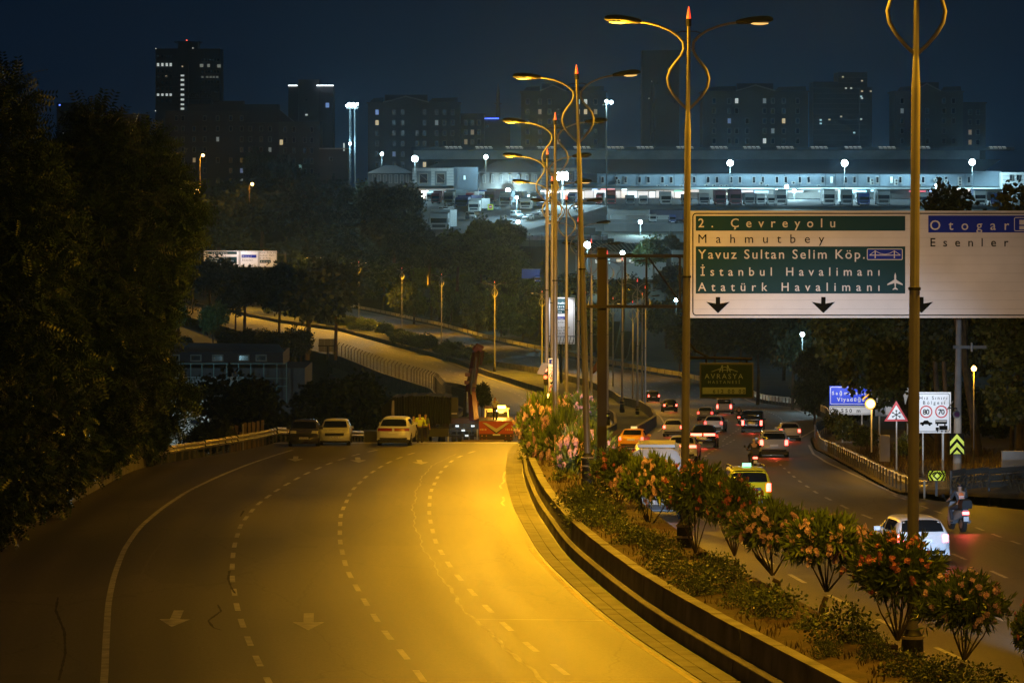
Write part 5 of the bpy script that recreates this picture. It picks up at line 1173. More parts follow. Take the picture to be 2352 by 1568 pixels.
for i, y in enumerate((174, 184, 195, 206, 218, 229, 240, 250)): window(b, 419, y, 8, 5 if i % 3 else 4, Y-.7, L_W, False)
window(b, 419, 153, 3, 3, Y-.7, L_Y, False); window(b, 382, 175, 4, 3, Y-.7, L_Y, False)
for x, y, w_ in ((463, 151, 8), (479, 151, 6), (503, 152, 8)): window(b, x, y, w_, 8, Y+2, glow('dim_window', (.8, .85, .7), .18), False)
for x in (465, 476, 484, 491, 499): window(b, x, 177, 5, 4, Y+2, glow('dim_window', (.8, .85, .7), .18), False)
for x in range(466, 504, 7):
    for y in (138, 165, 188, 200, 212): window(b, x, y, 4, 6, Y+2, WIN, False)
add_part(b, 'roof_lamp', MB().tube([px(429, 94, Y+10), px(429, 92, Y+10)], .4, 8), glow('red_far', (1, .1, .05), 3))
for x, y in ((358, 112), (443, 111), (357, 255)): add_part(b, 'corner_lamp', MB().tube([px(x, y+.6, Y-1), px(x, y-.6, Y-1)], .25, 6), glow('white_far', (1, 1, .9), 1.5))
# rooftop letters of the hotel in front of the tower
t = thing('rooftop_sign', 'dark unlit rooftop sign letters in front of the tall tower', 'sign', px(458, 226, 1420))
letter(t, 'Kent Park', 429, 486, 224, 209, 1420, mat('dim_letters', (.03, .03, .035), .6), 0, .02); MB().box(px(428, 0, 1420)[0], px(488, 0, 1420)[0], 1420, 1420.3, px(0, 228, 1420)[2], px(0, 226, 1420)[2]).build('frame', DARK, t)
m = MB()
for x in (430, 458, 485): m.tube([px(x, 226, 1420.2), px(x, 245, 1420.2)], .15, 4)
m.build('support', DARK, t); at_origin(t)
Y = 2300
b = building('tower_block', 'twin capped tower with two bright white roof edge strips', 662, 685, 196, 460, Y, 20, TWR, 'distant towers')
for (a_, c_, y_) in ((685, 732, 183), (732, 766, 196)): pbox(a_, c_, y_, 460, Y+2, 20).build('wing', TWP if a_ == 685 else TWR, b, loc=-Vector(b.location))
for a_, c_ in ((662, 683), (727, 766)): add_part(b, 'roof_strip_light', pbox(a_, c_, 195.5, 198, Y-.8, 1), glow('strip_white', (.85, .95, 1), 3))
window(b, 752, 242, 8, 12, Y+1, L_B, False)
for y in (230, 256, 264): window(b, 704, y, 5, 4, Y+1, L_W if y > 256 else WIN, False)
for x, x2, yt, Y, lb in ((1475, 1560, 116, 2600, 'faint tall tower beyond the second street lamp'), (1868, 1945, 188, 2200, 'stepped dark tower block with scattered lit flats, left half'), (130, 178, 236, 2600, 'faint distant block with blue roof lamp above the left trees')):
    b = building('tower_block', lb, x, x2, yt, 460, Y, 30, TWR, 'distant towers'); rg = random.Random(x)
    if x == 1868:
        pbox(1925, 1992, 166, 460, Y+2, 30).build('wing', TWR, b, loc=-Vector(b.location)); pbox(1975, 2003, 200, 460, Y+1, 30).build('wing', TWR, b, loc=-Vector(b.location))
        for k in range(14):
            y_ = 178+k*12
            add_part(b, 'floor_band', pbox(1868 if y_ > 192 else 1925, 1992, y_, y_+1.2, Y-1, 1), TWP)
        for (wx, wy, c_) in ((1936, 177, L_Y), (1980, 186, L_Y), (1943, 203, L_W), (1955, 203, L_W), (1980, 210, L_Y), (1978, 222, L_C), (1980, 226, L_W), (2000, 210, L_Y), (1885, 276, L_C), (1885, 284, L_C), (1932, 268, L_Y), (1978, 274, L_W), (1962, 305, L_C), (1905, 275, L_Y)): window(b, wx, wy, 4.5, 3.6, Y-1.5, c_, False)
    else:
        for k in range(8): window(b, x+8+rg.random()*(x2-x-16), yt+20+rg.random()*150, 2.5, 3, Y-.5, L_W if k % 3 == 0 else WIN, False)
add_part(b, 'roof_lamp', MB().tube([px(137, 243, 2590), px(137, 240, 2590)], .5, 6), glow('blue_far', (.1, .2, 1), 3))
# minarets and blue lit bridge roof
for x, yt, lb in ((1144, 190, 'slim dark minaret left of the leaning lamp'), (1499, 180, 'thin dark minaret right of the yard lamp post'), (2230, 250, 'faint minaret at the right of the skyline')):
    t = thing('minaret', lb, 'minaret', px(x, 420, 1700)); T = 1700
    m = MB().tube([px(x, 440, T), px(x, yt+50, T)], [1.1, 1.0], 8).tube([px(x, yt+50, T), px(x, yt+47, T)], 1.6, 8).tube([px(x, yt+47, T), px(x, yt+30, T)], .8, 8); add_part(t, 'shaft', m, FWD); add_part(t, 'spire', MB().tube([px(x, yt+30, T), px(x, yt, T)], [.95, .05], 8), TWR)
t = thing('flat_roof_building', 'low building with a blue neon roof line behind the market', 'building', px(1150, 330, 1500)); pbox(1110, 1172, 274, 400, 1500, 10).build('wall', FWD, t, loc=-Vector(t.location)); add_part(t, 'neon_line', pbox(1112, 1146, 271.5, 273.5, 1499.5, .4), glow('neon_blue', (.05, .12, 1), 4)); window(t, 1120, 290, 5, 6, 1499.8, WIN)
# ------------------------------------------------------------------ the long market hall
MW = mat('market_wall', (.26, .34, .41), .8, noise=.12, nscale=.3); MR = mat('market_roof', (.05, .06, .065), .85, noise=.2, nscale=.05); MCL = mat('clerestory', (.22, .25, .25), .8, noise=.2, nscale=.2); CAN = mat('canopy_sheet', (.10, .13, .14), .6)
Y = 1160
mk = thing('market_hall', 'very long two storey market hall with grey roof and rows of white framed windows', 'building', px(1800, 470, Y))
pbox(1372, 2252, 399, 430, Y, 4).build('wall', MW, mk, loc=-Vector(mk.location))
pbox(2236, 2300, 393, 432, Y-1, 6).build('stair_block', MW, mk, loc=-Vector(mk.location))
for x in (1413, 1467, 1548, 1598, 1681, 1748, 1801, 1836, 1896, 1918, 1970, 2020, 2100, 2150, 2216): add_part(mk, 'downpipe', pbox(x, x+1, 399, 430, Y-.15, .1), CAN)
def P3(x, y, Y): return px(x, y, Y)
rf = MB()
rf.add([P3(940, 399, Y-2), P3(2255, 398, Y-2), P3(2300, 366, Y+60), P3(1030, 366, Y+60)], [(0, 1, 2, 3)]); add_part(mk, 'roof', rf, MR)
add_part(mk, 'clerestory', MB().add([P3(950, 366, Y+60), P3(2250, 366, Y+60), P3(2250, 345, Y+62), P3(950, 345, Y+62)], [(0, 1, 2, 3)]), MCL)
add_part(mk, 'ridge', pbox(945, 2330, 338, 345.5, Y+61, 14), MR)
SKY_L = glow('skylight_glow', (.80, .88, .78), .30)
for i, x in enumerate((1040, 1110, 1180, 1252, 1335, 1412, 1480, 1572, 1650, 1725, 1802, 1880, 1958, 2036, 2115, 2290)):
    for k in range(4): add_part(mk, 'skylight', MB().add([P3(x-16+k*10, 341, Y+60.7), P3(x-8+k*10, 341, Y+60.7), P3(x-11+k*10, 336.5, Y+62), P3(x-19+k*10, 336.5, Y+62)], [(0, 1, 2, 3)]), SKY_L)
WMF = mat('white_window_frame', (.55, .58, .58), .6)
WFR_, WFR = WFR, WMF
xs = [1398, 1423, 1448, 1475, 1493, 1541, 1567, 1618, 1643]
pairs = [1383, 1408, 1443, 1465, 1503, 1528, 1578, 1604, 1655, 1680, 1704, 1722, 1747, 1773, 1802, 1820, 1855, 1872, 1905, 1923, 1955, 1973, 2005, 2024, 2055, 2072, 2128, 2146, 2182, 2200, 2232]
rg = random.Random(6)
for i in range(33):
    x0 = 1386+i*26.3+(4 if i % 2 else -2)
    for _ in (0,):
        if abs(x0-2090) < 8: continue
        window(mk, x0, 413, 7.5, 15, Y-.15, (L_C if i in (20, 25) else WIN), True)
        add_part(mk, 'sill', pbox(x0-5, x0+5, 421, 422, Y-.5, .4), WMF)
WFR = WFR_
ACM = mat('ac_white', (.5, .52, .5), .6)
for x, y in ((1420, 415), (1421, 420), (1512, 428), (1530, 428), (1565, 428), (1622, 427), (1640, 427), (1656, 428), (1668, 428), (1748, 421), (1762, 427), (1822, 420), (1880, 428), (2002, 414), (2003, 421), (2058, 415), (2058, 422), (2148, 414), (2172, 416), (2204, 411), (2204, 418), (2204, 424), (2112, 425)):
    t = thing('air_conditioner', 'small air conditioner unit on the blue grey wall of the market hall', 'air conditioner', px(x, y, Y-1), group='air conditioners on the market wall')
    MB().cbox((0, 0, 0), (1.1, .5, .85)).build('casing', ACM, t); MB().tube([(.1, -.25, 0), (.1, -.28, 0)], .32, 10).build('fan', DARK, t)
# canopy and lit shop fronts beneath
cn = MB().add([P3(936, 432, Y-10), P3(2360, 432, Y-10), P3(2360, 427, Y-.3), P3(936, 427, Y-.3)], [(0, 1, 2, 3)]); add_part(mk, 'canopy', cn, CAN)
add_part(mk, 'canopy_edge', pbox(936, 2360, 431.5, 434, Y-10.3, .3), mat('canopy_edge', (.4, .45, .45), .6))
def shop(x0, x1, y0, y1, c, s, name='shop_front'):
    add_part(mk, name, pbox(x0, x1, y0, y1, Y-6+((x0*7) % 5)*.2, .3), glow('shop_%s' % len(_m), c, s*1.25))
rg = random.Random(9)
pbox(936, 2360, 434, 470, Y-2, 2).build('shop_wall', mat('shop_wall', (.45, .45, .42), .8), mk, loc=-Vector(mk.location))
x = 940
cols = [((1, .92, .82), 1.3), ((.75, .95, 1), 1.5), ((1, .85, .7), .9), ((.9, .97, 1), 1.1), ((1, .95, .9), .7)]
while x < 1570:
    w = rg.uniform(14, 30); c, s_ = cols[rg.randrange(5)]; s_ *= 1.5 if x < 1340 else .7
    shop(x, x+w-2, 437+rg.uniform(0, 3), 454 if x > 1340 else 464, c, s_*1.3, 'shop_front'); x += w
for x0, x1, y0, y1, c, s_ in ((1380, 1412, 434, 438, (1, .3, .3), 1.6), (1360, 1372, 434, 438, (.4, .6, 1), 1.6), (1428, 1440, 434, 437, (.7, .9, 1), 2), (1524, 1543, 439, 443, (1, .9, .8), 1), (1549, 1567, 437, 441, (.2, .9, .6), .8), (1573, 1605, 436, 441, (1, .8, .7), .7), (1645, 1672, 443, 448, (1, .85, .6), .8), (1682, 1730, 437, 442, (.7, .1, .04), .5), (1733, 1765, 438, 443, (.15, .4, 1), .9), (1810, 1845, 438, 442, (.7, .9, 1), 1.2), (1880, 1905, 438, 441, (.2, .3, 1), .9), (1890, 1970, 436, 438, (1, .9, .8), .5), (1940, 1990, 437, 444, (.3, .75, 1), 2.2), (2000, 2015, 436, 440, (.4, .8, 1), 2), (2088, 2126, 438, 441, (1, .15, .2), 1.0), (2130, 2150, 437, 440, (.4, .6, 1), 1.4), (2180, 2230, 434, 440, (1, .85, .75), .9), (2300, 2350, 436, 440, (1, .8, .75), .9)):
    shop(x0, x1, y0, y1, c, s_, 'shop_sign')
# gate houses in front of the left end
GHW = mat('gatehouse_cladding', (.34, .36, .36), .7, noise=.1, nscale=.3)
for x0, x1, xc, lb in ((947, 1042, 1042, 'white framed gate building with dark windows at the left of the market'), (1243, 1335, 1335, 'second white framed gate building beside the leaning lamps')):
    b = thing('gate_building', lb, 'building', px((x0+x1)/2, 430, 1145), group='gate buildings of the market')
    Y = 1145
    pbox(x0, x1, 388, 427, Y, 8).build('wall', mat('gate_recess', (.12, .14, .15), .8), b, loc=-Vector(b.location))
    n = 7 if x0 == 947 else 7; w = (x1-x0)/n
    for i in range(n):
        add_part(b, 'cladding_panel', pbox(x0+i*w+.3, x0+(i+1)*w-.3, 386, 393, Y-.4, .4), GHW)
    for j in range(5):
        for (q0, q1) in ((x0, x0+10), (x0+w*3.2, x0+w*3.8), (x1-16, x1)):
            add_part(b, 'cladding_panel', pbox(q0, q1, 393.5+j*6.6, 399.5+j*6.6, Y-.4, .4), GHW)
    for xx in (x0+w*1.9, x0+w*4.8): window(b, xx, 410, w*1.5, 24, Y-.2, WIN); add_part(b, 'cross_brace', MB().tube([px(xx-w*.7, 400, Y-.5), px(xx+w*.7, 416, Y-.5)], .12, 4), DARK)
for x0, x1, y0, lb in ((1042, 1102, 384, 'blue grey block between the gate building and the dark roofed hall'),): 
    b = building('side_block', lb, x0, x1-4, y0, 428, 1146, 8, mat('side_block_wall', (.12, .15, .18), .8)); window(b, 1067, 408, 6, 11, 1145.8, L_C)
for x0, x1, yt, ye, lb in ((1100, 1242, 370, 396, 'dark pitched roof hall between the two gate buildings'), (846, 948, 380, 398, 'dark pitched roof hall left of the first gate building')):
    b = building('roofed_hall', lb, x0, x1, ye, 428, 1148, 10, FWD, 'dark pitched roof halls'); 
    for i in range(7): window(b, x0+12+i*(x1-x0-24)/6, 411, 7, 20, 1147.8, mat('dim_glass', (.06, .06, .065), .4), True)
    p = [P3(x0-4, ye, 1146), P3(x1+4, ye, 1146), P3(x1-38, yt, 1156), P3(x0+38, yt, 1156)]
    add_part(b, 'roof', MB().add(p, [(0, 1, 2, 3)]), ROOF)
b = building('end_block', 'white tiled block at the right end of the market hall', 2302, 2360, 396, 470, 1150, 8, mat('tile_white', (.42, .45, .46), .6))
for xx in (2322, 2338): window(b, xx, 408, 7, 14, 1149.8, WIN)
for k in range(4): add_part(b, 'panel_joint', pbox(2302, 2360, 404+k*9, 404.6+k*9, 1149.9, .05), DARK)
# ------------------------------------------------------------------ yard walls, ramps, sheds
YC = mat('yard_concrete', (.11, .118, .12), .9, noise=.3, nscale=.15, bump=.2); YA = mat('yard_asphalt', (.028, .032, .036), .85, noise=.2, nscale=.1)
o = MB().add([P3(930, 560, 990), P3(1400, 548, 1000), P3(1420, 474, 1085), P3(930, 474, 1085)], [(0, 1, 2, 3)]).build('yard_slope', YA); tag(o, kind='structure')
o = MB().add([P3(900, 474, 1085), P3(2420, 474, 1085), P3(2420, 456, 1158), P3(900, 456, 1158)], [(0, 1, 2, 3)]).build('market_yard', YA); tag(o, kind='structure')
t = thing('retaining_wall', 'long concrete retaining wall holding the market yard above the sign', 'wall', px(1700, 490, 1080))
for i in range(20):
    x0 = 1396+i*50; add_part(t, 'panel', pbox(x0, x0+49.7, 473 if i else 470, 510, 1079+(i % 2)*.06, 1.0), YC)
t = thing('ramp_wall', 'sloping concrete ramp wall below the parked cars', 'wall', px(1300, 530, 1020))
for i in range(6):
    xa, xb = 1196+i*33, 1196+(i+1)*33; f = lambda x: 533-(x-1196)*.30
    p = [P3(xa, f(xa), 1010+i*6), P3(xb-.5, f(xb), 1016+i*6), P3(xb-.5, 556, 1005), P3(xa, 556, 1005)]; add_part(t, 'panel', MB().add(p+[(a, b+1, c) for a, b, c in p], [(0, 1, 2, 3), (4, 7, 6, 5), (0, 4, 5, 1)]), YC)
t = thing('retaining_wall', 'lower pale concrete wall above the fence with bluish sheeting', 'wall', px(1500, 530, 1000))
for i in range(18): add_part(t, 'panel', pbox(1388+i*50, 1437.6+i*50, 514, 541, 999+(i % 2)*.06, 1.0), YC)
o = MB().add([P3(1388, 514, 1000), P3(2300, 514, 1000), P3(2300, 508, 1079), P3(1388, 508, 1079)], [(0, 1, 2, 3)]).build('lower_road', YA); tag(o, kind='structure')
t = thing('sheet_fence', 'pale bluish sheeting fence with thin posts under the lower wall', 'fence', px(1400, 553, 985))
SHM = mat('fence_sheeting', (.42, .47, .52), .35, noise=.3, nscale=1)
for i in range(14): add_part(t, 'sheet', pbox(1188+i*28, 1215.5+i*28, 541+(i % 3)*.4, 551, 985+(i % 2)*.1, .1), SHM); add_part(t, 'post', pbox(1188+i*28, 1189+i*28, 537, 566, 984.8, .15), DARK)
o = MB().add([P3(1180, 551, 985.4), P3(1590, 551, 985.4), P3(1590, 566, 985.4), P3(1180, 566, 985.4)], [(0, 1, 2, 3)]).build('fence_mesh', mat('green_mesh', (.09, .13, .12), .8), t, loc=-Vector(t.location))
b = thing('shed', 'long shed with striped dark roof and lit white front behind the lamp poles', 'building', px(1330, 640, 880))
Y = 880
add_part(b, 'gable_wall', MB().prism([(px(1270, 0, Y)[0], px(0, 680, Y)[2]), (px(1270, 0, Y)[0], px(0, 572, Y)[2]), (px(1296, 0, Y)[0], px(0, 556, Y)[2]), (px(1322, 0, Y)[0], px(0, 573, Y)[2]), (px(1322, 0, Y)[0], px(0, 680, Y)[2])][::-1], Y, Y+.5), mat('shed_wall', (.13, .14, .135), .9))
SR = mat('shed_roof', (.06, .065, .065), .8)
add_part(b, 'roof', MB().add([P3(1322, 574, Y), P3(1530, 582, Y), P3(1530, 560, Y+16), P3(1296, 556, Y+16)], [(0, 1, 2, 3)]), SR)
for i in range(22):
    u0 = i/22; 
    def Lp(u, v): a = Vector(P3(1322, 574, Y)).lerp(Vector(P3(1530, 582, Y)), u); c = Vector(P3(1296, 556, Y+16)).lerp(Vector(P3(1530, 560, Y+16)), u); return a.lerp(c, v)+Vector((0, -.1, .12))
    add_part(b, 'roof_rib', MB().tube([Lp(u0+.04, 0), Lp(u0, 1)], .14, 4), mat('roof_rib', (.3, .32, .3), .6))
add_part(b, 'front_wall', MB().add([P3(1322, 580, Y+.2), P3(1530, 587, Y+.2), P3(1530, 660, Y+.2), P3(1322, 660, Y+.2)], [(0, 1, 2, 3)]), mat('shed_front', (.4, .42, .42), .8))
for i, (x, y, w_, h_, mm) in enumerate(((1334, 597, 14, 10, WIN), (1334, 614, 14, 10, WIN), (1372, 600, 12, 12, L_W), (1396, 600, 14, 14, L_C), (1424, 598, 20, 10, L_Y), (1450, 600, 14, 10, L_W))): window(b, x, y, w_, h_, Y-.1, mm)
add_part(b, 'eaves_beam', MB().tube([P3(1322, 578, Y-.3), P3(1530, 586, Y-.3)], .35, 4), mat('eaves_pale', (.3, .31, .3), .7))
b = building('shed', 'small pale gabled shed right of the grey green tree', 1545, 1586, 572, 660, 870, 6, mat('pale_shed', (.26, .29, .28), .8)); add_part(b, 'roof', MB().prism([(px(1540, 0, 870)[0], px(0, 574, 870)[2]), (px(1556, 0, 870)[0], px(0, 553, 870)[2]), (px(1600, 0, 870)[0], px(0, 566, 870)[2]), (px(1600, 0, 870)[0], px(0, 574, 870)[2])][::-1], 868, 877), SR); window(b, 1560, 590, 8, 8, 869.8, WIN)
t = thing('rail_fence', 'short white railing on a dark slope at the left of the parked grey truck', 'fence', px(946, 545, 1060))
for i in range(7): p = px(921+i*7.5, 556-i*3, 1060); MB().box(p[0]-.35, p[0]+.35, 1060, 1060.1, p[2]-1, p[2]+.9).build('rail_panel', mat('rail_white', (.4, .44, .44), .6), t, loc=-Vector(t.location))
# ------------------------------------------------------------------ yard lamps, masts
def yard_lamp(name, lb, x, ytop, ybase, Y, power, r=.5, group='white yard lamps', pole_r=.08, heads=1, cat='lamp', target=None):
    t = thing(name, lb, cat, px(x, ybase, Y), group=group); b = px(x, ybase, Y); a = px(x, ytop, Y); h = a[2]-b[2]
    MB().tube([(0, 0, -2), (0, 0, h)], [pole_r, pole_r*.7], 6).build('pole', mat('yard_pole', (.08, .09, .09), .7), t)
    MB().cbox((0, .15, h+.1), (r*2.2, .4, .25)).build('head', DARK, t)
    r *= 1.25; MB().tube([(0, -.05, h-.1), (0, -.25, h-.1), (0, -.35, h-.1)], [r, r*.9, r*.4], 12).build('lamp_glass', G_COOL, t)
    if power: lamp('POINT', (0, -1.2, h-.4), power*.8, COOL, .4, parent=t)
    return t
yard_lamp('floodlight_post', 'yard floodlight above the market roof, left of the middle', 1677, 374, 435, 1144, 42000, .75)
yard_lamp('floodlight_post', 'yard floodlight above the market roof, just left of the nearest pole', 1940, 374, 435, 1144, 42000, .8)
yard_lamp('floodlight_post', 'yard floodlight above the market roof near the right end', 2233, 372, 435, 1144, 42000, .75)
yard_lamp('floodlight_post', 'yard floodlight before the first gate building', 953, 364, 470, 1132, 16000, .75)
yard_lamp('floodlight_post', 'yard floodlight on the dark roof between the gate buildings', 1116, 360, 380, 1142, 5000, .5)
yard_lamp('floodlight_post', 'thin post lamp left of the first yard floodlight', 877, 353, 400, 1180, 9000, .4)
yard_lamp('floodlight_post', 'small white yard lamp above the trucks right of the middle', 1807, 428, 470, 1080, 9000, .45)
yard_lamp('floodlight_post', 'small white yard lamp behind the tree top above the sign', 2151, 427, 470, 1080, 9000, .5)
yard_lamp('floodlight_post', 'upper head of the short white post below the parked vans', 1187, 453, 540, 1050, 22000, .35)
yard_lamp('floodlight_post', 'bright lamp low on the yard slope beside the green tree', 1190, 509, 545, 1000, 20000, .4)
yard_lamp('floodlight_post', 'white lamp on a post before the pale lower wall', 1471, 509, 552, 985, 14000, .42)
yard_lamp('floodlight_post', 'very bright lamp in front of the striped shed roof', 1349, 562, 640, 860, 12000, .65)
yard_lamp('floodlight_post', 'bright lamp over the shed front inside the sign frame', 1430, 580, 650, 850, 4000, .42)
yard_lamp('floodlight_post', 'small white lamp at the right end of the lower beam', 1553, 688, 740, 760, 900, .3)
yard_lamp('floodlight_post', 'bright lamp among the trees behind the hanging billboard', 1843, 766, 850, 470, 1600, .22)
for x, y, lb, s_ in ((1167, 437, 'lit lamp under the canopy by the cyan shop', 9000), (1784, 438, 'blue white lamp under the canopy, left one', 5000), (1824, 438, 'blue white lamp under the canopy, right one', 5000)):
    yard_lamp('canopy_lamp', lb, x, y, 446, 1146, s_*2.5, .6 if x < 1500 else .45, 'lamps under the market canopy', .08)
# tall poles
t = yard_lamp('tall_lamp_post', 'tall grey post with white lamps rising beside the leaning lamp', 1393, 232, 480, 1060, 9000, .35, None, .22)
MB().tube([(-1.2, 0, 28.6), (0, 0, 28.9), (1.2, 0, 29.3)], .08, 5).build('cross_arm', DARK, t); MB().tube([(1.3, -.1, 29.4), (1.3, -.4, 29.4)], .5, 10).build('lamp_glass', G_COOL, t)
t = thing('stadium_mast', 'lattice floodlight mast glowing white left of the apartment block', 'light mast', px(809, 410, 1150)); Y = 1150
b0 = px(809, 410, Y); hh = px(809, 250, Y)[2]-b0[2]
m = MB()
for sx in (-.9, .9): m.tube([(sx, 0, -3), (sx*.8, 0, hh)], .08 if sx < 0 else .2, 5)
m.build('leg', mat('mast_steel', (.07, .09, .10), .6), t)
for i in range(22):
    z = i*hh/22; z2 = (i+1)*hh/22; MB().tube([(-.9, 0, z), (-.25, 0, z)], .07, 4).tube([(-.9, 0, z), (-.25, 0, z2)], .05, 4).build('rung', mat('mast_steel', (.35,.4,.42)), t)
MB().box(-1.8, 1.8, -.3, .3, hh, hh+.5).build('lamp_frame', DARK, t)
for k in range(6): MB().tube([(-1.5+k*.6, -.3, hh+.9+.5*(k % 2)), (-1.5+k*.6, -.6, hh+.8+.5*(k % 2))], [.42, .3], 8).build('floodlight', G_COOL, t)
MB().tube([(-.6, -.3, 10.4), (-.6, -.6, 10.4)], .4, 8).build('floodlight', G_COOL, t)
lamp('POINT', (0, -5, hh+1.3), 12000, COOL, .8, parent=t); lamp('POINT', (-.6, -2, 10.4), 6000, COOL, .4, parent=t)
t = thing('stadium_mast', 'low floodlight cluster glowing above the market canopy between the slim lamps', 'light mast', px(1292, 470, 1100)); Y = 1100
MB().tube([(0, 0, -2), (0, 0, 7)], .3, 8).build('pole', STEEL, t); MB().box(-1.6, 1.6, 0, .4, 7, 9.4).build('lamp_frame', DARK, t)
for k in range(9): MB().tube([(-1.1+(k % 3)*1.1, 0, 7.4+(k//3)*.75), (-1.1+(k % 3)*1.1, -.4, 7.4+(k//3)*.75)], [.5, .4], 8).build('floodlight', G_COOL, t)
lamp('SPOT', (0, -1.4, 8.2), 60000, COOL, .8, (0, -10, 0), 165, .8, parent=t)
# orange street lights above the left trees
for x, y, yb, lb, pw in ((465, 357, 430, 'orange street light on a thin post before the dark apartment block', 2600), (452, 436, 460, 'low orange street light right of the tree edge', 3000), (416, 434, 455, 'orange street light peeping past the left tree edge', 2600), (578, 423, 450, 'tiny orange lamp below the spire shaped tree', 700)):
    t = thing('street_light', lb, 'street light', px(x, yb, 1290), group='orange street lights on the hill'); h = px(x, y, 1290)[2]-px(x, yb, 1290)[2]
    MB().tube([(-.8, 0, -2), (-.8, 0, h-.5), (0, -.4, h+.2)], .14, 6).build('pole', mat('orange_pole', (.3, .22, .15), .6), t); MB().tube([(.2, -.5, h), (.2, -1, h-.1)], [.55, .35], 10).build('lamp_glass', glow('orange_glass', (1, .6, .2), 9), t)
    lamp('POINT', (.2, -1.6, h-.7), pw, SOD, .2, parent=t)
# ------------------------------------------------------------------ near buildings in the valley
TEAL = mat('teal_steel', (.10, .19, .19), .5, .2); GLS = mat('facade_glass', (.02, .05, .065), .2)
b = thing('glass_hall', 'low bluish building behind a teal steel frame in the valley at the left', 'building', px(500, 920, 400)); Y = 400
pbox(365, 700, 845, 960, Y, 15).build('wall', mat('hall_wall', (.07, .075, .085), .8), b, loc=-Vector(b.location))
add_part(b, 'white_band', pbox(365, 560, 865, 888, Y-.2, .2), mat('hall_white', (.42, .47, .5), .7))
add_part(b, 'window_band', pbox(372, 640, 888, 916, Y-.15, .1), GLS)
add_part(b, 'upper_storey', pbox(380, 650, 808, 838, Y+3, 12), mat('hall_upper', (.05, .04, .045), .8)); add_part(b, 'roof', MB().add([P3(370, 808, Y-1), P3(655, 808, Y-1), P3(640, 790, Y+25), P3(380, 786, Y+25)], [(0, 1, 2, 3)]), mat('teal_roof', (.03, .07, .08), .5))
for x in (392, 411, 437, 463, 490, 520, 547, 575, 605, 635, 657): add_part(b, 'mullion', pbox(x, x+1.6, 834, 925, Y-1.2, .15), TEAL)
for y in (834, 868, 886, 922): add_part(b, 'rail', pbox(385, 660, y, y+1.5, Y-1.25, .1), TEAL)
for i, x in enumerate((400, 450, 500, 560, 600)): window(b, x, 822, 26, 16, Y+2.8, WIN)
b = thing('white_house', 'floodlit white house wall with barred window behind the hanging leaves', 'building', px(440, 960, 385)); Y = 385
pbox(366, 480, 918, 1040, Y, 8).build('wall', mat('white_render', (.6, .62, .6), .8), b, loc=-Vector(b.location)); window(b, 449, 968, 28, 16, Y-.1, WIN)
add_part(b, 'eaves', pbox(360, 500, 914, 918.5, Y-1, 9), DARK); add_part(b, 'drainpipe', pbox(380, 381, 918, 1000, Y-.3, .15), TEAL)
lamp('SPOT', px(430, 935, Y-7), 900, (.72, .95, 1), .3, px(440, 985, Y), 150, .8)  # added lamp with no fixture, brightens the white house wall
lamp('SPOT', px(480, 850, 385), 700, (.45, .85, 1), .3, px(470, 878, 400), 150, .8)  # added lamp with no fixture, brightens the white band of the hall
lamp('SPOT', px(440, 690, 585), 3000, (.35, .8, .95), .4, px(445, 760, 606), 75, .8)  # added teal lamp with no fixture, tints the rounded trees
t = thing('white_tower_edge', 'pale blue lit edge of a slender tower beside the left tree', 'building', px(364, 740, 420)); Y = 420
pbox(358, 370, 556, 990, Y, 3).build('wall', mat('tower_cladding', (.42, .48, .52), .6), t, loc=-Vector(t.location))
for k in range(12): add_part(t, 'cladding_joint', pbox(358, 370, 580+k*34, 580.8+k*34, Y-.03, .03), DARK)
lamp('SPOT', px(366, 640, Y-8), 420, (.6, .85, 1), .3, px(364, 760, Y), 140, .8); lamp('SPOT', px(378, 880, Y-10), 500, (.6, .9, 1), .3, px(370, 960, Y), 150, .8)  # two added lamps with no fixture, brighten the tower edge
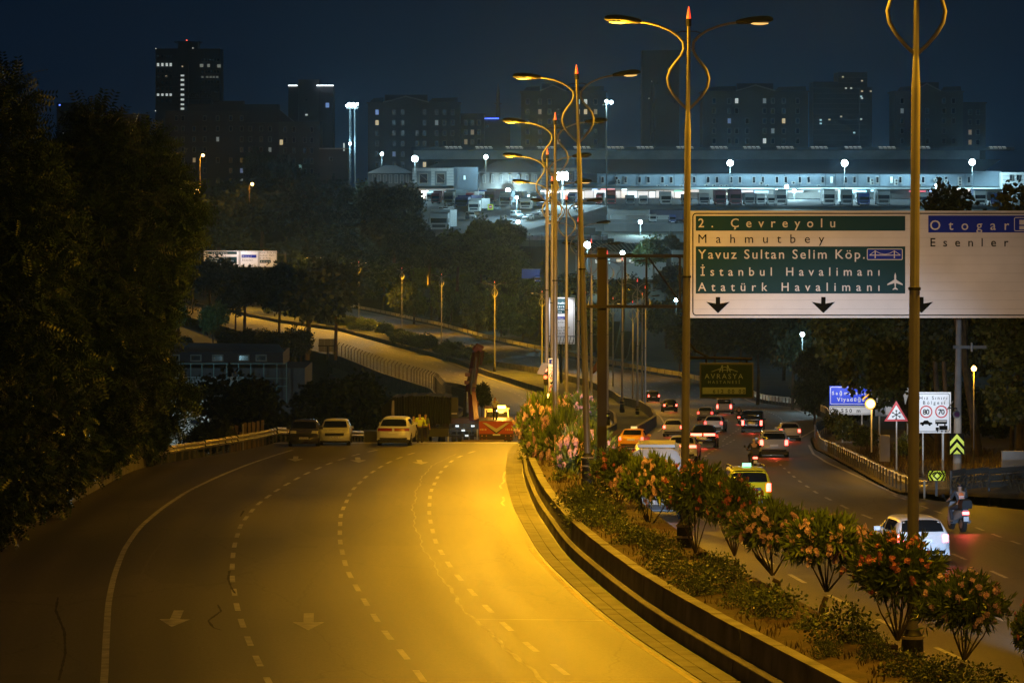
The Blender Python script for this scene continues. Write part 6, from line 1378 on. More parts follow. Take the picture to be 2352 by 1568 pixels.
# ------------------------------------------------------------------ vehicles
def hermite(P, n):
    "smooth interpolation of control rows along axis 0, n steps per span"
    P = np.asarray(P, float); m = len(P); T = np.zeros_like(P)
    for i in range(m):
        a, b = P[max(i-1, 0)], P[min(i+1, m-1)]; T[i] = (b-a)*.5*.8
    out = []
    for i in range(m-1):
        for k in range(n):
            t = k/n; h = (2*t**3-3*t*t+1, t**3-2*t*t+t, -2*t**3+3*t*t, t**3-t*t); out.append(h[0]*P[i]+h[1]*T[i]+h[2]*P[i+1]+h[3]*T[i+1])
    out.append(P[-1]); return np.array(out)
NT = 4
def car_surface(L=4.2, Wd=1.78, H=1.48, belt=.95, rear=.35, hood=.95, ws=.8, kind='hatch', gr=.26, tumb=.23, nose=.82):
    """rows t run from rear bumper over the roof to the front bumper; columns u from centre line to sill"""
    w = Wd/2; r = w-tumb
    rw0, rw1 = .10, rear+.1           # rear window foot and head
    if kind == 'van': rw0, rw1 = .04, .14
    T = []
    def row(y, z, we, ye, belty, beltz, mz, sz, edge_dz=.0): T.append([(0, y, z), (we*.55, y+.01, z-.005), (we, y+ye, z-edge_dz), (w-.03 if beltz < z else w-.03, belty, beltz), (w, belty+.03, mz), (w-.04, belty+.06, sz)])
    row(.04, gr+.04, w-.22, .06, .12, gr+.03, gr+.01, gr)
    row(-.03, .58, w-.18, .07, .2, .57, .45, gr)
    if kind == 'sedan':
        row(.02, belt-.02, w-.15, .05, .18, belt-.06, .62, gr)
        row(.55, belt+.06, r+.02, .03, .6, belt-.02, .62, gr); row(1.15, H-.07, r-.02, 0, 1.2, belt, .62, gr, .04)
    else:
        row(rw0-.04, belt-.06, w-.18, .07, .22, belt-.09, .62, gr)
        row(rw0, belt+.03, w-.14, .06, .24, belt-.04, .62, gr)
        row(rw1, H-.07, r, .04, rw1+.22, belt, .62, gr, .07)
    xr = L*.48; row(xr, H, r+.02, 0, xr, belt, .62, gr, .08)
    x5 = L-hood-ws; row(x5, H-.08, r, 0, x5+.05, belt, .62, gr, .05)
    row(L-hood, belt+.04, w-.14, 0, L-hood+.05, belt-.03, .62, gr)
    row(L-.25, nose, w-.17, -.03, L-.3, nose-.09, .6, gr)
    row(L-.02, .55, w-.2, -.06, L-.22, .52, .45, gr)
    row(L, gr+.04, w-.25, -.07, L-.26, gr+.03, gr+.01, gr)
    A = hermite(np.array(T), NT); A = np.transpose(hermite(np.transpose(A, (1, 0, 2)), 3), (1, 0, 2))
    return A
def surf_mesh(A, m, name='body'):
    nt_, nu = A.shape[:2]; B = np.concatenate([A[:, ::-1]*np.array([-1, 1, 1]), A[:, 1:]], 1); n = B.shape[1]
    V = B.reshape(-1, 3); Q = np.array([(i*n+k, i*n+k+1, (i+1)*n+k+1, (i+1)*n+k) for i in range(nt_-1) for k in range(n-1)])
    me = np_mesh(name, V, Q[:, ::-1], [m]); me.polygons.foreach_set('use_smooth', [True]*len(Q)); me.update(); return me
def patch(A, t0, t1, u0, u1, m, name, d=.012, both=False, n=5):
    "panel lying on the surface, t in control rows, u in control columns; mirrored if both"
    tt = np.linspace(t0*NT, t1*NT, n); uu = np.linspace(u0*3, u1*3, n)
    def ev(t, u):
        i = min(int(t), A.shape[0]-2); j = min(int(u), A.shape[1]-2); a, b = t-i, u-j
        return (A[i, j]*(1-a)+A[i+1, j]*a)*(1-b)+(A[i, j+1]*(1-a)+A[i+1, j+1]*a)*b
    G = np.array([[ev(t, u) for u in uu] for t in tt]); du = np.gradient(G, axis=1); dt = np.gradient(G, axis=0)
    N = np.cross(du, dt); N /= np.linalg.norm(N, axis=2)[..., None]+1e-9
    c = A.reshape(-1, 3).mean(0); c[0] = 0
    if ((G-c)*N).sum() < 0: N = -N
    G = G+N*d; out = []
    for sgn in ((1, -1) if both else (1,)):
        if u0 == 0 and not both: Gm = np.concatenate([G[:, ::-1]*np.array([-1, 1, 1]), G[:, 1:]], 1)
        else: Gm = G*np.array([sgn, 1, 1])
        a, b = Gm.shape[:2]; Q = np.array([(i*b+k, i*b+k+1, (i+1)*b+k+1, (i+1)*b+k) for i in range(a-1) for k in range(b-1)])
        me = np_mesh(name, Gm.reshape(-1, 3), Q, [m]); me.polygons.foreach_set('use_smooth', [True]*len(Q)); me.update(); out.append(me)
    return out
GLASS = mat('car_glass', (.008, .009, .010), .08, spec=.6); TYRE = mat('tyre', (.012, .012, .012), .8); RIM = mat('rim', (.3, .3, .31), .35, .8)
TRIM = mat('black_trim', (.015, .015, .016), .5); PLATE = mat('licence_plate', (.75, .76, .78), .5); CHROME = mat('chrome', (.6, .6, .6), .2, .9)
def paint(n, c, rough=.3): return mat('paint_'+n, c, rough, spec=.6)
TL_ON = glow('tail_lamp_lit', (1, .035, .03), 7); TL_HOT = glow('brake_lamp_lit', (1, .055, .04), 13); TL_OFF = mat('tail_lamp', (.25, .01, .01), .3); HL_OFF = mat('head_lamp_glass', (.5, .5, .48), .15); AMB = mat('amber_lamp', (.6, .25, .03), .4)
HL_ON = glow('headlamp_glass_lit', (.9, .95, 1), 8)
_wheel = {}
def wheels(t, L, Wd, r=.32, f=.8, rr=.82, names=True):
    for sx in (-1, 1):
        for y in (rr, L-f):
            k = (r, sx)
            if k not in _wheel:
                a = MB().tube([(-.11*sx, 0, 0), (-.1*sx, 0, 0), (.09*sx, 0, 0), (.11*sx, 0, 0)], [r*.9, r, r, r*.88], 20); b = MB().tube([(.08*sx, 0, 0), (.115*sx, 0, 0), (.10*sx, 0, 0)], [r*.62, r*.62, r*.2], 14)
                h = MB().tube([(.07*sx, 0, .02), (.085*sx, 0, .02)], r*1.14, 20); _wheel[k] = (raw_mesh('tyre', a.v, a.f, TYRE, False), raw_mesh('rim', b.v, b.f, RIM), raw_mesh('arch', h.v, h.f, TRIM))
            ty, ri, ar = _wheel[k]
            w = link('wheel', ty, t, (sx*(Wd/2-.09), y, r)); link('rim', ri, w)
            link('wheel_arch', ar, t, (sx*(Wd/2-.08), y, r))
def car(label, xy, rz, col, kind='hatch', lit=1, face='rear', group='cars on the right hand carriageway', zf=None, cat='car', name='car', head=0, plate_text=None, hot=False, roofrails=False, **k):
    """origin under the rear bumper centre; the front points along +y before rotation"""
    zf = zf or zr; X, Y = xy
    prm = dict(hatch=dict(L=4.0, Wd=1.74, H=1.46), sedan=dict(L=4.5, Wd=1.78, H=1.45, kind='sedan', belt=.94), suv=dict(L=4.35, Wd=1.83, H=1.68, belt=1.05, rear=.22, gr=.34), van=dict(L=4.9, Wd=1.92, H=1.94, belt=1.1, kind='van', hood=.9, tumb=.10, gr=.32, rear=.1, nose=.95), coupe=dict(L=4.45, Wd=1.82, H=1.52, belt=1.02, rear=.75, gr=.32))[kind]; prm.update(k)
    key = tuple(sorted((a, str(b)) for a, b in prm.items())); A = car_surface(**prm); L, Wd, H = prm['L'], prm['Wd'], prm['H']; rw = 3 if prm.get('kind') != 'sedan' else 3
    slope = math.atan2(zf(Y+L)-zf(Y), L)
    t = thing(name, label, cat, (X, Y, zf(Y)+.01), group=group); t.rotation_euler = (slope*math.cos(rz), 0, rz)
    link('body', surf_mesh(A, col), t)
    gz = prm.get('gr', .28)
    MB().box(-Wd/2+.12, Wd/2-.12, .2, L-.3, .16, gz+.12).build('underbody', TRIM, t)
    link('rear_window', patch(A, rw+.08 if kind != 'van' else rw+.12, rw+.9, 0, 1.82, GLASS, 'rear_window')[0], t)
    nr = 7 if True else 6
    link('windscreen', patch(A, 6.08, 6.93, 0, 1.85, GLASS, 'windscreen', .012)[0], t)
    for a, b in ((4.1, 4.92), (5.08, 5.9)):
        for me in patch(A, a, b, 2.12, 2.86, GLASS, 'side_window', both=True): link('side_window', me, t)
    tl = (TL_HOT if hot else TL_ON) if lit else TL_OFF
    tz = {'hatch': (1.35, 2.3), 'sedan': (1.3, 1.95), 'suv': (1.4, 2.9), 'van': (1.2, 2.7), 'coupe': (1.6, 2.1)}[kind]
    for me in patch(A, tz[0], tz[1], 1.75 if kind != 'coupe' else .2, 2.75, tl, 'tail_lamp', .014, both=True): link('tail_lamp', me, t)
    link('rear_bumper_trim', patch(A, .12, .55, 0, 2.2, TRIM, 'trim', .012)[0], t)
    link('rear_licence_plate', raw_mesh('p', *(lambda q: (q.v, q.f))(MB().box(-.26, .26, -.05, -.02, .0, .115)), PLATE), t, (0, -.01, .68 if kind != 'sedan' else .66))
    for me in patch(A, 7.55, 8.25, 1.15, 2.4, HL_ON if (face == 'front' and lit) else HL_OFF, 'head_lamp', .012, both=True): link('head_lamp', me, t)
    link('grille', patch(A, 8.35, 8.9, 0, 1.5, TRIM, 'grille', .012)[0], t)
    fp = link('front_licence_plate', raw_mesh('p', *(lambda q: (q.v, q.f))(MB().box(-.26, .26, .02, .05, .0, .115)), PLATE), t, (0, L-.01, .45))
    if plate_text:
        tm = text_mesh(plate_text, .44, .085, SGN_K, 0, 0); o = link('lettering', tm, fp); o.rotation_euler = (0, 0, math.pi); o.location = (.22, .056, .015)
    wheels(t, L, Wd, .32 if kind != 'suv' else .35)
    for sx in (-1, 1): MB().cbox((sx*(Wd/2+.06), L-prm.get('hood', .95)-.55, prm.get('belt', .95)+.05), (.2, .1, .13)).build('mirror', col if kind != 'van' else TRIM, t)
    if roofrails:
        for sx in (-1, 1): MB().tube([(sx*(Wd/2-.24), .6, H+.0), (sx*(Wd/2-.24), .75, H+.06), (sx*(Wd/2-.24), L*.55, H+.07), (sx*(Wd/2-.24), L*.6, H)], .025, 6).build('roof_rail', TRIM, t)
    if lit and face == 'rear':
        lamp('SPOT', (0, -.12, .75), 60 if not hot else 130, (1, .06, .04), .25, (0, -3.2, 0), 125, .8, parent=t)
    if head:
        lamp('SPOT', (0, L+.1, .66), head*2.5 if head < 5000 else head, (.62, .78, 1) if head < 5000 else (.42, .66, 1), .25, (0, L+34, .2), 46 if head < 5000 else 17, .6, parent=t, name='headlight_beam')
    t['L'] = L; return t
def at_r(x, y): p = onroad(x, y, 'r'); return (p[0], p[1])
WHT = paint('white', (.62, .63, .65)); BLK = paint('black', (.012, .012, .014), .2); SLV = paint('silver', (.36, .37, .38), .3); GRY = paint('graphite', (.06, .055, .055), .25); YEL = paint('taxi_yellow', (.80, .36, .01)); YGR = paint('lime_yellow', (.62, .62, .01)); PEA = paint('pearl', (.48, .48, .42)); BLU = paint('dark_blue', (.03, .05, .10))
D_ = math.radians
t1 = car('white hatchback lit blue white by headlights, right of the nearest lamp pole', at_r(2122, 1296), D_(7), WHT, 'hatch', hot=True, head=260)
car('yellow taxi with lit roof sign queuing behind the oleanders', at_r(1449, 1034), D_(-8), YEL, 'sedan', head=500); tx = _last = C.objects[-1]
def last_thing(): return [o for o in C.objects if o.parent is None and o.get('category')][-1]
t = last_thing(); MB().cbox((0, 1.9, 1.53), (.42, .14, .13)).build('roof_sign', glow('taxi_sign', (1, .8, .3), .8), t); link('lettering', text_mesh('TAKSİ', .34, .07, SGN_K), t, (-.17, 1.82, 1.50)); t['kind'] = 'thing'
t = car('lime yellow estate taxi with green roof sign and black licence strip', at_r(1722, 1172), D_(2), YGR, 'suv', hot=True, head=600, roofrails=True)
MB().cbox((0, 1.2, 1.76), (.34, .14, .14)).build('roof_sign', glow('green_sign', (.15, 1, .5), 1.6), t); MB().box(-.45, .45, -.075, -.045, .78, .90).build('licence_strip', TRIM, t)
t = car('white low hatchback directly behind the minibus roof, brake lamps lit', at_r(1565, 1060), D_(-6), WHT, 'coupe', hot=True, head=500)
car('black SUV with full width red light bar beside the second lamp pole', at_r(1614, 1029), D_(-6), BLK, 'coupe', hot=True, H=1.62, belt=1.08)
car('white hatchback with one lit lamp left of the second lamp pole', at_r(1545, 1003), D_(-9), WHT, 'hatch', hot=True, head=500)
car('small white hatchback between black SUV and blue grey hatchback', at_r(1638, 992), D_(-9), WHT, 'hatch', head=0)
car('blue grey hatchback in the middle lane', at_r(1619, 966), D_(-9), SLV, 'hatch', head=500)
car('white people carrier van far in the middle lane', at_r(1663, 951), D_(-6), WHT, 'van', hot=True, head=600, L=4.6, Wd=1.85)
car('black van with plate lit beside the far motorcycle', at_r(1727, 994), D_(-6), BLK, 'van', hot=True, head=600)
car('silver SUV with spare style bumper behind the near motorcycle', at_r(1778, 1050), D_(-2), SLV, 'suv', hot=True, head=500, roofrails=True)
car('white hatchback at the right bend with one visible tail lamp', at_r(1815, 1013), D_(0), WHT, 'hatch', hot=True, head=900)
car('black hatchback with bright tail lamps, far in the left lane', at_r(1540, 946), D_(2), BLK, 'hatch', hot=True, head=600, H=1.5)
car('farthest dark red car with tail lamps before the bend', at_r(1502, 923), D_(6), GRY, 'suv', hot=True, head=500)
# a following car outside the lower right corner: its headlights light the white hatchback
car('dark car following the white hatchback, below the lower right corner of the view', (13.6, 74), D_(1), GRY, 'hatch', lit=0, head=110000)
# ------------------------------------------------------------------ minibus
X, Y = at_r(1525, 1196); 
t = thing('minibus', 'white minibus with high roof and dark rear windows behind the oleanders', 'minibus', (X-.3, Y, zr(Y)), D_(-3))
BW = paint('minibus_white', (.52, .51, .48), .4)
def loft(profiles, name, m, parent):
    "profiles: list of (y, [(x,z)...]) closed rings"
    V = []; n = len(profiles[0][1])
    for y, pr in profiles:
        for x, z in pr: V.append((x, y, z))
    Fc = [(i*n+k, i*n+(k+1) % n, (i+1)*n+(k+1) % n, (i+1)*n+k) for i in range(len(profiles)-1) for k in range(n)]+[tuple(range(n))[::-1], tuple((len(profiles)-1)*n+k for k in range(n))]
    return MB().add(V, Fc).build(name, m, parent, True)
def ring(w, z0, z1, r=.22, tum=.1): return [(-w, z0), (w, z0), (w, z0+(z1-z0)*.5), (w-tum*.5, z1-r*1.4), (w-tum-.04, z1-r*.5), (w-tum-r, z1), (-w+tum+r, z1), (-w+tum+.04, z1-r*.5), (-w+tum*.5, z1-r*1.4), (-w, z0+(z1-z0)*.5)]
loft([(-.0, ring(.93, .4, 2.62, .3, .18)), (.08, ring(1.0, .34, 2.70, .25, .14)), (4.2, ring(1.0, .34, 2.74, .25, .14)), (5.0, ring(1.0, .34, 2.5, .25, .14)), (5.8, ring(.98, .34, 1.25, .2, .1)), (6.3, ring(.9, .34, 1.0, .2, .1))], 'body', BW, t)
for sx in (-1, 1):
    MB().box(sx*.06 if sx > 0 else -.76, .76 if sx > 0 else -.06, -.03, .0, 1.35, 2.02).build('rear_window', GLASS, t)
    MB().box(sx*.92-.07, sx*.92+.07, -.04, .06, .95, 1.3).build('tail_lamp', TL_OFF if sx < 0 else TL_HOT, t)
    for k in range(3): MB().box(sx*1.005-.01, sx*1.005+.01, .7+k*1.25, 1.8+k*1.25, 1.35, 2.0).build('side_window', GLASS, t)
MB().box(-.01, .01, -.02, .01, .5, 2.4).build('door_seam', TRIM, t); MB().box(-.9, .9, -.1, .05, .42, .62).build('rear_bumper', TRIM, t); MB().box(-.26, .26, -.03, 0, .8, .92).build('licence_plate', PLATE, t)
MB().box(-.14, .14, -.02, .02, 2.42, 2.47).build('brake_light', TRIM, t); MB().box(-.7, .7, .6, 3.2, 2.72, 2.83).build('roof_pod', BW, t)
wheels(t, 6.2, 1.98, .36, 1.0, 1.1); lamp('SPOT', (0, 6.4, .7), 700, (.75, .85, 1), .25, (0, 26, .1), 70, .5, parent=t); lamp('SPOT', (0, -.5, .55), 60, (.55, .65, 1), .3, (0, -3, 0), 120, .9, parent=t)
# ------------------------------------------------------------------ people: one skinned body each
SKIN = mat('skin', (.42, .25, .17), .6); HAIRM = mat('dark_hair', (.015, .012, .01), .7)
def skinned(name, parent, J, E, m, root=0, sub=2):
    me = bpy.data.meshes.new(name); me.from_pydata([j[0] for j in J], E, []); me.materials.append(m)
    o = bpy.data.objects.new(name, me); C.objects.link(o); md = o.modifiers.new('skin', 'SKIN'); md.use_smooth_shade = True
    for i, j in enumerate(J): v = me.skin_vertices[0].data[i]; v.radius = (j[1], j[2] if len(j) > 2 else j[1]); v.use_root = (i == root)
    s_ = o.modifiers.new('sub', 'SUBSURF'); s_.levels = sub; s_.render_levels = sub
    o.parent = parent; return o
def person(label, loc, rz, pose, top, legs, hair=HAIRM, group=None, scale=1.0, cat='person', vest=None, helmet=None):
    """pose: dict of joint overrides; body 1.75 m tall facing +y"""
    P = dict(pelvis=(0, 0, .93), waist=(0, 0, 1.08), chest=(0, .01, 1.30), neck=(0, 0, 1.47), head=(0, .02, 1.58), top=(0, .01, 1.70),
        hipL=(-.10, 0, .88), kneeL=(-.11, .03, .49), ankL=(-.12, -.02, .09), toeL=(-.13, .15, .035), hipR=(.10, 0, .88), kneeR=(.11, .03, .49), ankR=(.12, -.02, .09), toeR=(.13, .15, .035),
        shL=(-.19, 0, 1.40), elL=(-.25, -.02, 1.12), wrL=(-.26, .06, .87), haL=(-.26, .09, .78), shR=(.19, 0, 1.40), elR=(.25, -.02, 1.12), wrR=(.26, .06, .87), haR=(.26, .09, .78)); P.update(pose)
    t = thing('person', label, cat, loc, rz, group); t.scale = (scale,)*3
    bd = [('pelvis', .13, .11), ('waist', .125, .10), ('chest', .15, .11), ('neck', .055, .055), ('head', .085, .10), ('top', .06, .07), ('shL', .07, .07), ('elL', .045, .045), ('wrL', .03, .03), ('haL', .035, .02), ('shR', .07, .07), ('elR', .045, .045), ('wrR', .03, .03), ('haR', .035, .02), ('hipL', .09, .09), ('kneeL', .058, .058), ('ankL', .038, .038), ('toeL', .035, .03), ('hipR', .09, .09), ('kneeR', .058, .058), ('ankR', .038, .038), ('toeR', .035, .03)]
    ix = {n: i for i, (n, _, _) in enumerate(bd)}
    E = [('pelvis', 'waist'), ('waist', 'chest'), ('chest', 'neck'), ('neck', 'head'), ('head', 'top'), ('chest', 'shL'), ('shL', 'elL'), ('elL', 'wrL'), ('wrL', 'haL'), ('chest', 'shR'), ('shR', 'elR'), ('elR', 'wrR'), ('wrR', 'haR'), ('pelvis', 'hipL'), ('hipL', 'kneeL'), ('kneeL', 'ankL'), ('ankL', 'toeL'), ('pelvis', 'hipR'), ('hipR', 'kneeR'), ('kneeR', 'ankR'), ('ankR', 'toeR')]
    skinned('body', t, [(P[n], a, b) for n, a, b in bd], [(ix[a], ix[b]) for a, b in E], SKIN)
    # clothes: slightly larger skins over the same joints
    tn = [('waist', .15, .12), ('chest', .17, .13), ('shL', .085, .085), ('elL', .06, .06), ('shR', .085, .085), ('elR', .06, .06)]
    pel = Vector(P['pelvis']); J = [((pel.x, pel.y, pel.z+.02), .148, .125)]+[(P[n], a, b) for n, a, b in tn]; skinned('shirt', t, J, [(0, 1), (1, 2), (2, 3), (3, 4), (2, 5), (5, 6)], top)
    if vest: skinned('vest', t, [((pel.x, pel.y, pel.z+.06), .158, .135), (P['waist'], .158, .13), (P['chest'], .178, .14), (tuple(Vector(P['chest'])+Vector((0, 0, .12))), .15, .11)], [(0, 1), (1, 2), (2, 3)], vest)
    J = [(P['pelvis'], .145, .12)]; E2 = []
    for s_ in 'LR':
        k = len(J); J += [(P['hip'+s_], .105, .105), (P['knee'+s_], .07, .07), (P['ank'+s_], .055, .055)]; E2 += [(0, k), (k, k+1), (k+1, k+2)]
    skinned('trousers', t, J, E2, legs)
    for s_ in 'LR': skinned('shoe', t, [(tuple(Vector(P['ank'+s_])+Vector((0, -.03, -.03))), .05, .045), (P['toe'+s_], .045, .035)], [(0, 1)], TRIM, sub=1)
    hd = Vector(P['head']); 
    if helmet:
        skinned('helmet', t, [(tuple(hd+Vector((0, -.01, .0))), .125, .135), (tuple(hd+Vector((0, 0, .09))), .11, .12)], [(0, 1)], helmet)
    else: skinned('hair', t, [(tuple(hd+Vector((0, -.03, .05))), .09, .095), (tuple(hd+Vector((0, -.01, .1))), .075, .085)], [(0, 1)], hair)
    return t
HV = mat('hi_vis_yellow', (.62, .72, .02), .6); NAVY = mat('dark_trousers', (.03, .028, .035), .8); SHIRT = mat('white_shirt', (.5, .5, .48), .7); ORG = mat('orange_vest', (.85, .20, .05), .6); REFL = mat('reflective_tape', (.8, .82, .85), .3); GRN = mat('green_shirt', (.10, .13, .07), .8)
# ------------------------------------------------------------------ motorcycles
def motorbike(label, xy, rz, col, rider_top, helmet, kind='scooter', box=True, lbl2='', vest=None, glowp=4, tape=False):
    X, Y = xy; z = zr(Y); t = thing('motorcycle', label, 'motorcycle', (X, Y, z), rz, group='motorcycles in the traffic')
    for y, nm in ((.35, 'rear_wheel'), (1.62, 'front_wheel')):
        w = MB().tube([(-.07, y, .3), (-.06, y, .3), (.06, y, .3), (.07, y, .3)], [.24, .30, .30, .24], 20).build(nm, TYRE, t); MB().tube([(-.08, y, .3), (.08, y, .3)], .16, 14).build('rim', RIM, w)
    loft([(.05, [(-.10, .62), (.10, .62), (.14, .72), (.08, .82), (-.08, .82), (-.14, .72)]), (.3, [(-.17, .5), (.17, .5), (.19, .68), (.12, .80), (-.12, .80), (-.19, .68)]), (.95, [(-.15, .38), (.15, .38), (.16, .6), (.12, .72), (-.12, .72), (-.16, .6)]), (1.15, [(-.2, .25), (.2, .25), (.2, .35), (.16, .42), (-.16, .42), (-.2, .35)]), (1.4, [(-.22, .35), (.22, .35), (.2, .8), (.12, 1.02), (-.12, 1.02), (-.2, .8)]), (1.6, [(-.1, .5), (.1, .5), (.12, .8), (.08, .95), (-.08, .95), (-.12, .8)])], 'fairing', col, t)
    loft([(.1, [(-.12, .8), (.12, .8), (.12, .86), (-.12, .86)]), (.5, [(-.16, .78), (.16, .78), (.15, .85), (-.15, .85)]), (1.0, [(-.11, .72), (.11, .72), (.10, .8), (-.10, .8)])], 'seat', TRIM, t)
    MB().tube([(-.36, 1.2, 1.05), (-.12, 1.38, 1.03), (.12, 1.38, 1.03), (.36, 1.2, 1.05)], .02, 6).build('handlebar', TRIM, t)
    for sx in (-1, 1):
        MB().tube([(sx*.3, 1.3, 1.08), (sx*.42, 1.3, 1.22)], .012, 5).tube([(sx*.42, 1.28, 1.24), (sx*.44, 1.31, 1.24)], .065, 8).build('mirror', TRIM, t)
        MB().tube([(sx*.12, 1.45, .9), (sx*.1, 1.62, .3)], .03, 6).build('fork', RIM, t)
    MB().tube([(.18, .2, .38), (.17, .75, .35)], [.07, .05], 8).build('exhaust', RIM, t)
    MB().cbox((0, .04, .70), (.24, .05, .09)).build('tail_lamp', TL_HOT, t)
    MB().cbox((0, -.02, .50), (.19, .02, .17)).build('licence_plate', PLATE, t); MB().box(-.06, .06, -.02, .1, .35, .62).build('mudguard', TRIM, t)
    if box: loft([(-.12, [(-.17, .88), (.17, .88), (.2, 1.0), (.15, 1.16), (-.15, 1.16), (-.2, 1.0)]), (.22, [(-.2, .86), (.2, .86), (.22, 1.0), (.17, 1.19), (-.17, 1.19), (-.22, 1.0)])], 'top_box', TRIM, t)
    pose = dict(pelvis=(0, .55, .93), waist=(0, .58, 1.08), chest=(0, .64, 1.30), neck=(0, .68, 1.46), head=(0, .70, 1.58), top=(0, .70, 1.69), hipL=(-.12, .6, .90), kneeL=(-.24, 1.02, .80), ankL=(-.2, .95, .36), toeL=(-.2, 1.12, .32), hipR=(.12, .6, .90), kneeR=(.24, 1.02, .80), ankR=(.2, .95, .36), toeR=(.2, 1.12, .32),
        shL=(-.2, .66, 1.40), elL=(-.30, .86, 1.16), wrL=(-.32, 1.1, 1.07), haL=(-.33, 1.18, 1.05), shR=(.2, .66, 1.40), elR=(.30, .86, 1.16), wrR=(.32, 1.1, 1.07), haR=(.33, 1.18, 1.05))
    p = person(lbl2, (X, Y, z), rz, pose, rider_top, NAVY, helmet=helmet, group='motorcycle riders', vest=vest)
    if tape: MB().box(-.1, .1, .475, .49, 1.16, 1.2).box(-.09, .09, .485, .5, 1.24, 1.27).build('reflective_strip', REFL, p)
    lamp('SPOT', (0, -.08, .7), 60, (1, .08, .05), .15, (0, -2.5, 0), 120, .8, parent=t)
    return t
motorbike('silver scooter with black top box near the right edge', at_r(2219, 1223), D_(12), paint('scooter_grey', (.25, .26, .28)), mat('grey_jacket', (.05, .05, .055), .7), mat('helmet_black', (.02, .02, .03), .2), lbl2='scooter rider in orange vest and black helmet near the right edge', vest=ORG, tape=True)
motorbike('scooter with bright tail lamp riding behind the silver SUV', at_r(1735, 1081), D_(3), paint('scooter_dark', (.10, .10, .11)), mat('black_jacket', (.02, .02, .022), .7), mat('helmet_white', (.6, .58, .55), .3), lbl2='rider in black jacket and white helmet behind the silver SUV')
motorbike('small dark motorcycle left of the black van', at_r(1697, 974), D_(-5), TRIM, mat('black_jacket', (.02,.02,.022)), mat('helmet_black', (.02,.02,.03)), lbl2='far rider in dark clothes left of the black van', box=False)
# ------------------------------------------------------------------ parked cars on the crest of the left road
def at_l(x, y): p = onroad(x, y, 'l'); return (p[0], p[1])
zlc = zl
def front_car(label, x, y, rz, col, kind, pt, **k):
    X, Y = at_l(x, y); prm_L = {'hatch': 4.0, 'suv': 4.3}.get(kind, 4.0)
    r = rz+math.pi; t = car(label, (X, Y), r, col, kind, lit=0, face='front', group='cars parked at the crest', zf=lambda q: zl(Y)-.0, plate_text=pt, **k)
    L = t['L']; t.location = (X+math.sin(r)*L, Y-math.cos(r)*L, zl(Y)-.03); t.rotation_euler = (0, 0, r); t.scale = (.96, .9, .94); return t
front_car('dark graphite hatchback parked facing us by the left guard rail', 697, 1026, D_(1), GRY, 'hatch', '34 HTX 914')
front_car('pale silver hatchback parked facing us right of the dark one', 767, 1023.5, D_(0), PEA, 'hatch', '34 LVD 92')
X, Y = at_l(903, 1024); t = car('white coupe styled car parked with its back to us beside the workers', (X, Y), D_(-4), WHT, 'coupe', lit=0, group='cars parked at the crest', zf=lambda q: zl(Y)-.02)
X, Y = 946, 226; p = px(946, 1020, 226); t = car('dark hatchback mostly hidden behind the white coupe styled car', (p[0], 236), D_(170), BLK, 'hatch', lit=0, group='cars parked at the crest', zf=lambda q: -15.6)
t = thing('waste_bin', 'small black bin or crate by the guard rail between parked cars', 'bin', px(853, 1021, 216)); loft([(-.35, [(-.35, 0), (.35, 0), (.4, .75), (-.4, .75)]), (.35, [(-.35, 0), (.35, 0), (.4, .75), (-.4, .75)])], 'bin_body', TRIM, t); MB().box(-.43, .43, -.4, .4, .75, .8).build('lid', TRIM, t); MB().tube([(-.3, .38, .1), (-.3, .45, .1)], .08, 8).build('wheel', TYRE, t)
# ------------------------------------------------------------------ crane truck
CR = paint('crane_red', (.09, .014, .009), .6); CRD = paint('crane_dark_red', (.03, .007, .006), .6)
Y = 276; zt = zl(Y); kx = Y/F
t = thing('crane_truck', 'dark red crane truck with raised folding boom and open cage body', 'crane truck', px(1060, 1020, Y)); zb = t.location.z
def ctb(x0, x1, y0, y1, nm, m, d0=0, d1=1.0): 
    a = px(x0, y0, Y); b = px(x1, y1, Y); return MB().box(a[0], b[0], Y+d0, Y+d1, b[2], a[2]).build(nm, m, t, loc=-Vector(t.location))
o = ctb(1012, 1030, 930, 985, 'cab', CRD, 1.0, 3.2); ctb(1014, 1028, 937, 955, 'cab_window', GLASS, .95, 1.0); ctb(1013, 1030, 985, 1000, 'cab_bumper', TRIM, .9, 1.2)
ctb(1032, 1100, 960, 973, 'chassis_box', CRD, 0, 2.0); ctb(1030, 1100, 995, 1003, 'chassis_rail', TRIM, .2, 2); ctb(1082, 1098, 920, 965, 'crane_column', CR, .2, 1.4); ctb(1034, 1052, 912, 962, 'control_seat_frame', TRIM, .1, 1.2); ctb(1037, 1050, 948, 951, 'seat', mat('seat_pale', (.4, .35, .25), .6), 0, .6); ctb(1040, 1048, 934, 946, 'seat_back', TRIM, .3, .5)
m = MB()
for x in (1034, 1049, 1066, 1083, 1098): m.tube([px(x, 972, Y-.1), px(x, 1000, Y-.1)], .03, 4)
for y in (974, 982, 990, 998): m.tube([px(1034, y, Y-.1), px(1099, y, Y-.1)], .025, 4)
m.build('cage_rail', mat('cage_pale', (.08, .10, .12), .5, .3), t, loc=-Vector(t.location))
for i, x in enumerate((1018, 1042, 1056, 1070, 1084)):
    p = px(x, 1006, Y+.3); MB().tube([(p[0]-.15, p[1], p[2]), (p[0]+.15, p[1], p[2])], .45, 16).build('wheel', TYRE, t, loc=-Vector(t.location))
for x in (1029, 1096): ctb(x-1, x+2, 985, 1022, 'outrigger_leg', STEEL, -.3, -.1)
m = MB()
m.tube([px(1089, 965, Y), px(1084, 905, Y), px(1079, 872, Y)], [.34, .28, .22], 4); o = m.build('boom', CR, t, loc=-Vector(t.location))
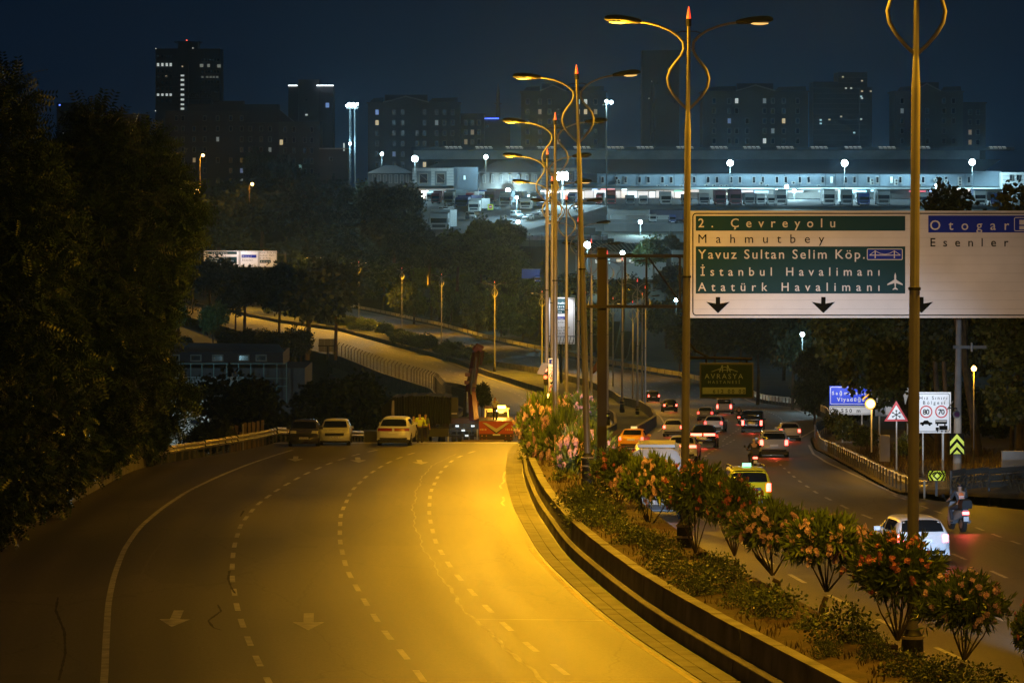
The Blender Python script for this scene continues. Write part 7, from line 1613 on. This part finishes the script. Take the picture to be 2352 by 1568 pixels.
m = MB().tube([px(1076, 900, Y-.4), px(1084, 850, Y-.4), px(1091, 810, Y-.4)], [.25, .22, .2], 4); m.build('boom_section', CRD, t, loc=-Vector(t.location))
MB().tube([px(1086, 890, Y), px(1093, 840, Y), px(1097, 802, Y)], [.22, .2, .18], 4).build('boom_section', CRD, t, loc=-Vector(t.location))
MB().tube([px(1081, 905, Y-.6), px(1087, 845, Y-.6)], .09, 6).tube([px(1089, 880, Y-.6), px(1094, 820, Y-.6)], .07, 6).build('hydraulic_ram', DARK, t, loc=-Vector(t.location))
MB().tube([px(1089, 806, Y), px(1098, 797, Y), px(1108, 803, Y)], [.25, .32, .25], 6).build('boom_knuckle', CR, t, loc=-Vector(t.location))
MB().tube([px(1091, 808, Y), px(1089, 832, Y)], [.16, .1], 5).tube([px(1108, 804, Y), px(1104, 838, Y)], [.18, .09], 5).build('boom_tip', CRD, t, loc=-Vector(t.location))
for x, y in ((1075, 878), (1084, 895), (1076, 860), (1088, 850)): p = px(x, y, Y-.3); MB().cbox(p, (.5, .5, .25)).build('bracket', CR, t, loc=-Vector(t.location))
for x, y, s_ in ((1080, 978, 6), (1050, 982, 4)): lamp('POINT', Vector(px(x, y, Y-.6))-Vector(t.location), s_, (.7, .9, 1), .15, parent=t)
for (x, y) in ((1050, 978), (1086, 978), (1064, 988), (1016, 994), (1072, 1000)): p = px(x, y, Y-.2); MB().cbox(p, (.25, .1, .12)).build('work_lamp', glow('work_lamp_white', (.6, .85, 1), .7), t, loc=-Vector(t.location))
# red work truck body with chevron tailboard
Y = 272
t = thing('flatbed_truck', 'red work truck seen from behind with pale V on its tailboard and amber light bar', 'truck', px(1139, 1018, Y))
def cta(x0, x1, y0, y1, nm, m, d0=0, d1=1.0): 
    a = px(x0, y0, Y); b = px(x1, y1, Y); return MB().box(a[0], b[0], Y+d0, Y+d1, b[2], a[2]).build(nm, m, t, loc=-Vector(t.location))
CR = paint('tailboard_red', (.42, .045, .02), .5); cta(1100, 1179, 967, 1002, 'tailboard', CR, 0, .12); cta(1101, 1178, 996, 1011, 'bumper_beam', CRD, -.1, .1); cta(1101, 1178, 967, 1002, 'body', CRD, .12, 6)
V_ = [(1108, 970), (1140, 993), (1171, 970), (1162, 971), (1140, 984), (1117, 971)]
poly(t, 'chevron_mark', V_, Y, mat('chevron_pale', (.55, .5, .4), .5), .02).location = -Vector(t.location)
poly(t, 'chevron_black_edge', [(1108, 971), (1140, 997), (1171, 971), (1140, 993)], Y, TRIM, .015).location = -Vector(t.location)  # thin black V edging the pale one from below
for x in (1102, 1161):
    for k in range(4): cta(x+k*4.2, x+k*4.2+2.3, 984, 988, 'warning_stripe', mat('stripe_orange', (.8, .35, .1), .5) if k % 2 == 0 else mat('stripe_pale', (.7, .6, .4), .5), -.02, 0)
cta(1132, 1149, 996, 999.5, 'licence_plate', PLATE, -.14, -.1)
for x in (1106, 1116, 1160, 1172):
    for y in (999, 1006): cta(x, x+2.5, y, y+2.5, 'lamp', TL_OFF if y > 1000 else AMB, -.13, -.1)
for x in (1112, 1170): p = px(x, 1011, Y+1); MB().tube([(p[0]-.15, p[1], p[2]), (p[0]+.15, p[1], p[2])], .42, 16).build('wheel', TYRE, t, loc=-Vector(t.location))
cta(1155, 1162, 1005, 1021, 'outrigger_leg', DARK, -.1, .1)
m = MB()
for a, b in (((1115, 940), (1113, 968)), ((1166, 938), (1169, 968)), ((1113, 940), (1170, 938)), ((1119, 944), (1165, 943))): m.tube([px(*a, Y+5), px(*b, Y+5)], .06, 5)
m.build('headboard_frame', mat('frame_pale', (.4, .36, .28), .5), t, loc=-Vector(t.location)); cta(1119, 1164, 945, 967, 'cab_rear_window', GLASS, 5.1, 5.2); cta(1112, 1170, 943, 967, 'cab', CRD, 5.2, 7)
cta(1142, 1161, 940, 946, 'light_bar', glow('amber_bar', (1, .5, .04), 16), 4.6, 4.9)
lamp('POINT', Vector(px(1151, 943, Y+4.2))-Vector(t.location), 450, (1, .5, .06), .3, parent=t)
person('man in white shirt and dark trousers standing on the red truck holding a phone', Vector(px(1137, 967, Y+1.5)), D_(-25), dict(elL=(-.27, .12, 1.15), wrL=(-.12, .28, 1.30), haL=(-.08, .33, 1.36), elR=(.27, .12, 1.15), wrR=(.1, .3, 1.32), haR=(.07, .34, 1.38)), SHIRT, NAVY)
t = thing('phone', 'lit phone held up by the man on the red truck', 'phone', Vector(px(1141, 943, Y+1.2))); MB().cbox((0, 0, 0), (.08, .015, .14)).build('case', TRIM, t); MB().cbox((0, -.01, 0), (.07, .004, .12)).build('screen', glow('phone_screen', (.8, .9, 1), 2), t)
# plates on the road before the trucks
t = thing('trench_plates', 'dark steel plates and timbers lying on the road under the crane truck', 'steel plate', px(1100, 1021, 230))
for i, (a, b, y) in enumerate(((1040, 1110, 1018), (1060, 1158, 1014), (1095, 1150, 1019), (960, 1040, 1019))): p = px(a, y, 240+i); q = px(b, y, 240+i); MB().box(p[0], q[0], 240+i, 241+i, p[2]-.1, p[2]+.05).build('plate', mat('rusty_plate', (.09, .06, .03), .6), t, loc=-Vector(t.location))
# workers
person('worker in yellow hi-vis vest with back to us beside the white parked car', Vector(px(964, 1020.5, 213.5)), D_(15), dict(elR=(.3, .05, 1.15), wrR=(.26, .22, 1.1), haR=(.24, .28, 1.12)), HV, NAVY, vest=HV, scale=1.02, group='road workers')
person('second worker in greenish top standing right behind the first', Vector(px(977, 1018, 221)), D_(-30), {}, GRN, NAVY, vest=HV, group='road workers')
person('third worker partly hidden behind the parked dark car', Vector(px(950, 1016, 243)), D_(10), {}, HV, NAVY, group='road workers')
# draped load: long dark ribbed trailer
Y = 262
t = thing('draped_trailer', 'long black draped trailer load with ragged ribbed sides behind the parked cars', 'trailer', px(960, 1010, Y))
TAR_ = mat('black_tarpaulin', (.008, .009, .010), .75, noise=.3, nscale=2); rg = random.Random(6)
a = px(902, 912, Y); b = px(1034, 1010, Y); n = 44; V = []
for i in range(n+1):
    x = a[0]+(b[0]-a[0])*i/n; yy = Y+i*.12+(.12 if i % 2 else 0)+rg.uniform(-.05, .05); tp = a[2]+rg.uniform(-.06, .06)-(max(0, i-20)*.012)
    V += [(x, yy, b[2]+.8+rg.uniform(-.1, .1)), (x, yy+.02, tp), (x+.1, yy+6, tp-.1)]
MB().add(V, [q_ for i in range(n) for q_ in ((i*3, (i+1)*3, (i+1)*3+1, i*3+1), (i*3+1, (i+1)*3+1, (i+1)*3+2, i*3+2))]).build('cover', TAR_, t, loc=-Vector(t.location))
V = []
for i in range(12):
    f_ = i/11; p = px(902-24*f_, 912+20*f_, Y); V += [(p[0], Y-f_*1.2-(.1 if i % 2 else 0), b[2]+.7), (p[0], Y-f_*1.2, p[2])]
MB().add(V, [(i*2, i*2+1, i*2+3, i*2+2) for i in range(11)]).build('cover_end', TAR_, t, loc=-Vector(t.location))
for k in range(22): p = px(905+k*5.9, 914+rg.random()*3, Y-.25+k*.25); q = px(905+k*5.9+rg.uniform(-1, 1), 1000, Y-.25+k*.25); MB().tube([p, q], .035, 4).build('rib', mat('rib_dark', (.02, .02, .02), .6), t, loc=-Vector(t.location))
MB().tube([px(903, 920, Y-1), px(902, 945, Y-1.4), px(905, 980, Y-1.2), px(908, 1000, Y-1)], [.08, .11, .09, .05], 6).build('reflective_strip', mat('strip_shiny', (.5, .45, .5), .25, .3), t, loc=-Vector(t.location))
for k in range(5): p = px(905+k*5, 1012, Y+.5); MB().tube([(p[0]-.1, p[1], p[2]), (p[0]+.1, p[1], p[2])], .45, 14).build('wheel', TYRE, t, loc=-Vector(t.location))
p = px(902, 0, Y); MB().box(p[0]-.8, px(1030, 0, Y)[0], Y+.4, Y+2.4, b[2]+.2, b[2]+.75).build('chassis', TRIM, t, loc=-Vector(t.location))
t = thing('flatbed_trailer', 'pale parked lorry front behind the workers', 'truck', px(1000, 1015, 285))
for i, y in enumerate((970, 978, 986, 994)): p = px(985, y, 285); q = px(1012, y+5, 285); MB().box(p[0], q[0], 285, 287, q[2], p[2]).build('panel', [mat('lorry_pale', (.25, .23, .18), .5), TRIM][i % 2], t, loc=-Vector(t.location))
for x in (988, 1009): p = px(x, 1008, 285); MB().tube([(p[0]-.1, 286, p[2]), (p[0]+.1, 286, p[2])], .4, 12).build('wheel', TYRE, t, loc=-Vector(t.location))
# orange cloth banners on the median poles
t = thing('hazard_flag', 'orange cloth flag hanging between the slim poles', 'flag', px(1366, 850, 400)); MB().add([px(1357, 853, 400), px(1371, 829, 400), px(1371, 851, 400), px(1364, 858, 400.3)], [(0, 1, 2, 3)]).build('cloth', mat('flag_orange', (.45, .16, .03), .7), t, loc=-Vector(t.location)); MB().tube([px(1372, 825, 400), px(1372, 930, 400)], .03, 5).build('stick', DARK, t, loc=-Vector(t.location))
# ------------------------------------------------------------------ market vehicles
def yardY(y): return 110.4/((y-440)/F+.0979) if y > 474 else 35.1/((y-440)/F+.0285)
def lorry(label, x, yb, Y, col, box_col, w=22, h=30, kind='front', lit=False, group='lorries parked in the market yard'):
    if 1020 < Y < 1130: Y = yardY(yb)-.5
    t = thing('lorry', label, 'lorry', px(x, yb, Y), group=group); k = Y/F; W_, H_ = w*k/2, h*k
    loft([(0, [(-W_, .5), (W_, .5), (W_, H_*.55), (W_*.92, H_*.85), (-W_*.92, H_*.85), (-W_, H_*.55)]), (.25, [(-W_, .45), (W_, .45), (W_, H_*.6), (W_*.95, H_*.95), (-W_*.95, H_*.95), (-W_, H_*.6)]), (2.2, [(-W_, .45), (W_, .45), (W_, H_*.6), (W_*.95, H_), (-W_*.95, H_), (-W_, H_*.6)])], 'cab', col, t)
    MB().box(-W_*.85, W_*.85, -.06, .05, H_*.42, H_*.68).build('windscreen', GLASS, t); MB().box(-W_*.7, W_*.7, -.08, .02, H_*.18, H_*.34).build('grille', TRIM, t); MB().box(-W_, W_, -.12, .1, .35, .7).build('bumper', col, t)
    for sx in (-1, 1):
        MB().box(sx*W_*.8-.15, sx*W_*.8+.15, -.14, -.1, .5, .68).build('head_lamp', HL_ON if lit else HL_OFF, t); MB().box(sx*(W_+.2)-.08, sx*(W_+.2)+.08, -.05, .05, H_*.45, H_*.68).build('mirror', TRIM, t)
        for y in (1.0, 7): MB().tube([(sx*(W_-.2)-.15, y, .5), (sx*(W_-.2)+.15, y, .5)], .5, 12).build('wheel', TYRE, t)
    if box_col: MB().box(-W_*1.0, W_*1.0, 2.5, 11, 1.1, H_*(1.05 if kind == 'front' else 1.15)).build('cargo_box', box_col, t)
    t.rotation_euler = (0, 0, rnd.uniform(-.35, -.1) if kind == 'angled' else 0)
    return t
RED = paint('lorry_red', (.30, .03, .03), .5); WH2 = paint('lorry_white', (.45, .48, .48), .5); BL2 = paint('lorry_blue', (.02, .05, .22), .5); MAR = paint('maroon', (.13, .03, .04), .6); GRB = paint('grey_box', (.2, .23, .24), .7); TAN = paint('tan_box', (.2, .15, .12), .7); TEA = paint('tea_box', (.14, .22, .25), .6)
LS = [(1404, 471, RED, MAR, 22, 34, 'red lorry with dark load right of the leaning lamp'), (1448, 471, GRB, GRB, 20, 22, 'grey lorry right of the red one'), (1478, 471, WH2, None, 20, 22, 'white cab without load beside blue crates'), (1530, 471, WH2, TEA, 26, 30, 'lorry with pale hanging side curtains'), (1577, 471, GRB, TAN, 20, 24, 'tan loaded lorry just left of the second lamp pole'), (1618, 471, SLV, TAN, 24, 26, 'tan box lorry right of the second lamp pole'), (1655, 471, MAR, MAR, 26, 34, 'left one of two maroon lorries'), (1690, 471, MAR, MAR, 28, 36, 'right one of two maroon lorries'), (1722, 471, GRB, TEA, 24, 26, 'teal box lorry beside the maroon pair'), (1748, 471, WH2, GRB, 20, 24, 'white small lorry before the blue shop lights'), (1772, 471, WH2, None, 18, 24, 'white tractor cab before the blue shop lights'), (1795, 471, WH2, TEA, 26, 34, 'tall white lorry at the small yard lamp'),
 (1905, 471, WH2, GRB, 28, 36, 'clean white lorry with dark windscreen in the middle of the row'), (1946, 471, GRB, paint('pale_box', (.33, .36, .4)), 26, 34, 'lorry with pale square box before the third floodlight'), (1985, 471, BL2, BL2, 26, 28, 'dark blue lorry left of the nearest pole'), (2030, 471, GRB, TEA, 30, 34, 'teal grey lorry left of the nearest pole'), (2122, 471, WH2, WH2, 30, 28, 'white van lorry behind the spiky tree top'), (2252, 471, WH2, BL2, 28, 34, 'white lorry with blue load at the right'), (2290, 471, BL2, TEA, 24, 28, 'blue grey lorry at the right picture side')]
for a in LS: lorry(a[6], a[0], a[1], 1088, a[2], a[3], a[4], a[5])
MS = [(1000, 468, 1120, RED, RED, 20, 26, 'red lorry behind the vans at the yard left'), (1030, 470, 1110, WH2, TEA, 24, 30, 'pale box lorry among the yard vans'), (1060, 476, 1095, BL2, BL2, 34, 24, 'blue and red striped lorry in the yard'), (1088, 488, 1075, WH2, WH2, 26, 28, 'white box van lorry at the yard entrance'), (1124, 466, 1120, MAR, MAR, 24, 28, 'maroon box lorry behind the no entry sign'), (1160, 474, 1100, GRB, TEA, 28, 30, 'grey green box lorry near the round sign'), (1207, 482, 1090, WH2, TEA, 26, 26, 'white lorry with sleeper cab in the yard'), (1240, 476, 1100, BL2, GRB, 22, 26, 'blue lorry behind the row of parked cars'), (1008, 530, 1035, GRB, GRB, 44, 42, 'grey articulated lorry parked below the yard at the left'), (1375, 470, 1095, RED, GRB, 14, 24, 'small lorry hidden by the leaning pole')]
for a in MS: lorry(a[7], a[0], a[1], a[2], a[3], a[4], a[5], a[6], 'angled', lit=False, group='lorries in the left yard')
for a in ((988, 462, 1120, WH2, WH2, 18, 22, 'white box lorry at the far left of the yard'), (1045, 461, 1120, BL2, TEA, 18, 20, 'blue cabbed lorry against the shop fronts'), (1078, 463, 1110, RED, WH2, 18, 20, 'red cabbed lorry with white box behind the white box van'), (1103, 460, 1120, WH2, BL2, 18, 20, 'white cabbed lorry with blue box by the maroon lorry'), (1144, 462, 1110, GRB, RED, 16, 20, 'lorry with red box near the bright canopy lamp'), (1184, 465, 1110, WH2, GRB, 18, 22, 'white cabbed lorry behind the short white post'), (1226, 466, 1100, WH2, WH2, 20, 22, 'white lorry near the floodlight cluster'), (1268, 468, 1100, MAR, GRB, 18, 22, 'maroon cabbed lorry beside the floodlight cluster'), (1312, 466, 1100, BL2, WH2, 20, 22, 'blue cabbed lorry with white box by the ramp top')): lorry(a[7], a[0], a[1], a[2], a[3], a[4], a[5], a[6], 'angled', lit=False, group='lorries in the left yard')
def yard_z(x, y): return None
def small_car(label, x, y, Y, rz, col, kind='hatch', lit=0, head=0, name='car', k=1):
    Y = yardY(y)-.3 if x < 1500 else Y
    p = px(x, y, Y); t = car(label, (p[0], Y), rz, col, kind, lit=lit, face='front', group='cars and vans in the yard', zf=lambda q: p[2], cat='car' if kind != 'van' else 'van', name='car' if kind != 'van' else 'van', head=head); t.scale = (k, k, k); return t
for a in ((1076, 503, 1068, 3.4, SLV, 'van', 'silver van before the white box van in the yard'), (1012, 488, 1080, 3.6, WHT, 'suv', 'white off-road car at the left of the yard'), (1025, 483, 1090, 3.5, WHT, 'suv', 'second white off-road car behind the first'), (1138, 482, 1088, 3.3, GRB, 'hatch', 'small blue grey car under the maroon lorry'), (1178, 500, 1070, 3.6, GRB, 'van', 'grey van left of the white post'), (1240, 494, 1075, 3.4, SLV, 'hatch', 'silver car at the end of the parked row'), (1221, 505, 1060, 2.6, WHT, 'hatch', 'first car of the row parked along the ramp wall'), (1235, 502, 1064, 2.6, GRY, 'hatch', 'second car of the row parked along the ramp wall'), (1249, 499, 1068, 2.6, SLV, 'hatch', 'third car of the row parked along the ramp wall'), (1261, 495, 1072, 2.6, GRY, 'hatch', 'fourth car of the row parked along the ramp wall'), (1331, 520, 1050, 3.1, GRY, 'hatch', 'dark car with red lamps on the ramp'), (1332, 529, 1046, 3.1, SLV, 'hatch', 'silver car lowest on the ramp'), (1572, 513, 1010, 2.2, WHT, 'hatch', 'white car at the left edge of the big sign')):
    small_car(a[6], a[0], a[1], a[2], a[3], a[4], a[5])
small_car('car with two dazzling headlights driving down the ramp', 1322, 481, 1075, 3.3, WHT, 'suv', 1, 5000)
t = lorry('long white low sided truck parked above the pale wall', 1500, 511, 1003, WH2, None, 16, 20); MB().box(-11, 5, .4, 3, .8, 1.9).build('side_board', mat('board_white', (.4, .42, .42), .6), t)
t = lorry('dark blue tarpaulin truck parked above the pale wall', 1545, 512, 1003, BL2, None, 16, 20); MB().box(-6, 3, .6, 3, .9, 3.4).build('tarpaulin', paint('navy_tarp', (.03, .04, .10), .7), t)
t = lorry('blue container truck half hidden by trees left of the shed', 1235, 650, 870, BL2, BL2, 14, 18); MB().box(-3.6, 3.6, 1, 4, 1.0, 3.1).build('container', BL2, t)
t = thing('no_entry_sign', 'yellow backed round no entry sign in the yard', 'road sign', px(1126, 482, 1070)); plate(t, 'panel', 1120, 1133, 469, 482, 1070, SGN_Y, 0, .05).location = -Vector(t.location); disc(t, 'red_disc', 1126.5, 475, 4.6, 1070, SGN_R, .06).location = -Vector(t.location); plate(t, 'bar', 1123.5, 1129.5, 474.2, 476, 1070, SGN_W, .07, .01).location = -Vector(t.location); MB().tube([(0, .1, -1.5), (0, .1, 1)], .06, 5).build('post', DARK, t)
t = thing('round_sign', 'round white and red sign on a post among the yard vans', 'road sign', px(1174, 492, 1080)); disc(t, 'ring', 1174, 456, 4, 1080, SGN_R, .03).location = -Vector(t.location); disc(t, 'face', 1174, 456, 2.8, 1080, SGN_W, .05).location = -Vector(t.location); MB().tube([(0, .1, 0), (0, .1, 4.6)], .08, 5).build('post', DARK, t)
# ------------------------------------------------------------------ thin night haze
hz = MB().box(-2600, 2600, -40, 15500, -60, 135).build('haze', None)
hz.data.materials.clear()
hm = bpy.data.materials.new('haze_air'); hm.use_nodes = True; hn = hm.node_tree; hn.nodes.clear()
ho = hn.nodes.new('ShaderNodeOutputMaterial'); hv = hn.nodes.new('ShaderNodeVolumePrincipled')
hv.inputs['Color'].default_value = (.42, .70, 1, 1); hv.inputs['Density'].default_value = .00006; hv.inputs['Anisotropy'].default_value = .82
hn.links.new(hv.outputs[0], ho.inputs['Volume']); hz.data.materials.append(hm); hz['kind'] = 'stuff'
